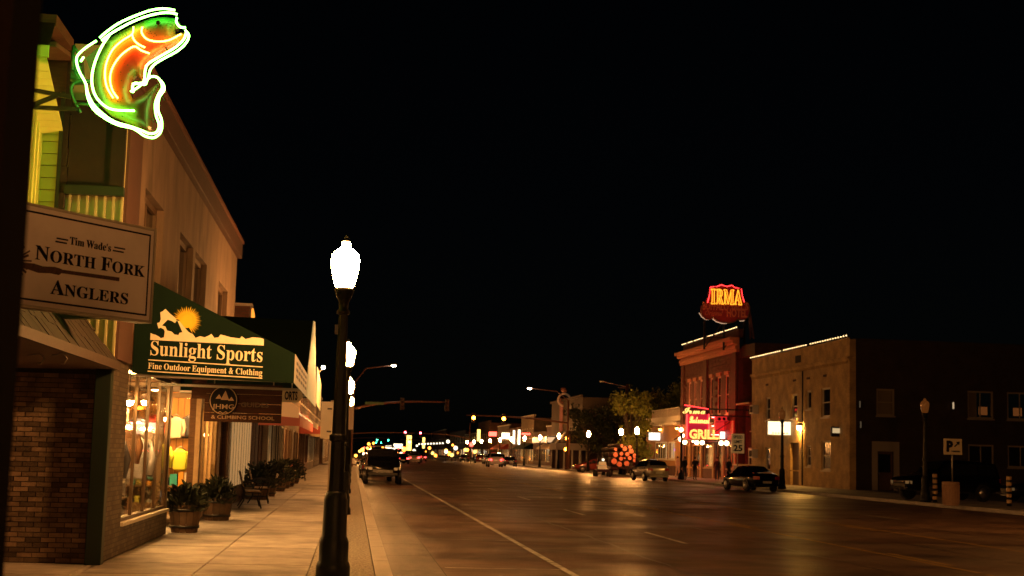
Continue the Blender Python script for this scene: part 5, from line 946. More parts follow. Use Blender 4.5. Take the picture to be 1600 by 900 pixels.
# ------------------------------------------------------------------ right side: tan brick building
PRt = Plane('X', SR, -1); PSd = Plane('Y', 84.6, -1)
tb = thing('brick_building', 'two storey tan brick building with a row of small roofline bulbs', 'building', (SR, 84.6, 0))
Ta, Tb = 84.6, 106.2
fh = [(101.4, 102.5, 4.55, 6.25), (101.3, 102.5, .9, 2.6), (95.0, 96.3, 4.55, 6.25), (94.6, 96.5, .02, 2.9), (92.0, 93.0, 5.1, 6.35), (92.0, 93.0, 1.3, 2.7), (88.2, 89.9, 4.5, 6.4), (88.1, 89.9, 1.1, 3.0)]
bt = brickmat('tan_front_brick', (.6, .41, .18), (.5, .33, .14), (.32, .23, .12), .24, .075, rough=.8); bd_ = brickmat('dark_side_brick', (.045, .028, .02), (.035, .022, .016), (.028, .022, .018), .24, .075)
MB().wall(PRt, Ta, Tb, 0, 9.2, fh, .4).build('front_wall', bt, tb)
for z0, z1, d in ((8.0, 8.12, .16), (7.9, 8.0, .08), (9.2, 9.3, .06), (.95, 1.03, .05)): MB().pb(PRt, Ta-.05, Tb+.02, .001, d, z0, z1).build('string_course', bt, tb)
m = MB()
for i in range(70): u = Ta+.3+i*.305; m.pb(PRt, u, u+.15, .001, .07, 7.72, 7.9)
m.build('dentil', bt, tb)['kind'] = 'stuff'
for u0 in (89.2, 92.6, 95.6, 102.2):
    MB().pb(PRt, u0-.35, u0+.35, .001, .02, 7.1, 7.25).build('inset_panel', brickA, tb)
MB().pb(PRt, 94.2, 95.4, .001, .03, 8.35, 8.85).build('vent_grille', dark_panel, tb)
for i, q in enumerate(fh):
    if i == 3:
        o = MB().pb(PRt, q[0], q[1], -.25, -.18, q[2], q[3]).build('door', dark_wood, tb); MB().pb(PRt, q[0]+.2, q[0]+.26, -.18, -.12, 1, 1.15).build('handle', steel, o)
    else:
        window(tb, PRt, *q, fm=pale_frame, pane=dark_glass, fw=.12, d=-.15, rows=2 if q[3]-q[2] > 1.3 else 1)
sh_ = [(31.9, 33.05, 4.55, 6.2), (31.96, 32.95, .02, 2.35), (37.75, 39.4, 4.55, 6.25), (40.3, 42.0, 4.55, 6.25), (37.75, 39.4, 1.6, 2.95), (40.3, 42, 1.6, 2.95)]
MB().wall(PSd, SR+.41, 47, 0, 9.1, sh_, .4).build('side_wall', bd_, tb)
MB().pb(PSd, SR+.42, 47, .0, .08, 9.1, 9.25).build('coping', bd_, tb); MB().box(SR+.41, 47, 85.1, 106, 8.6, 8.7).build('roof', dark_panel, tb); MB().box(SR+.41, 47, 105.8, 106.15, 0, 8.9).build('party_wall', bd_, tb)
dimc = M('dim_curtain', (.3, .24, .18), .8); amb = EM('amber_window_glow', (1, .3, .07), .12)
for i, q in enumerate(sh_):
    if i == 1:
        s_ = MB()
        s_.pb(PSd, 31.6, 31.95, .001, .06, 0, 2.95); s_.pb(PSd, 32.97, 33.32, .001, .06, 0, 2.95); s_.pb(PSd, 31.6, 33.32, .001, .07, 2.36, 2.97); s_.build('door_surround', M('pale_door_trim', (.34, .3, .26), .7), tb)
        o = MB().pb(PSd, q[0], q[1], -.2, -.14, q[2], q[3]).build('door', dark_wood, tb)
        MB().pb(PSd, q[0]+.12, q[1]-.12, -.14, -.13, 1.1, 2.2).build('pane', dark_glass, o); MB().pb(PSd, q[0]+.1, q[0]+.14, -.13, -.08, .95, 1.1).build('handle', steel, o)
    else: window(tb, PSd, *q, fm=M('dull_frame', (.3, .26, .2), .6), pane=dark_glass if i > 3 else GLS, fw=.1, cols=2 if i > 1 else 1, rows=2 if i == 0 else 1, cur=(.05, .95, dimc) if i < 1 else None)
for x in (38.65, 40.9): MB().box(x, x+.55, 85.0, 85.05, 4.8, 5.3).build('lit_shade', amb, tb)
MB().box(37.8, 38.5, 85.0, 85.05, 4.6, 6.2).build('blind', dimc, tb)
for i in range(3):
    pass
for x, z, nm in ((30.8, 5.2, 'faint small lit wall fitting on the dark side wall, upper left'), (30.85, 3.95, 'faint small lit wall fitting on the dark side wall, lower left'), (36.76, 5.3, 'small lit wall fitting between the upper windows of the dark side wall')):
    t = thing('wall_fitting', nm, 'wall lamp', (x, 84.5, z)); MB().box(x-.03, x+.03, 84.4, 84.5, z-.2, z+.2).build('lit_tube', EM('dim_tube_%d' % (x > 35), (1, .7, .4), .5 if x > 35 else .06), t); MB().box(x-.07, x+.07, 84.5, 84.58, z-.25, z+.25).build('backplate', black_iron, t)
def bulbs(P, u0, u1, z0, n, nm, gaps=(), z1=None, s=.042, d=.14, es=8):
    t = thing('bulb_string', nm, 'light string', P(u0, d, z0)); bm_ = MB(); a0 = P(u0, 0, 0)
    z1 = z0 if z1 is None else z1
    MB().tube([P(u0, d-.03, z0-.09), P(u1, d-.03, z1-.09)], .02, 5).build('cable', black_iron, t)
    proto = None
    for i in range(n):
        if i in gaps: continue
        f_ = i/(n-1); p = P(u0+(u1-u0)*f_, d, z0+(z1-z0)*f_)
        if proto is None: proto = MB().sph((0, 0, 0), s, 6).build('bulb', EM('string_bulb', (1, .62, .26), es*.6), t, raw=True); proto.location = p-base(t)
        else: q = proto.copy(); COL.objects.link(q); q.location = p-base(t)
bulbs(PRt, Ta+.2, Tb-.1, 9.42, 44, 'row of small warm bulbs along the roofline of the tan brick building', gaps=(15, 27))
# things on the tan front
def boxsign(u0, u1, z0, z1, d0, d1, nm, em, trim=black_iron, P=PRt, s=.02):
    t = thing('box_sign', nm, 'sign', P((u0+u1)/2, d0, z0)); MB().pb(P, u0, u1, d0, d1, z0, z1).build('cabinet', trim, t)
    MB().pb(P, u0+.05, u1-.05, d1+.001, d1+s, z0+.05, z1-.05).build('lit_face', em, t)
    if P.ax == 'X': MB().box(P(0, d0+.02, 0).x, P(0, d1-.02, 0).x, u0-s, u0-.001, z0+.05, z1-.05).build('lit_face', em, t)
    return t
wht = EM('white_sign_glow', (1, .82, .5), 1.8)
# projecting white sign behind the lamp
Ysg = 96.5; a = at(1198, 680, Y=Ysg); b = at(1236, 658, Y=Ysg)
t = thing('box_sign', 'bright white projecting box sign on the tan building, behind the unlit lamp', 'sign', (b.x, Ysg, a.z))
MB().box(a.x, b.x, Ysg-.1, Ysg+.1, a.z, b.z).build('cabinet', black_iron, t); MB().box(a.x+.06, b.x-.06, Ysg-.12, Ysg-.101, a.z+.06, b.z-.06).build('lit_face', wht, t); MB().box(a.x+.06, b.x-.06, Ysg+.101, Ysg+.12, a.z+.06, b.z-.06).build('lit_face', wht, t)
m = MB()
for k in range(6): m.box(a.x+.35+k*.2, a.x+.47+k*.2, Ysg-.125, Ysg-.121, a.z+.12, a.z+.2)
m.build('small_print', M('grey_print', (.25, .2, .15), .7), t); MB().bar((b.x-.05, Ysg, (a.z+b.z)/2), (SR, Ysg, (a.z+b.z)/2), .06).build('bracket', black_iron, t)
t = thing('box_sign', 'small dark framed sign with a lit strip near the corner of the tan building', 'sign', (SR-.3, 86.5, 3.2)); a = at(1298, 682, Y=86.5); b = at(1319, 667, Y=86.5)
MB().box(a.x, b.x, 86.4, 86.6, a.z, b.z).build('cabinet', black_iron, t); MB().box(a.x+.08, b.x-.12, 86.37, 86.399, a.z+.22, b.z-.1).build('lit_face', EM('cream_sign_glow', (1, .7, .35), .6), t); MB().bar((b.x-.05, 86.5, (a.z+b.z)/2), (SR+.02, 86.5, (a.z+b.z)/2), .05).build('bracket', black_iron, t)
t = thing('wall_light', 'bright amber wall light between the windows of the tan building', 'wall lamp', (SR, 94.3, 3.9))
MB().box(SR-.2, SR, 94.1, 94.4, 4.0, 4.2).build('housing', black_iron, t); MB().box(SR-.18, SR-.04, 94.12, 94.38, 3.78, 3.998).build('lens', EM('amber_lens', (1, .45, .08), 1000), t)
t = thing('downpipe', 'dark downpipe running down the tan front beside the wall light', 'pipe', (SR, 93.5, 0)); MB().tube([(SR-.08, 93.6, .05), (SR-.08, 93.6, 7.7)], .05, 6).build('pipe', black_iron, t)
MB().bar((SR, 93.6, 3.0), (SR-.1, 93.6, 3.0), .05).build('clip', black_iron, t)
for u, z, nm in ((104.8, 5.4, 'window air conditioner on the upper left of the tan front'), (104.9, 2.1, 'window air conditioner on the lower left of the tan front')):
    t = thing('air_conditioner', nm, 'air conditioner', (SR, u, z)); MB().pb(PRt, u-.45, u+.45, .0, .45, z-.3, z+.35).build('casing', pale_frame, t, bev=.02); MB().pb(PRt, u-.35, u+.35, .45, .46, z-.2, z+.25).build('grille', dark_panel, t)
# ------------------------------------------------------------------ hotel
ht = thing('hotel_building', 'tall rusticated stone hotel front washed in red neon light with deep cornice', 'building', (SR, 110, 0))
Ha, Hb = 110.2, 129.2
rs = M('rusticated_stone', (.11, .036, .026), .85, var=.25, vs=3, bump=.6, bs=10); cor = M('terracotta_cornice', (.5, .2, .11), .7, var=.12, vs=2)
hw = [(113.0, 114.0, 5.3, 8.5), (115.5, 116.6, 5.3, 8.5), (118.1, 119.0, 5.3, 8.5), (121.7, 122.6, 5.3, 8.5), (123.9, 124.8, 5.3, 8.5), (126.0, 126.9, 5.3, 8.5),
      (111.2, 113.6, .9, 2.9), (115.2, 116.8, .02, 2.9), (118.2, 121.2, .9, 2.9), (122.3, 125.6, .9, 2.9), (126.4, 128.4, .9, 2.9)]
MB().wall(PRt, Ha, Hb, 0, 10.4, hw, .4).build('front_wall', rs, ht)
# courses of projecting stone blocks
c0 = None; k = 0
for r in range(17):
    z = 4.8+r*.33; u = Ha+.02+(.3 if r % 2 else 0); nb_ = 0
    while u < Hb-.7:
        L = 1.1; cu0, cu1 = u, u+L-.05
        if not any(cu1 > h[0]-.15 and cu0 < h[1]+.15 and z+.3 > h[2]-.1 and z < h[3]+.1 for h in hw[:6]):
            k += 1
            if k <= 290:
                if c0 is None: c0 = q = MB().pb(Plane('X', 0, -1), 0, L-.1, .0, .11, 0, .25).build('stone_block', rs, ht, raw=True)
                else: q = c0.copy(); COL.objects.link(q)
                q.location = Vector((SR-.001, u, z))-base(ht)
        u += L
for u0, u1 in ((110.2, 111.3), (119.6, 120.9), (128.2, 129.2)): MB().pb(PRt, u0, u1, .07, .22, 3.1, 10.4).build('pilaster', rs, ht)
for z0, z1, d in ((10.4, 10.62, .35), (10.62, 10.8, .2), (10.8, 11.05, .55), (11.05, 11.3, .8), (10.15, 10.39, .26)): MB().pb(PRt, Ha-.3, Hb+.3, .0, d, z0, z1).build('cornice_moulding', cor, ht)
MB().pb(PRt, Ha, Hb, -.4, 0, 11.3, 12.0).build('parapet', rs, ht)
for h in hw[:6]:
    o = window(ht, PRt, *h, fm=M('red_lit_frame', (.6, .3, .25), .6), pane=GLS if h[0] > 121 else dark_glass, fw=.14, d=-.1, rows=2, cur=(.02, .98, M('white_blind', (.75, .6, .5), .8)) if h[0] > 121 else None)
    MB().pb(PRt, h[0]-.12, h[1]+.12, .001, .12, h[3]+.02, h[3]+.3).build('lintel', cor, o)
glow_o = M('warm_restaurant_interior', (.5, .3, .15), .8, em=(1, .5, .15), es=.55, var=.5, vs=2.)
for h in hw[6:]:
    window(ht, PRt, *h, fm=M('timber_shopfront', (.42, .2, .09), .55, var=.2, vs=5), pane=GLS, fw=.12, d=-.15, cols=1 if h[2] < .1 else 2, rows=1, sill=h[2] > .1, name='restaurant_window' if h[2] > .1 else 'door')
    MB().pb(PRt, h[0], h[1], -1.6, -1.55, h[2], h[3]).build('lit_interior', glow_o, ht)
for u in (110.8, 114.4, 117.5, 121.8, 126.0): MB().pb(PRt, u-.25, u+.25, 0.001, .12, 0, 3.0).build('shopfront_pilaster', M('orange_lit_timber', (.4, .2, .07), .6), ht)
MB().pb(PRt, Ha, Hb, .23, .35, 3.05, 4.7).build('signboard_band', M('red_signband', (.5, .05, .06), .6), ht)
MB().box(SR+.4, 48, Ha, Ha+.4, 0, 10.8).build('side_wall', brickA, ht); MB().box(SR+.4, 48, Hb-.4, Hb, 0, 10.8).build('far_wall', brickA, ht); MB().box(SR+.4, 48, Ha+.4, Hb-.4, 10.3, 10.4).build('roof', dark_panel, ht)
MB().box(SR+.2, 48, 106.25, 110.2, 9.7, 10.6).build('side_parapet', brickA, ht)
# small connecting piece between hotel and tan building
cb_ = thing('link_building', 'narrow dark two storey link with one small lit window beside the hotel', 'building', (SR+.6, 108, 0))
PL = Plane('X', SR+.6, -1); lh = [(107.4, 108.6, 3.9, 5.3), (107.2, 109.4, .1, 2.6)]
MB().wall(PL, 106.3, 110.1, 0, 6.0, lh, .3).build('front_wall', brickA, cb_); MB().pb(PL, 106.3, 110.1, 0, .8, 5.9, 6.05).build('eave', cor, cb_); MB().box(SR+.9, 40, 106.3, 110.1, 9.5, 9.7).build('roof', dark_panel, cb_); MB().box(SR+3, SR+3.3, 106.3, 110.1, 6.05, 9.5).build('rear_wall', brickA, cb_)
window(cb_, PL, *lh[0], fm=pale_frame, pane=dark_glass, fw=.12); window(cb_, PL, *lh[1], fm=pale_frame, pane=GLS, fw=.1, cols=2, rows=1, sill=False, name='shop_window'); MB().pb(PL, 107.3, 109.3, -1, -.95, .1, 2.6).build('lit_interior', M('link_glow', (.4, .3, .2), .8, em=(1, .5, .2), es=.5, var=.6, vs=2), cb_)
bulbs(PRt, Ha+.1, Hb, 12.12, 40, 'row of warm bulbs along the parapet of the stone hotel', gaps=(35, 30))
# hotel roof sign
HY = 112.; hs_ = thing('roof_sign', 'red cloud shaped roof sign with glowing yellow letters IRMA above dim hotel lettering', 'neon sign', (29.6, HY, 11.6))
def hp(x, y, d=0.): p = at(1085+x/9, 435+y/9, Y=HY); p.y -= d; return p
ol = [(330, 95), (370, 80), (410, 100), (450, 110), (500, 90), (530, 100), (560, 125), (655, 150), (670, 250), (700, 330), (745, 350), (770, 400), (765, 470), (740, 550), (700, 585), (640, 590), (600, 575), (560, 610), (480, 630), (400, 625), (330, 605), (280, 575), (250, 545), (200, 580), (150, 575), (105, 530), (90, 460), (100, 380), (150, 335), (190, 250), (210, 140), (290, 120)]
vs, fs = _curve_mesh([[(p.x, p.z) for p in (hp(*q) for q in ol)]], .2)
MB().add([(v.x, HY+v.z, v.y) for v in vs], fs).build('sign_cabinet', M('sign_red_paint', (.4, .05, .035), .5, em=(1, .02, .03), es=.02), hs_)
MB().tube([hp(x, y, .2) for x, y in ol], .05, 5, closed=True).build('sign_edging', M('sign_edge_trim', (.25, .12, .06), .5), hs_)
yn = EM('yellow_neon', (1, .36, .02), 2.); rn = EM('red_neon', (1, .03, .03), 6.)
l, tw = serif_loops('IRMA'); a = hp(222, 350, .22); b = hp(655, 350, .22); hgt_ = hp(0, 145).z-hp(0, 350).z
for (px, ch_) in (((222, 285), 'I'), ((300, 395), 'R'), ((402, 545), 'M'), ((550, 658), 'A')):
    l, tw = serif_loops(ch_); x0 = min(p[0] for q in l for p in q); x1 = max(p[0] for q in l for p in q); l = [[(p[0]-x0, p[1]) for p in q] for q in l]
    a = hp(px[0], 350, .22); b = hp(px[1], 350, .22); k = (b.x-a.x)/(x1-x0); m = MB()
    for q in l:
        m.tube([(a.x+p[0]*k, a.y, hp(0, 350).z+p[1]*hgt_) for p in q], .042, 5, closed=True)
    put(l, (a.x, a.y+.05, hp(0, 350).z), XV, ZV, hgt_, b.x-a.x, x1-x0, ext=.02).build('letter_panel', M('amber_letter_fill', (.4, .12, .02), .6, em=(1, .2, .005), es=.8), hs_)
    m.build('neon_letter', yn, hs_)
red_tube = [(212, 130), (300, 118), (370, 95), (450, 118), (520, 100), (560, 130), (650, 148), (668, 260), (690, 335)]
MB().tube([hp(x, y, .21) for x, y in red_tube], .035, 5).build('neon_tube', rn, hs_); MB().tube([hp(x, y, .21) for x, y in [(212, 130), (200, 250), (175, 345)]], .035, 5).build('neon_tube', rn, hs_)
dl_ = M('dim_red_lettering', (.75, .2, .1), .6, em=(1, .15, .04), es=.05); m = MB()
a = hp(105, 440, .21); b = hp(470, 440, .21); l, tw = serif_loops('RUFFALO'.replace('R', 'R')) if False else (None, 0)
sans("BUFFALO", (a.x, a.y, a.z), XV, ZV, .62, b.x-a.x, .02, m, bold=.02); a = hp(515, 440, .21); b = hp(750, 440, .21); sans("BILL'S", (a.x, a.y, a.z), XV, ZV, .62, b.x-a.x, .02, m, bold=.02)
a = hp(445, 540, .21); b = hp(735, 540, .21); sans('HOTEL', (a.x, a.y, a.z), XV, ZV, .65, b.x-a.x, .02, m, bold=.03)
a = hp(140, 520, .21); b = hp(390, 520, .21); sans('Original', (a.x, a.y, a.z), XV, ZV, .4, b.x-a.x, .02, m, shear=.4)
m.build('lettering', dl_, hs_)
for pts in ([(60, 485), (95, 540), (150, 580), (200, 582)], [(250, 570), (300, 610), (380, 635), (450, 635)], [(630, 600), (680, 600), (700, 590)]):
    MB().tube([hp(x, y, .1) for x, y in pts], .03, 5).build('edge_tube', EM('faint_warm_tube', (1, .6, .35), .7), hs_)
m = MB()
for x in (27.9, 29.5, 31.2): m.bar((x, HY+.1, 10.4), (x, HY+.1, 13.0), .14)
for x in (27.9, 29.5): m.bar((x, HY+.1, 10.5), (x+1.6, HY+.1, 12.8), .08)
m.bar((27.8, HY+.1, 11.4), (31.3, HY+.1, 11.4), .1); m.build('support_frame', black_iron, hs_)
m = MB(); a = hp(780, 365, -.3); b = hp(800, 850, -.3); c = hp(850, 850, -.3)
m.bar(a, b, .1); m.bar(a, c, .1)
for k in range(6): f_ = (k+1)/7; m.bar(a.lerp(b, f_), a.lerp(c, f_), .06); m.bar(a.lerp(b, f_), a.lerp(c, min(1, f_+.14)), .05)
tr = thing('roof_mast', 'lattice mast standing on the roof at the right of the red hotel sign', 'mast', c); m.build('lattice', M('red_lit_steel', (.3, .12, .1), .5), tr); MB().sph(a, .09, 6).build('cap', steel, tr)
# restaurant neon sign, projecting over the pavement
NY = 108.6; ns = thing('neon_sign', 'projecting red neon sign with script name and big yellow outlined GRILL', 'neon sign', (26.5, NY, 3.2))
def npx(x, y, d=0.): p = at(1055+x/11.25, 625+y/11.25, Y=NY); p.y -= d; return p
sr = M('sign_crimson', (.55, .02, .08), .5, em=(1, .02, .08), es=.3)
MB().slab([npx(200, 690), npx(590, 690), npx(600, 240), npx(200, 245)], (0, .35, 0)).build('cabinet', sr, ns)
MB().slab([npx(130, 240), npx(590, 250), npx(590, 150), npx(150, 80)], (0, .3, 0)).build('top_cabinet', M('sign_dark_plum', (.08, .01, .03), .5), ns)
yn2 = EM('pale_yellow_neon', (1, .6, .14), 2.2); ynd = EM('amber_neon', (1, .35, .01), .75)
l, tw = serif_loops('Irma', script=True); a = npx(118, 235, .12); b = npx(530, 235, .12); put(l, a, XV, ZV, (npx(0, 115).z-a.z), b.x-a.x, tw, ext=.05).build('neon_lettering', yn2, ns)
l, tw = serif_loops('Restaurant', script=True); a = npx(240, 405, .12); b = npx(600, 405, .12); put(l, a, XV, ZV, (npx(0, 265).z-a.z), b.x-a.x, tw, ext=.05).build('neon_lettering', yn2, ns)
a = npx(240, 672, .14); b = npx(745, 672, .14); hgt_ = npx(0, 510).z-a.z
sans('GRILL', a, XV, ZV, hgt_, b.x-a.x, tube=.03).build('neon_lettering', yn2, ns); sans('GRILL', a+Vector((0, .04, 0)), XV, ZV, hgt_, b.x-a.x, .03, bold=.05).build('letter_panel', ynd, ns)
for x0 in (205, 590): MB().tube([npx(x0, 250, .05), npx(x0, 680, .05)], .04, 5).build('neon_tube', rn, ns)
MB().tube([npx(160, 90, .05), npx(580, 160, .05)], .03, 5).build('neon_tube', rn, ns)
for k in range(3):
    u = (122.15, 124.35, 126.45)[k]; 
MB().bar((27.0, NY+.2, 5.0), (SR+.58, NY+.2, 5.0), .1).build('wall_arm', black_iron, ns); MB().bar((27.0, NY+.2, 5.5), (SR+.58, NY+.2, 5.5), .1).build('wall_arm', black_iron, ns)
# unseen red neon tubes set behind the signs to wash the hotel front red
pkb2 = thing('hidden_neon', 'unseen red neon bracket behind the pink board, added to light the hotel wall', 'neon sign', (29.5, 113.4, 3.5)); MB().bar((28.8, 113.35, 3.4), (SR, 113.35, 3.4), .06).build('bracket', black_iron, pkb2)
for k in range(6): z = npx(0, 660-k*78).z; MB().tube([(npx(225, 0).x, NY+.42, z), (npx(570, 0).x, NY+.42, z)], .04, 6).build('neon_tube', EM('hidden_red_neon', (1, .03, .03), 80.), ns)
for z in (3.6, 4.3, 5.0): MB().tube([(28.9, 113.35, z), (29.9, 113.35, z)], .03, 6).build('neon_tube', EM('hidden_red_neon', (1, .03, .03), 80.), pkb2)
# pink sign board right of it with the white box below
pkb = thing('sign_board', 'flat pink lit board with three dark dots beside the neon sign', 'sign', (28, 112, 3.2)); PY = 113.
def kp(x, y, d=0.): p = at(1055+x/11.25, 625+y/11.25, Y=PY); p.y -= d; return p
pkm = M('pink_lit_board', (.75, .14, .14), .6, em=(1, .06, .07), es=.22)
MB().slab([kp(690, 600), kp(1020, 560), kp(1025, 260), kp(700, 280)], (0, .2, 0)).build('board', pkm, pkb)
MB().slab([kp(705, 392, .02), kp(1020, 382, .02), kp(1020, 372, .02), kp(705, 382, .02)], (0, .015, 0)).build('rule', M('deep_pink', (.4, .05, .06), .6), pkb)
for x in (775, 858, 945): c = kp(x, 333, .02); MB().slab([(c.x+.13*cos(a), c.y, c.z+.13*sin(a)) for a in [i*pi/6 for i in range(12)]], (0, -.02, 0)).build('dot', ink, pkb)
MB().bar(kp(1000, 300), (SR, PY, kp(0, 300).z), .08).build('wall_arm', black_iron, pkb)
wb = thing('box_sign', 'bright blank white box sign below the pink board', 'sign', (28.5, 112.8, 3)); a = kp(780, 680, .2); b = kp(990, 565, .2)
MB().box(a.x-.05, b.x+.05, a.y, a.y+.25, a.z-.05, b.z+.05).build('cabinet', steel, wb); MB().box(a.x, b.x, a.y-.02, a.y-.001, a.z, b.z).build('lit_face', EM('cool_white_face', (1, .95, .8), 2.2), wb)
gb = EM('globe_bulb', (1, .72, .35), 14.)
for x, y, Yb in ((105, 525, 124), (125, 620, 122), (92, 690, 120), (170, 740, 119), (378, 745, 118), (475, 748, 117), (312, 722, 118), (808, 757, 113), (905, 760, 112)):
    p = at(1055+x/11.25, 625+y/11.25, Y=Yb); r = .19 if x != 312 else .09
    t = thing('globe_light', 'round lit globe %s' % {105: 'highest of the three at the left of the neon sign', 125: 'middle one at the left of the neon sign', 92: 'large one at the left edge of the neon sign', 170: 'just under the left corner of the neon sign', 378: 'under the G of the neon sign', 475: 'under the middle of the neon sign', 312: 'smallest one under the neon sign', 808: 'left one under the white box sign', 905: 'right one under the white box sign'}[x], 'light', p)
    MB().sph(p, r, 10).build('globe', gb, t); MB().bar(p+Vector((0, 0, r)), (p.x, p.y, p.z+r+.25), .04).build('stem', black_iron, t)
# soffit lights canopy of the restaurant
cpy = thing('entrance_canopy', 'flat dark canopy over the restaurant entrance carrying round globes', 'canopy', (28.5, 117, 3.2)); MB().box(27.6, SR-.36, 111, 122, 3.12, 3.2).build('canopy_board', dark_wood, cpy); 
for y in (111.2, 116.5, 121.8): MB().bar((27.7, y, 3.2), (SR-.36, y, 4.6), .05).build('tie_rod', black_iron, cpy)
# low tan restaurant wing
lw = thing('low_building', 'low orange lit building with white framed windows and a roof railing', 'building', (SR, 137, 0)); La, Lb = 129.4, 145.4
ot = M('orange_plaster', (.33, .17, .06), .8, var=.12, vs=1); lh = [(132.2, 135.2, 1.5, 3.2), (135.6, 141.2, 1.5, 3.2)]
MB().wall(PRt, La, Lb, 0, 4.9, lh, .3).build('front_wall', ot, lw); PLs = Plane('Y', La, -1)
MB().pb(PRt, La-.1, Lb+.5, 0, .6, 4.75, 5.0).build('eave', pale_frame, lw); MB().pb(PRt, La, Lb, -.4, .05, 5.0, 5.6).build('parapet', pale_frame, lw); MB().pb(PRt, La, Lb, 0, .06, 0, .9).build('plinth', brickA, lw)
MB().box(SR+.3, 44, La, La+.3, 0, 4.9).build('side_wall', ot, lw); MB().box(SR+.3, 44, La+.3, Lb, 4.6, 4.7).build('roof', dark_panel, lw)
window(lw, PRt, *lh[0], fm=pale_frame, pane=GLS, fw=.12, cols=3, rows=1); window(lw, PRt, *lh[1], fm=pale_frame, pane=GLS, fw=.12, cols=5, rows=1)
for q in lh: MB().pb(PRt, q[0], q[1], -1.2, -1.15, q[2], q[3]).build('lit_interior', M('wing_glow', (.5, .4, .25), .8, em=(1, .65, .3), es=.7, var=.7, vs=1.6), lw)
MB().pb(PRt, La+1, Lb-2.5, .05, .07, 6.3, 6.38).build('handrail', pale_frame, lw)
r0 = None
for i in range(25):
    u = La+1+i*.5
    MB().pb(PRt, u, u+(.1 if i % 5 == 0 else .05), .0, .05, 5.6, 6.3).build('rail_post' if i % 5 == 0 else 'baluster', pale_frame, lw)
MB().pb(PRt, La+1, Lb-2.5, -.03, -.01, 5.62, 6.25).build('rail_screen', M('rail_mesh', (.3, .26, .2), .8), lw)
t = thing('box_sign', 'bright blank white box sign on the low orange lit building', 'sign', (29.5, 139, 3.3)); a = at(1013, 688, Y=139); b = at(1035, 676, Y=139)
MB().box(a.x, b.x+.4, 138.9, 139.2, a.z, b.z).build('cabinet', dark_wood, t); MB().box(a.x+.03, b.x-.03, 138.87, 138.899, a.z+.04, b.z-.04).build('lit_face', EM('cool_white_face', (1, .95, .8), 2.2), t)
t = thing('small_neon', 'small purple neon sign in the window of the low building', 'neon sign', PRt(133, -.2, 2.5)); MB().tube([PRt(132.7, -.25, 2.4), PRt(133, -.25, 2.65), PRt(133.4, -.25, 2.4), PRt(132.9, -.25, 2.3)], .05, 5).build('neon_tube', EM('purple_neon', (.5, .1, 1), 4), t)
for u, nm in ((130.6, 'lit wall lamp at the right end of the low building'), (144, 'lit wall lamp at the left end of the low building'), (138, 'lit wall lamp above the windows of the low building')):
    t = thing('wall_light', nm, 'wall lamp', PRt(u, .2, 4.5)); MB().pb(PRt, u-.12, u+.12, .1, .3, 4.3, 4.45).build('lens', EM('sodium_lens', (1, .4, .06), 40), t); MB().pb(PRt, u-.15, u+.15, .0, .32, 4.452, 4.6).build('housing', black_iron, t)
# speed limit sign
sp = thing('speed_sign', 'white SPEED LIMIT 25 road sign on a thin post near the right kerb', 'road sign', (24.9, 90, 0)); a = at(1143, 708, Y=90); b = at(1163, 678, Y=90)
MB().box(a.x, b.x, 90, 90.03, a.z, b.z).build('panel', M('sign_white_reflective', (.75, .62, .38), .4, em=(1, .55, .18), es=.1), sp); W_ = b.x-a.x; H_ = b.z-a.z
m = MB(); sans('SPEED', (a.x+W_*.14, 89.99, a.z+H_*.76), XV, ZV, H_*.15, W_*.72, .01, m, bold=.02); sans('LIMIT', (a.x+W_*.18, 89.99, a.z+H_*.52), XV, ZV, H_*.15, W_*.64, .01, m, bold=.02); sans('25', (a.x+W_*.14, 89.99, a.z+H_*.12), XV, ZV, H_*.3, W_*.72, .01, m, bold=.03)
m.build('lettering', ink, sp); MB().box((a.x+b.x)/2-.03, (a.x+b.x)/2+.03, 90.03, 90.09, 0, b.z).build('post', steel, sp)
pp = thing('sign_post', 'dark pole on the pavement in front of the restaurant', 'pole', (25.3, 108.5, 0)); MB().lathe([(.28, 0), (.25, .4), (.1, .6), (.09, 3.4), (.05, 3.42)], 10, (25.3, 108.5, 0)).build('pole', black_iron, pp); MB().sph((25.3, 108.5, 3.5), .12, 8).build('finial', black_iron, pp)
# parking sign, bin, bollards
pg = thing('parking_sign', 'pale square parking sign with a black P and arrow, set in the round bin', 'road sign', (23.3, 54, 0)); QY = 55.6
a = at(1475, 710, Y=QY); b = at(1503, 686, Y=QY); W_ = b.x-a.x; H_ = b.z-a.z
MB().box(a.x, b.x, QY, QY+.03, a.z, b.z).build('panel', M('parking_panel', (.62, .54, .4), .5), pg)
m = MB(); sans('P', (a.x+W_*.14, QY-.01, a.z+H_*.22), XV, ZV, H_*.62, W_*.36, .01, m, bold=.06)
m.bar((a.x+W_*.58, QY-.008, a.z+H_*.5), (a.x+W_*.78, QY-.008, a.z+H_*.72), .05, .01, up=(0, 1, 0)); m.slab([(a.x+W_*.66, QY-.012, a.z+H_*.8), (a.x+W_*.88, QY-.012, a.z+H_*.84), (a.x+W_*.84, QY-.012, a.z+H_*.6)], (0, .01, 0))
sans('PARKING', (a.x+W_*.42, QY-.01, a.z+H_*.16), XV, ZV, H_*.1, W_*.46, .01, m, bold=.01); m.build('lettering', ink, pg)
c = at(1489, 750, Y=QY); MB().tube([(c.x, QY+.05, .85), (c.x, QY+.05, b.z-.02)], .03, 6).build('post', steel, pg)
bi = thing('litter_bin', 'round ribbed litter bin at the kerb under the parking sign', 'bin', (c.x, QY+.1, 0)); pr_ = [(.3, 0), (.31, .05), (.3, .06), (.33, .86), (.35, .88), (.35, .94), (.3, .96), (.28, .9)]
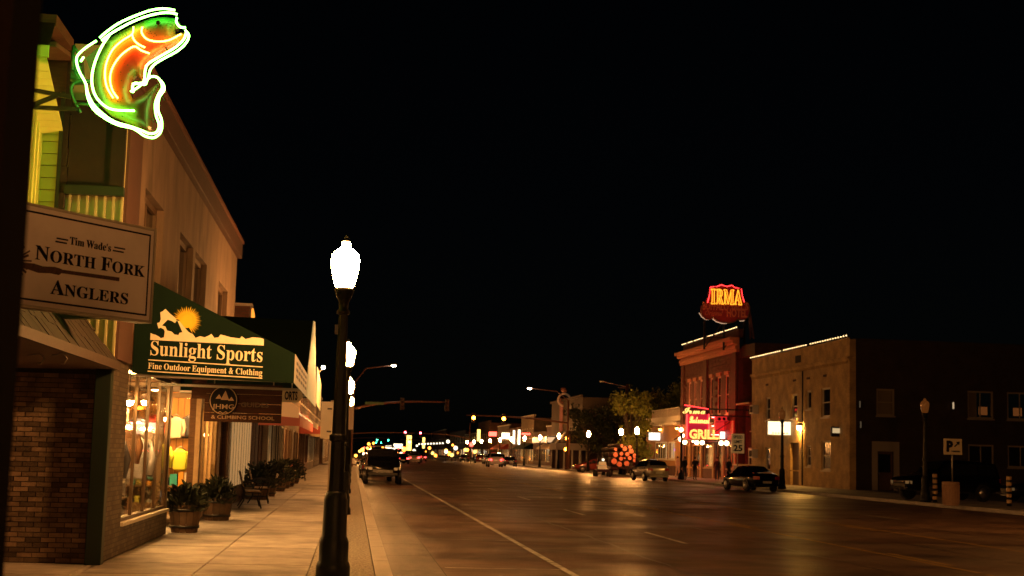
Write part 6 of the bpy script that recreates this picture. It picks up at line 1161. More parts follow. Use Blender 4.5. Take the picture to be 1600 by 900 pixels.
MB().lathe(pr_, 20, (c.x-.05, QY+.1, 0)).build('bin_body', M('pebbledash_bin', (.4, .25, .17), .85, var=.25, vs=20, bump=.4, bs=50), bi)
for i in range(20): an = 2*pi*i/20; MB().bar((c.x-.05+.315*cos(an), QY+.1+.315*sin(an), .08), (c.x-.05+.335*cos(an), QY+.1+.335*sin(an), .84), .03).build('rib', _mats['pebbledash_bin'], bi)
for px, Yb, nm in ((1461, 60, 'yellow banded bollard just left of the litter bin'), (1577, 57, 'yellow banded bollard near the right edge of the picture')):
    c = at(px, 785 if px < 1500 else 790, Y=Yb); t = thing('bollard', nm, 'bollard', (c.x, Yb, 0))
    MB().lathe([(.1, 0), (.1, 1.22), (.06, 1.28), (.0, 1.29)], 12, (c.x, Yb, 0)).build('post', black_iron, t)
    for k in range(5): MB().lathe([(.103, .12+k*.24), (.108, .13+k*.24), (.108, .25+k*.24), (.103, .26+k*.24)], 12, (c.x, Yb, 0)).build('band', M('reflective_band', (.6, .4, .2), .5), t)
# ------------------------------------------------------------------ far side of the crossing, right side
th = thing('theatre', 'theatre front with a tall vertical sign topped by a ring', 'building', (28.5, 186, 0)); TYy = 182.
PT = Plane('X', SR-1.5, -1)
MB().wall(PT, 178, 206, 0, 9, [(184+i*4, 187+i*4, .1, 2.8) for i in range(5)], .3).build('front_wall', far_stucco, th); MB().wall(Plane('Y', 178, -1), SR-1.19, 44, 0, 9, [(31, 33, 4.5, 6), (35, 37, 4.5, 6)], .3).build('side_wall', far_stucco, th)
MB().box(SR-1.2, 44, 178.3, 206, 8.5, 8.6).build('roof', dark_panel, th); MB().pb(PT, 177.9, 206, 0, .3, 9, 9.3).build('cornice', far_stucco, th)
for i in range(5):
    window(th, PT, 184+i*4, 187+i*4, .1, 2.8, fm=pale_frame, pane=GLS, fw=.1, cols=2, rows=1, sill=False, name='door'); MB().pb(PT, 184+i*4, 187+i*4, -1, -.95, .1, 2.8).build('lit_interior', M('theatre_glow', (.4, .3, .2), .8, em=(1, .6, .25), es=.8, var=.5, vs=2), th)
for x in (31, 35): window(th, Plane('Y', 178, -1), x, x+2, 4.5, 6, fw=.12)
vs_ = thing('theatre_sign', 'tall vertical theatre sign with a pale ring at its top', 'sign', (29, 195, 3)); q = at(881, 625, Y=195); rr = .85
MB().box(q.x-.55, q.x+.55, 194.8, 195.2, 3.2, q.z+.2).build('blade', M('theatre_blade', (.35, .14, .1), .6), vs_)
MB().tube([(q.x+rr*cos(a), 194.7, q.z+rr*sin(a)) for a in [i*pi/10 for i in range(20)]], .16, 6, closed=True).build('ring', M('ring_paint', (.65, .45, .3), .5, em=(1, .5, .2), es=.05), vs_)
MB().sph((q.x, 195, q.z+rr+.5), .45, 10).build('dome', M('theatre_blade', (.35, .14, .1)), vs_)
for x in (-.35, .35): MB().bar((q.x+x, 194.75, 3.3), (q.x+x, 194.75, q.z-1), .08).build('edge_strip', EM('faint_red_strip', (1, .25, .1), .35), vs_)
mq = thing('marquee', 'theatre marquee slab with a lit edge over the pavement', 'canopy', (27, 195, 3.2)); MB().box(25.6, SR-1.52, 188, 203, 3.2, 4.1).build('box', dark_wood, mq); MB().box(25.56, 25.595, 188.2, 202.8, 3.3, 4.0).build('lit_edge', EM('marquee_edge', (1, .6, .3), .9), mq); MB().box(25.7, SR-1.6, 187.97, 187.999, 3.3, 4.0).build('lit_edge', _mats['marquee_edge'], mq)
kn = thing('kiosk', 'small dark pavilion with a pale fascia and lit columns on the far corner', 'kiosk', (25.8, 172, 0)); 
MB().slab([(24.6, 172, 3.1), (28.6, 172, 3.1), (27.6, 172, 4.6), (25.8, 172, 4.6)], (0, 5, 0)).build('roof', dark_panel, kn); MB().box(24.5, 28.7, 171.9, 177.1, 2.3, 3.1).build('fascia', M('kiosk_fascia', (.5, .42, .34), .6), kn)
for x in (24.7, 25.6, 26.6, 27.5, 28.4): MB().box(x-.09, x+.09, 172, 172.2, 0, 2.3).build('column', pale_frame, kn)
MB().box(24.8, 28.3, 176.8, 177, 0, 2.3).build('rear_wall', dark_wood, kn)
RT = [(207, 222, 6, brickA), (222, 238, 5.2, far_stucco), (238, 256, 8.2, brickB), (256, 276, 6.4, brickA), (276, 298, 7.2, far_stucco), (316, 345, 8.8, brickA), (345, 385, 6.4, brickB), (385, 446, 7.6, far_stucco), (466, 540, 9, brickA), (540, 598, 7, brickB)]
RN = ['first dark brick shop past the theatre on the right side', 'low stucco shop second past the theatre', 'tan brick block third past the theatre', 'red brick shops fourth past the theatre', 'stucco corner shops before the second crossing, right side', 'dark block just past the second crossing, right side', 'long tan block past the second crossing', 'stucco block before the third crossing, right side', 'brick block past the third crossing, right side', 'farthest block visible on the right side']
for i, (a, b, h, wm) in enumerate(RT): shop_row(a, b, h, wm, RN[i], 'R', 40+i, ((tan_c, redc2, awn_green)[i % 3], .1) if i % 2 == 0 and i < 6 else None, glow=2.4, nw=6 if i > 4 else None)
fw_ = [EM('far_sign_%s' % n, c, s) for n, c, s in (('white', (1, .85, .6), 3), ('yellow', (1, .6, .13), 3.5), ('red', (1, .08, .05), 6), ('teal', (.05, .9, .6), 5), ('orange', (1, .28, .03), 9))]
def farsign(px, py, Y, w, h, mi, nm, pole=True, x=None):
    p = at(px, py, Y=Y); t = thing('lit_sign', nm, 'sign', (p.x, Y, p.z)); MB().box(p.x-w/2, p.x+w/2, Y-.1, Y+.1, p.z-h/2, p.z+h/2).build('lit_face', fw_[mi], t)
    MB().box(p.x-w/2-.06, p.x+w/2+.06, Y+.11, Y+.3, p.z-h/2-.06, p.z+h/2+.06).build('cabinet', black_iron, t)
    if pole: MB().tube([(p.x, Y+.2, -.1), (p.x, Y+.2, p.z)], .07, 5).build('post', black_iron, t)
    return t
farsign(790, 681, 225, 1.25, .95, 0, 'bright white square box sign in the lit row left of the theatre', False)
farsign(811, 683, 222, .35, 2.3, 0, 'tall thin white lit sign right of the square white one', False); farsign(803, 683, 222, .3, 2.1, 0, 'narrow white lit sign next to the tall thin one', False)
farsign(770, 678, 240, 1.3, .7, 2, 'reddish lit roof sign above the distant shops', False); farsign(748, 680, 262, .55, 2.1, 1, 'upright lit panel on the distant shops', False)
farsign(822, 678, 215, 1.3, .25, 2, 'thin red neon strip on the distant shop left of the theatre', False)
farsign(639, 692, 480, 1.6, 5.0, 1, 'big yellow lit pylon sign far down the street'); farsign(622, 697, 520, 3.2, 1.6, 0, 'wide white lit sign far down the street, left of the yellow pylon'); farsign(607, 699, 560, 2.4, 1.3, 0, 'small white lit sign at the far end of the street')
farsign(662, 692, 430, .7, 3.2, 1, 'slim yellow lit pylon far down the street')
for i in range(9):
    p = at(655+i*4.6, 694-(.2*i), Y=420); t = thing('forecourt_lamp', ORD[i]+' from the left of a row of bright lamps over a distant forecourt', 'lamp', p, 'bright lamps over the distant forecourt'); MB().sph(p, .26, 6).build('lamp', fw_[0], t); MB().box(p.x-.4, p.x+.4, p.y-.3, p.y+.3, p.z+.35, p.z+.6).build('hood', black_iron, t)
O2 = ORD+['eleventh', 'twelfth', 'thirteenth', 'fourteenth', 'fifteenth', 'sixteenth', 'seventeenth']; XS = [562, 568, 574, 556, 580, 671, 676, 700, 697, 712, 706, 730, 742, 615, 647, 596, 631]; RK = [O2[sorted(XS).index(q)] for q in XS]
for i, (px, py, Y, mi, r) in enumerate(((562, 705, 400, 1, .3), (568, 709, 380, 0, .3), (574, 700, 420, 1, .3), (556, 712, 350, 4, .3), (580, 708, 390, 0, .25), (671, 700, 360, 4, .3), (676, 708, 330, 1, .3), (700, 690, 400, 0, .4), (697, 704, 300, 1, .3), (712, 700, 290, 0, .35), (706, 711, 280, 1, .3), (730, 703, 260, 4, .25), (742, 706, 250, 1, .25), (615, 702, 500, 0, .5), (647, 704, 460, 0, .4), (596, 703, 540, 0, .5), (631, 703, 500, 4, .5))):
    p = at(px, py, Y=Y); t = thing('distant_light', '%s point of light far down the street, %s from the left of the scattered ones' % (('white', 'warm', '', '', 'orange')[mi], RK[i]), 'light', p, 'scattered points of light at the far end of the street')
    MB().sph(p, r*1.25, 8).build('lens', fw_[mi], t); MB().tube([(p.x, p.y+.1, -.1), (p.x, p.y+.1, p.z)], .06, 4).build('pole', black_iron, t)
# ------------------------------------------------------------------ traffic signals
sigm = {'red': EM('signal_red', (1, .06, .08), 45), 'green': EM('signal_green', (.05, 1, .6), 26), 'amber': EM('signal_amber', (1, .25, .015), 60), 'off': M('unlit_lens', (.05, .02, .01), .3)}
mast = M('bronze_mast', (.2, .085, .05), .5, var=.1, vs=3)
def mast_arm(Y, bx, ex, zb, ze, nm, heads, lamp=None, h=8.0):
    t = thing('traffic_signal', nm, 'traffic light', (bx, Y, 0)); MB().tube([(bx, Y, 0), (bx, Y, h)], [.16, .12], 8).build('pole', mast, t); MB().tube([(bx, Y, 0), (bx, Y, .3)], .25, 8).build('pole_base', mast, t)
    n = 8; pts = []
    for i in range(n+1): f_ = i/n; pts.append((bx+(ex-bx)*f_, Y, zb+(ze-zb)*min(1, 1-(1-f_)**3)))
    MB().tube(pts, [.13-.07*i/n for i in range(n+1)], 7).build('mast_arm', mast, t)
    for x, st_ in heads:
        z = zb+(ze-zb)*.98; b_ = MB().box(x-.2, x+.2, Y-.22, Y-.02, z-.85, z+.3).build('signal_head', black_iron, t)
        for k, cn in enumerate(('red', 'amber', 'green')):
            MB().lathe([(.0, 0), (.19, .005), (.2, .03)], 10).build('lens', sigm[cn if cn == st_ else 'off'], b_, raw=True)
            l_ = b_.children[-1]; l_.location = Vector((x, Y-.222-.03, z+.1-.38*k))-base(b_); l_.rotation_euler = (radians(-90), 0, 0)
    if lamp:
        lx, lz = lamp; MB().tube([(bx, Y, h), (bx+(lx-bx)*.3, Y, h+(lz-h)*.8), (lx, Y, lz)], .06, 6).build('lamp_arm', mast, t)
        MB().box(lx-.3, lx+.3, Y-.15, Y+.15, lz, lz+.12).build('lamp_housing', steel, t); MB().sph((lx, Y-.02, lz-.04), .17, 8, sq=(1.4, 1, .6)).build('lamp_lens', EM('cobra_lens', (1, .85, .6), 60), t)
    return t
t = mast_arm(140, -.1, 9.25, 5.6, 6.5, 'near left traffic signal mast arm reaching over the lanes with unlit side heads', [(4.7, 'off'), (9.1, 'off')], (3.73, 9.95))
MB().box(1.1, 2.9, 139.9, 139.95, 6.05, 6.3).build('street_name_sign', M('street_sign_green', (.1, .25, .12), .5), t)
mast_arm(165, 24.9, 13.0, 5.35, 5.95, 'right traffic signal mast arm with two glowing amber signals', [(13.85, 'amber'), (17.36, 'amber')], (20.3, 9.3))
t = thing('traffic_signal', 'short pole signal glowing amber beside the theatre corner', 'traffic light', (24.9, 166, 0)); p = at(886, 685, Y=166); MB().tube([(p.x+.3, 166.1, 0), (p.x+.3, 166.1, p.z+.5)], .08, 6).build('pole', mast, t)
for (px, py) in ((886, 685), (884, 702)):
    p = at(px, py, Y=166); b_ = MB().box(p.x-.2, p.x+.2, 165.9, 166.1, p.z-.25, p.z+.25).build('signal_head', black_iron, t); MB().sph((p.x, 165.88, p.z), .2, 8).build('lens', sigm['amber'], b_)
mast_arm(302, -.1, 13.0, 5.0, 5.5, 'left mast arm at the second crossing with one red light', [(11.0, 'red')]); mast_arm(305, 24.9, 13.6, 4.6, 5.5, 'right mast arm at the second crossing with one red light', [(14.35, 'red')])
mast_arm(452, -.1, 12.0, 5.2, 5.6, 'left mast arm at the third crossing with two green lights', [(7.7, 'green'), (11.2, 'green')]); mast_arm(602, -.1, 12.0, 5.2, 5.6, 'left mast arm at the farthest crossing with two green lights', [(9.9, 'green'), (12., 'green')]); mast_arm(454, 24.9, 15.0, 5.0, 5.3, 'right mast arm at the third crossing with a green light', [(18, 'green')])
up = thing('utility_pole', 'tall dark wooden utility pole rising in front of the lit trees', 'pole', (27, 142, 0)); p = at(980, 600, Y=143); MB().tube([(p.x, 143, 0), (p.x, 143, p.z)], [.22, .16], 8).build('pole', dark_wood, up); MB().bar((p.x-.9, 143, p.z-.4), (p.x+.3, 143, p.z-.4), .12).build('crossarm', dark_wood, up)
MB().bar((p.x-2.5, 143, p.z+.15), (p.x, 143, p.z-.3), .05).build('lamp_arm', steel, up); MB().box(p.x-2.9, p.x-2.4, 142.9, 143.1, p.z+.1, p.z+.22).build('lamp_head', steel, up)
# ------------------------------------------------------------------ vehicles
tyre = M('tyre_rubber', (.01, .01, .01), .8); rim_m = M('alloy_rim', (.4, .4, .4), .3, metal=.9); car_glass = M('car_glass', (.01, .01, .012), .05, spec=.8)
hl_off = M('headlight_glass', (.5, .48, .42), .15, em=(1, .7, .3), es=.05); tl_off = M('taillight_lens', (.35, .02, .02), .2); tl_on = EM('taillight_lit', (1, .04, .04), 14); hl_on = EM('headlight_lit', (1, .85, .6), 40); chrome = M('chrome', (.25, .25, .25), .2, metal=1.)
def car(label, paint, kind='sedan', tails=False, heads=False, plate=(.5, .5, .48), small=False, group=None):
    """car along +y (nose at +y), wheels on z=0"""
    t = thing('parked_car' if not (tails or heads) else 'car', label, {'sedan': 'car', 'hatch': 'car', 'suv': 'suv', 'pickup': 'suv'}[kind], (0, 0, 0), group)
    if kind == 'sedan':   # (y, zbottom, zshoulder, halfwidth, zroof, halfroof)
        ST = [(-2.38, .42, .78, .62, .86, .55), (-2.3, .28, .9, .8, 1.0, .7), (-1.85, .22, .96, .88, 1.04, .74), (-1.5, .2, .96, .9, 1.1, .68), (-.75, .2, .95, .91, 1.42, .58), (-.1, .2, .93, .91, 1.46, .6), (.35, .2, .91, .91, 1.4, .6), (1.15, .2, .88, .9, .98, .7), (1.9, .24, .78, .86, .84, .66), (2.3, .32, .66, .74, .7, .6), (2.38, .42, .58, .6, .62, .5)]; ci = (3, 4, 6, 7); wb = 1.4; wr = .33
    elif kind == 'hatch':
        ST = [(-2.2, .42, .85, .7, .95, .6), (-2.12, .3, 1.0, .82, 1.12, .72), (-1.75, .24, 1.04, .88, 1.5, .62), (-1.1, .22, 1.02, .9, 1.6, .62), (-.3, .22, 1.0, .91, 1.62, .64), (.35, .22, .98, .91, 1.54, .62), (1.1, .24, .95, .9, 1.05, .7), (1.8, .28, .84, .86, .9, .66), (2.15, .36, .7, .72, .75, .6), (2.2, .45, .62, .6, .66, .5)]; ci = (1, 2, 5, 6); wb = 1.33; wr = .35
    else:
        ST = [(-2.4, .55, .95, .86, 1.05, .8), (-2.34, .4, 1.08, .93, 1.25, .84), (-2.15, .36, 1.12, .96, 1.76, .74), (-1.2, .34, 1.12, .97, 1.84, .74), (-.2, .34, 1.1, .97, 1.86, .74), (.45, .34, 1.1, .97, 1.78, .73), (1.15, .36, 1.08, .96, 1.2, .82), (1.9, .4, 1.0, .94, 1.12, .8), (2.3, .46, .9, .9, 1.04, .76), (2.38, .6, .8, .82, .95, .7)]; ci = (1, 2, 5, 6); wb = 1.4; wr = .4
    def ring(s_):
        y, zb, zs, hw, zr, hr = s_; h = [(hw*.86, zb), (hw*.98, zb+.14), (hw, (zb+zs)/2+.05), (hw*.975, zs), (hr, zr-.05*(zr-zs)), (hr*.8, zr+.01), (0, zr+.03)]
        return [(-x, y, z) for x, z in h]+[(x, y, z) for x, z in h[-2::-1]]
    R_ = [ring(s_) for s_ in ST]; n = 13; vs = [v for r in R_ for v in r]; fs = []
    for i in range(len(R_)-1):
        for k in range(n): fs.append((i*n+k, (i+1)*n+k, (i+1)*n+(k+1) % n, i*n+(k+1) % n))
    fs += [tuple(range(n))[::-1], tuple(range((len(R_)-1)*n, len(R_)*n))]
    o = MB().add(vs, fs, 0, True).build('body', paint, t, recalc=True)
    md = o.modifiers.new('sub', 'SUBSURF'); md.levels = 1; md.render_levels = 1
    a, b, c, d = ci
    def lerp(p, q, f_): return tuple(p[j]+(q[j]-p[j])*f_ for j in range(3))
    def quad(i, j, k0, k1, f0, f1, g0, g1, off):
        A_, B_ = R_[i], R_[j]; P0 = lerp(A_[k0], A_[k1], f0); P1 = lerp(B_[k0], B_[k1], f0); P2 = lerp(B_[k0], B_[k1], f1); P3 = lerp(A_[k0], A_[k1], f1)
        q = [lerp(P0, P1, g0), lerp(P0, P1, g1), lerp(P3, P2, g1), lerp(P3, P2, g0)]; return [(x+off[0], y+off[1], z+off[2]) for x, y, z in q]
    for s_ in (1, -1):       # side windows
        k0, k1 = (3, 4) if s_ < 0 else (9, 8)
        mid = (b+c)//2
        for (i, j, g0, g1) in ((b, mid, -.45, .94), (mid, c, .04, 1.0)):
            pts_ = quad(i, j, k0, k1, .12, .88, g0 if i != b else 0.02, g1, (s_*.022, 0, 0)); MB().slab(pts_, (-s_*.03, 0, 0)).build('side_window', car_glass, t)
        pts_ = quad(c, d, k0, k1, .12, .8, .04, .62, (s_*.022, 0, 0)); pts_[2] = pts_[1]; MB().slab(pts_[:2]+[pts_[3]], (-s_*.03, 0, 0)).build('side_window', car_glass, t)
    def cross(i, j, g0, g1, nm, dy):
        A_, B_ = R_[i], R_[j]; q = []
        for g in (g0, g1):
            L0 = lerp(A_[4], B_[4], g); L1 = lerp(A_[5], B_[5], g); Mm = lerp(A_[6], B_[6], g); R1 = lerp(A_[7], B_[7], g); R0 = lerp(A_[8], B_[8], g); q.append([L0, L1, Mm, R1, R0])
        vs = [(x*.95, y+dy, z+.014) for r in q for x, y, z in r]; MB().add(vs, [(i_, i_+1, i_+6, i_+5) for i_ in range(4)], 0, True).build(nm, car_glass, t)
    cross(c, d, .08, .9, 'windscreen', .02); cross(a, b, .12, .92, 'rear_window', -.02)
    y1 = ST[-2][0]; zf = ST[-2][2]; hwf = ST[-2][3]; y0 = ST[1][0]; zr_ = ST[1][2]; hwr = ST[1][3]
    fy = ST[-1][0]; ry = ST[0][0]
    for s_ in (1, -1):
        MB().slab([(s_*hwf*.98, y1-.05, zf-.02), (s_*hwf*.62, fy-.02, zf-.03), (s_*hwf*.62, fy-.02, zf-.16), (s_*hwf*.98, y1-.05, zf-.15)], (0, .05, 0)).build('headlight', hl_on if heads else hl_off, t)
        MB().slab([(s_*hwr*.99, y0+.06, zr_-.02), (s_*hwr*.6, ry-.0, zr_-.05), (s_*hwr*.6, ry-.0, zr_-.22), (s_*hwr*.99, y0+.06, zr_-.2)], (0, -.045, 0)).build('taillight', tl_on if tails else tl_off, t)
        MB().sph((s_*(ST[c][3]+.12), ST[c][0]+.45, ST[c][2]+.06), .1, 8, sq=(1, .6, .75)).build('wing_mirror', paint, t)
        MB().slab([(s_*(ST[c][3]-.005), ST[c][0]-.5, ST[c][2]-.14), (s_*(ST[c][3]-.005), ST[c][0]-.3, ST[c][2]-.14), (s_*(ST[c][3]-.005), ST[c][0]-.3, ST[c][2]-.11), (s_*(ST[c][3]-.005), ST[c][0]-.5, ST[c][2]-.11)], (s_*.03, 0, 0)).build('door_handle', chrome if kind == 'pickup' else paint, t)
    MB().box(-.26, .26, fy+.0, fy+.03, zf-.42, zf-.3).build('number_plate', M('plate_pale_%d%d' % (plate[0]*10, plate[1]*10), plate, .5, em=plate, es=.12 if kind == 'pickup' else .0), t); MB().box(-.26, .26, ry-.03, ry, zr_-.42, zr_-.3).build('number_plate', M('plate_pale', (.5, .5, .48), .5), t)
    g = MB()
    for k in range(3): g.box(-.5, .5, fy-.01, fy+.02, zf-.18-.05*k, zf-.155-.05*k)
    g.build('grille', chrome if kind == 'pickup' else black_iron, t); MB().box(-.75, .75, fy-.04, fy+.035, ST[-1][1]-.12, ST[-1][1]+.0).build('front_bumper', black_iron if kind == 'pickup' else paint, t); MB().box(-.75, .75, ry-.035, ry+.04, ST[0][1]-.1, ST[0][1]+.02).build('rear_bumper', paint, t)
    for s_ in (1, -1):
        for yy in (wb, -wb):
            x = s_*(ST[5][3]-.1); w_ = thing_part('wheel', t)
            ty = MB(); ty.tube([(x-.11, yy, wr), (x-.1, yy, wr), (x+.1, yy, wr), (x+.11, yy, wr)], [wr*.9, wr, wr, wr*.9], 18)
            o = ty.build('wheel', tyre, t)
            rm = MB(); xr = x+s_*.115; rm.tube([(xr-.01, yy, wr), (xr+.01, yy, wr)], wr*.62, 14); rm.build('rim', rim_m, o)
            ar_ = MB(); n_ = 12; xa = s_*(ST[5][3]+.004)
            vs = []
            for i in range(n_+1):
                an = pi*i/n_; vs += [(xa, yy+cos(an)*wr*1.08, wr+sin(an)*wr*1.08), (xa, yy+cos(an)*wr*1.2, wr+sin(an)*wr*1.2), (xa-s_*.14, yy+cos(an)*wr*1.08, wr+sin(an)*wr*1.08)]
            ar_.add(vs, [(3*i, 3*i+1, 3*i+4, 3*i+3) for i in range(n_)]+[(3*i, 3*i+3, 3*i+5, 3*i+2) for i in range(n_)]).build('wheel_arch', black_iron, t)
    return t
def thing_part(a, b): return None
blackp = M('black_car_paint', (.003, .003, .004), .1, spec=.25, coat=.4); silverp = M('silver_car_paint', (.42, .38, .33), .25, metal=.5, coat=1.); darkp = M('dark_blue_car_paint', (.01, .012, .025), .15, coat=1.); whitep = M('white_car_paint', (.6, .58, .55), .25, coat=1.); redp = M('maroon_car_paint', (.12, .015, .012), .2, coat=1.)
def place(c, x, y, rot, z=-.14, s=1.): c.location = (x, y, z); c.rotation_euler = (0, 0, radians(rot)); c.scale = (s, s, s); return c
su = place(car('black suv parked at the left kerb facing the camera, with a chrome bumper', blackp, 'pickup', plate=(.3, .55, .35)), 1.63, 76.5, 180)
rk = MB()
for s_ in (1, -1): rk.bar((s_*.62, -1.9, 1.93), (s_*.62, .3, 1.92), .05)
rk.bar((-.62, -.1, 1.96), (.62, -.1, 1.96), .05); rk.bar((-.62, -1.7, 1.97), (.62, -1.7, 1.97), .05); rk.build('roof_rack', black_iron, su)
place(car('dark car parked behind the black suv at the left kerb', darkp, 'sedan'), 1.4, 84, 0)
place(car('maroon car parked farther along the left kerb', redp, 'hatch'), 1.5, 96, 0); place(car('pale car parked far along the left kerb', whitep, 'sedan'), 1.5, 108, 0)
place(car('silver hatchback parked at the right kerb beside the stacked logs', silverp, 'hatch'), 22.6, 107.5, 7)
place(car('glossy black sedan parked at the right kerb under the unlit lamp', blackp, 'sedan'), 22.95, 81.0, 8)
place(car('dark suv parked in the shadowed lot behind the litter bin', blackp, 'suv'), 27.2, 63.5, 100, 0); place(car('dark car half out of frame at the right in the shadowed lot', darkp, 'sedan'), 33.5, 66, 95, 0)
place(car('white suv waiting in the right lane before the lit shops', whitep, 'suv', tails=True), 18.7, 188, 0)
for x, y, nm, p, k in ((6.9, 196, 'dark car in the left lane with glowing red tail lights', blackp, 'sedan'), (10.2, 232, 'second car ahead with glowing red tail lights', darkp, 'suv'), (9.0, 210, 'pale car with lit tail lights in the middle lanes', silverp, 'hatch'), (12.6, 262, 'far car with lit tail lights at the second crossing', redp, 'sedan')):
    place(car(nm, p, k, tails=True), x, y, 0)
for x, y, nm, p, k, r in ((22.6, 222, 'dark suv parked along the right kerb before the lit shops', blackp, 'suv', 0), (22.7, 238, 'silver car parked along the right kerb among the lit shops', silverp, 'sedan', 0), (22.6, 205, 'dark sedan parked nearest the theatre on the right kerb', darkp, 'sedan', 0), (22.7, 255, 'maroon hatchback parked far along the right kerb', redp, 'hatch', 0), (22.7, 290, 'dark car parked just before the second crossing, right kerb', blackp, 'sedan', 0)):
    place(car(nm, p, k, tails=False), x, y, r)
place(car('dark red car crossing on the side street with lit tail lights', redp, 'sedan', tails=True), 26.2, 154, 92); place(car('dark suv waiting on the side street behind the dark red car', redp, 'suv', heads=False, tails=True), 33, 157.5, 92)
# log trailer
lt = thing('log_trailer', 'dark flat trailer carrying the stacked logs at the right kerb', 'trailer', (24.2, 128, 0))
lg_bark = M('log_bark', (.09, .05, .035), .9, var=.3, vs=8, bump=.6, bs=25); lg_end = M('red_lit_log_end', (.7, .2, .13), .8, em=(1, .1, .05), es=.03, var=.35, vs=5)  # red light tinted into the cut ends, plus a faint glow
MB().box(22.95, 25.4, 126.2, 133, .55, .72).build('deck', black_iron, lt)
for x in (22.95, 25.35):
    for y in (126.6, 129.5, 132.4): MB().box(x-.05, x+.05, y-.05, y+.05, .72, 2.0).build('stake', black_iron, lt)
for y in (127.3, 131): 
    for x in (23.2, 25.15): o = MB().tube([(x-.13, y, .3), (x+.13, y, .3)], .42, 14).build('wheel', tyre, lt); MB().tube([(x-.135, y, .3), (x+.135, y, .3)], .2, 10).build('rim', steel, o)
def lgp(x, y): return at(920+x/10, 680+y/10, Y=126)
for i, (x, y, r, nm) in enumerate(((418, 305, 42, 'upper left'), (395, 408, 50, 'largest, low at the left'), (480, 455, 46, 'second from the left in the bottom row'), (592, 443, 46, 'bottom row, beside the silver car'), (510, 290, 32, 'small, left of the top ones'), (505, 368, 36, 'left of centre'), (600, 295, 38, 'upper middle'),
     (565, 215, 40, 'near the top'), (662, 250, 42, 'upper right'), (638, 358, 36, 'right of centre'), (720, 322, 38, 'far right'), (718, 392, 34, 'lower right behind the silver car'), (562, 360, 18, 'smallest, in the very middle'), (515, 162, 26, 'at the very top left, dim'), (645, 185, 28, 'at the very top right, dim'), (420, 222, 30, 'dim one above the upper left log'))):
    c = lgp(x, y); r = r*.0057; dm = ' dim' in nm
    t = thing('log', 'log with a red lit end in the stack: '+nm, 'log', c); MB().tube([(c.x, c.y+.01, c.z), (c.x+random.uniform(-.05, .05), c.y+6.5, c.z)], [r, r*.93], 12).build('bark', lg_bark, t)
    MB().add([(c.x+r*.87*cos(a), c.y-.006, c.z+r*.87*sin(a)) for a in [k*pi/6 for k in range(12)]]+[(c.x+r*.87*cos(a), c.y+.006, c.z+r*.87*sin(a)) for a in [k*pi/6 for k in range(12)]], [tuple(range(12)), tuple(range(12, 24))[::-1]]+[(k, (k+1) % 12, 12+(k+1) % 12, 12+k) for k in range(12)]).build('cut_end', lg_end, t)
# small wheeled cart
sc = thing('wheeled_cart', 'small dark wheeled cart with a pale lit box on top, left of the logs', 'cart', (22.3, 126, -.14)); c = at(942, 745, Y=124.5); cx = c.x
MB().box(cx-.55, cx+.55, 124.3, 125.6, .25, .5).build('chassis', black_iron, sc); MB().slab([(cx-.35, 124.5, .5), (cx+.35, 124.5, .5), (cx+.25, 124.5, 1.15), (cx-.25, 124.5, 1.15)], (0, .7, 0)).build('box', M('pale_yellow_box', (.75, .55, .25), .6, em=(1, .6, .2), es=.3), sc); MB().box(cx-.6, cx+.35, 124.45, 124.5, .78, .86).build('cross_band', cream, sc)
MB().sph((cx+.05, 124.8, 1.32), .12, 8).build('top_lamp', EM('cart_lamp', (1, .85, .6), 2), sc)
for x in (-.6, .6):
    for y in (124.5, 125.4): o = MB().tube([(cx+x-.1, y, .1), (cx+x+.1, y, .1)], .3, 12).build('wheel', tyre, sc)
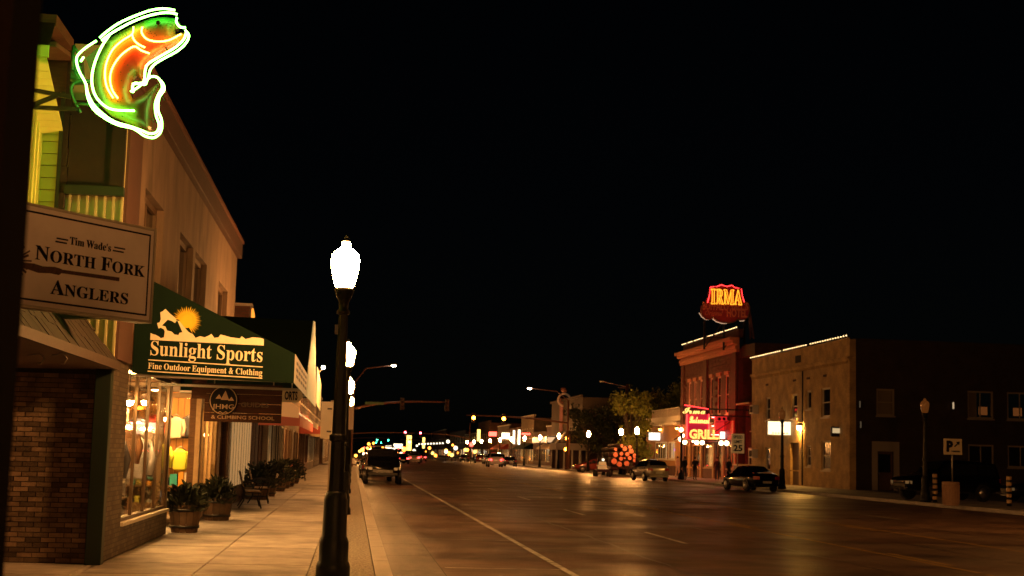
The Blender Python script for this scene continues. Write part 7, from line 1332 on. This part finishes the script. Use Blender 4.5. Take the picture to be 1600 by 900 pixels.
# ------------------------------------------------------------------ people
def person(x, y, z, pose, label, top, trou, hair, rot=0., h=1.75, skirt=False):
    t = thing('person', label, 'person', (0, 0, 0)); k = h/1.75; sw_ = pose
    V = {'pelvis': (0, 0, .95), 'belly': (0, 0, 1.1), 'chest': (0, .0, 1.32), 'neck0': (0, 0, 1.47), 'neck': (0, .01, 1.53), 'head0': (0, .015, 1.6), 'head1': (0, .015, 1.69),
         'hipL': (-.09, 0, .9), 'kneeL': (-.1, .1*sw_, .5), 'ankL': (-.1, .05*sw_-.14*abs(sw_), .09), 'toeL': (-.11, .2*sw_+.08, .035), 'hipR': (.09, 0, .9), 'kneeR': (.1, -.04*sw_, .5), 'ankR': (.1, -.22*sw_, .1), 'toeR': (.11, -.22*sw_+.15, .035),
         'shL': (-.18, 0, 1.42), 'elL': (-.25, -.06*sw_-.02, 1.15), 'wrL': (-.25, .1-.1*sw_, .92), 'haL': (-.25, .13-.1*sw_, .85), 'shR': (.18, 0, 1.42), 'elR': (.25, .08*sw_, 1.15), 'wrR': (.25, .12+.08*sw_, .93), 'haR': (.25, .16+.08*sw_, .86)}
    Rr_ = {'pelvis': .135, 'belly': .125, 'chest': .15, 'neck0': .08, 'neck': .055, 'head0': .085, 'head1': .09, 'hip': .1, 'knee': .062, 'ank': .042, 'toe': .035, 'sh': .068, 'el': .046, 'wr': .03, 'ha': .036}
    E_ = [('pelvis', 'belly'), ('belly', 'chest'), ('chest', 'neck0'), ('neck0', 'neck'), ('neck', 'head0'), ('head0', 'head1')]
    for s_ in 'LR': E_ += [('pelvis', 'hip'+s_), ('hip'+s_, 'knee'+s_), ('knee'+s_, 'ank'+s_), ('ank'+s_, 'toe'+s_), ('chest', 'sh'+s_), ('sh'+s_, 'el'+s_), ('el'+s_, 'wr'+s_), ('wr'+s_, 'ha'+s_)]
    for s_, sx in (('L', -1), ('R', 1)):
        b_ = V['ha'+s_]
        for i in range(5):
            nm = 'f%s%d' % (s_, i); ln = (.06, .085, .09, .085, .065)[i]
            V[nm] = (b_[0]+(0 if i else -sx*.03), b_[1]+(i-2.2)*.018+(.03 if not i else 0), b_[2]-(ln if i else .04)); E_.append(('ha'+s_, nm))
    keys = list(V); me = bpy.data.meshes.new('body'); me.from_pydata([tuple(c*k for c in V[q]) for q in keys], [(keys.index(a), keys.index(b)) for a, b in E_], []); o = bpy.data.objects.new('body', me); COL.objects.link(o)
    o.modifiers.new('skin', 'SKIN'); sv = me.skin_vertices[0].data
    for i, q in enumerate(keys):
        r = .0095 if q[0] == 'f' else (Rr_.get(q) or Rr_.get(q[:-1])); sv[i].radius = (r*k, r*k); sv[i].use_root = (q == 'pelvis')
    sb = o.modifiers.new('sub', 'SUBSURF'); sb.levels = 1; sb.render_levels = 1
    bpy.context.view_layer.update(); dg = bpy.context.evaluated_depsgraph_get(); m2 = bpy.data.meshes.new_from_object(o.evaluated_get(dg)); o.modifiers.clear(); o.data = m2; m2.materials.clear()
    skin = M('skin', (.45, .25, .17), .6); shoe = M('dark_shoe', (.03, .02, .02), .6)
    for m_ in (skin, top, trou, shoe): m2.materials.append(m_)
    for p in m2.polygons:
        c = p.center/k; p.use_smooth = True
        p.material_index = 3 if c.z < .1 else 2 if c.z < .97 and abs(c.x) < .2 else 1 if c.z < 1.5 and not (abs(c.x) > .2 and c.z < .93) else 0
    o.parent = t
    hm = MB().sph((0, -.005*k, 1.69*k), .108*k, 10, sq=(.9, 1, 1.05)).build('hair', hair, t)
    for v in hm.data.vertices:
        if v.co.y > .045*k and v.co.z < 1.73*k: v.co.y = .03*k
    fc = MB(); fc.sph((0, .105*k, 1.655*k), .016*k, 6, sq=(.8, 1.2, 1.2)); fc.build('nose', skin, t)
    ee = MB()
    for s_ in (-1, 1): ee.sph((s_*.033*k, .095*k, 1.685*k), .011*k, 6)
    ee.build('eyes', ink, t); MB().box(-.025*k, .025*k, .094*k, .1*k, 1.612*k, 1.62*k).build('mouth', M('lip', (.35, .1, .09), .5), t)
    for s_ in (-1, 1): MB().sph((s_*.092*k, .01, 1.665*k), .02*k, 6, sq=(.5, 1, 1.5)).build('ear', skin, t)
    t.location = (x, y, z); t.rotation_euler = (0, 0, radians(rot)); return t
blk = M('black_cloth', (.012, .012, .015), .8); tanc = M('tan_cloth', (.6, .4, .24), .8); palec = M('pale_orange_cloth', (.65, .38, .2), .8); denim = M('denim', (.04, .05, .09), .8); brn = M('brown_hair', (.05, .025, .012), .7)
person(27.9, 121, 0, .8, 'person in pale tan top and shorts walking past the low orange building', palec, tanc, brn, 200)
person(25.2, 106.9, 0, .3, 'person in black standing just left of the dark pole', blk, denim, brn, 30); person(26.1, 107.3, 0, .4, 'person in black jacket standing just right of the dark pole', blk, blk, brn, -40)
person(28.4, 109.5, 0, .3, 'person in dark clothes by the restaurant door, left of two', blk, denim, brn, 160); person(28.9, 107.9, 0, .2, 'person in dark clothes by the restaurant door, right of two', blk, blk, brn, 200)
mb_ = thing('menu_stand', 'dark cabinet with a lit top edge beside the two people at the door', 'cabinet', (29.2, 105.5, 0)); MB().box(28.6, 29.6, 103.3, 105.4, .0, 1.2).build('cabinet', black_iron, mb_); MB().box(28.5, 29.65, 103.2, 105.45, 1.2, 1.32).build('top', M('pale_counter', (.6, .42, .25), .5), mb_)
person(-1.2, 92, 0, .5, 'small distant person in dark clothes on the left pavement', denim, denim, brn, 0)
# ------------------------------------------------------------------ trees
bark_m = M('tree_bark', (.08, .06, .04), .9, bump=.5, bs=9); lf1 = M('green_leaves', (.22, .25, .04), .6, var=.3, vs=.9); lf2 = M('dark_green_leaves', (.03, .042, .013), .7, var=.3, vs=.9)
def tree(x, y, h, r, nm, seed, lm, n=2600, ls=.38, clumps=16, zlow=.35):
    rnd = random.Random(seed); t = thing('leafy_tree', nm, 'tree', (x, y, 0)); tr_ = MB(); cs_ = []
    tr_.tube([(x, y, 0), (x+.1, y, h*.2), (x-.05, y+.1, h*.45), (x+.1, y, h*.8)], [.24, .19, .13, .04], 8)
    for i in range(clumps):
        a = i*2.4+rnd.uniform(-.4, .4); zz = h*rnd.uniform(zlow, .92); rr = r*rnd.uniform(.3, .85)*(1-abs(zz/h-.6)*.8); c = Vector((x+rr*cos(a), y+rr*sin(a), zz)); cs_.append((c, r*rnd.uniform(.22, .42)))
        s0 = Vector((x, y, max(h*.18, zz*.55))); tr_.tube([s0, s0.lerp(c, .5)+Vector((0, 0, .15)), c], [.09, .06, .02], 5)
    tr_.build('trunk', bark_m, t); m = MB()
    for i in range(n):
        c, cr = cs_[rnd.randrange(len(cs_))]; d = Vector((rnd.gauss(0, 1), rnd.gauss(0, 1), rnd.gauss(0, .8))).normalized()*cr*rnd.uniform(.35, 1.15); p = c+d
        u = Vector((rnd.gauss(0, 1), rnd.gauss(0, 1), rnd.gauss(0, 1))).normalized()*ls*rnd.uniform(.3, .6); v = u.cross(Vector((rnd.gauss(0, 1), rnd.gauss(0, 1), rnd.gauss(0, 1)))).normalized()*ls*rnd.uniform(.2, .4)
        m.add([p-u, p+v, p+u, p-v], [(0, 1, 2, 3)])
    o = m.build('crown', lm, t); return t
tree(27.6, 126.5+14, 8.2, 2.6, 'tree lit yellow green from below by the two lamps over the logs', 3, lf1, 3400, .34, 20, .22)
tree(30.8, 150.5, 9.0, 3.0, 'rounded tree behind the low orange building', 5, lf1, 2600, .4); tree(34.5, 152, 10.2, 3.2, 'tree with a lit top just left of the stone hotel', 8, lf1, 2600, .4)
tree(27.6, 167, 7.2, 3.0, 'dark tree between the theatre and the lit tree', 11, lf2, 2400, .4); tree(31.5, 168, 8.4, 3.2, 'dark tree behind the far corner lamp', 13, lf2, 2400, .4); tree(36, 150, 8, 3.2, 'dark tree hidden behind the low building', 14, lf2, 1800, .4)
tree(42.6, 80.5, 6.8, 2.6, 'dim tree at the right edge by the dark side wall', 17, lf2, 2200, .3); tree(43.5, 79, 4, 1.8, 'low dim tree at the right edge of the lot', 19, lf2, 1500, .25, zlow=.2)
rl = random.Random(9)
for i in range(60):
    x = rl.uniform(558, 868); Y = rl.uniform(230, 560); z = rl.uniform(.7, 3.4); p = at(x, 700, Y=Y); mi = rl.choice((4, 4, 4, 4, 1, 2, 2, 0, 4))
    t = thing('distant_light', 'tiny %s light among the far shop fronts and cars' % ('white', 'yellow', 'red', 'teal', 'orange')[mi], 'light', (p.x, Y, z), 'tiny lights among the far shop fronts'); MB().sph((p.x, Y, z), rl.uniform(.2, .42), 7).build('lens', fw_[mi], t); MB().tube([(p.x, Y+.3, -.1), (p.x, Y+.3, z)], .05, 4).build('pole', black_iron, t)
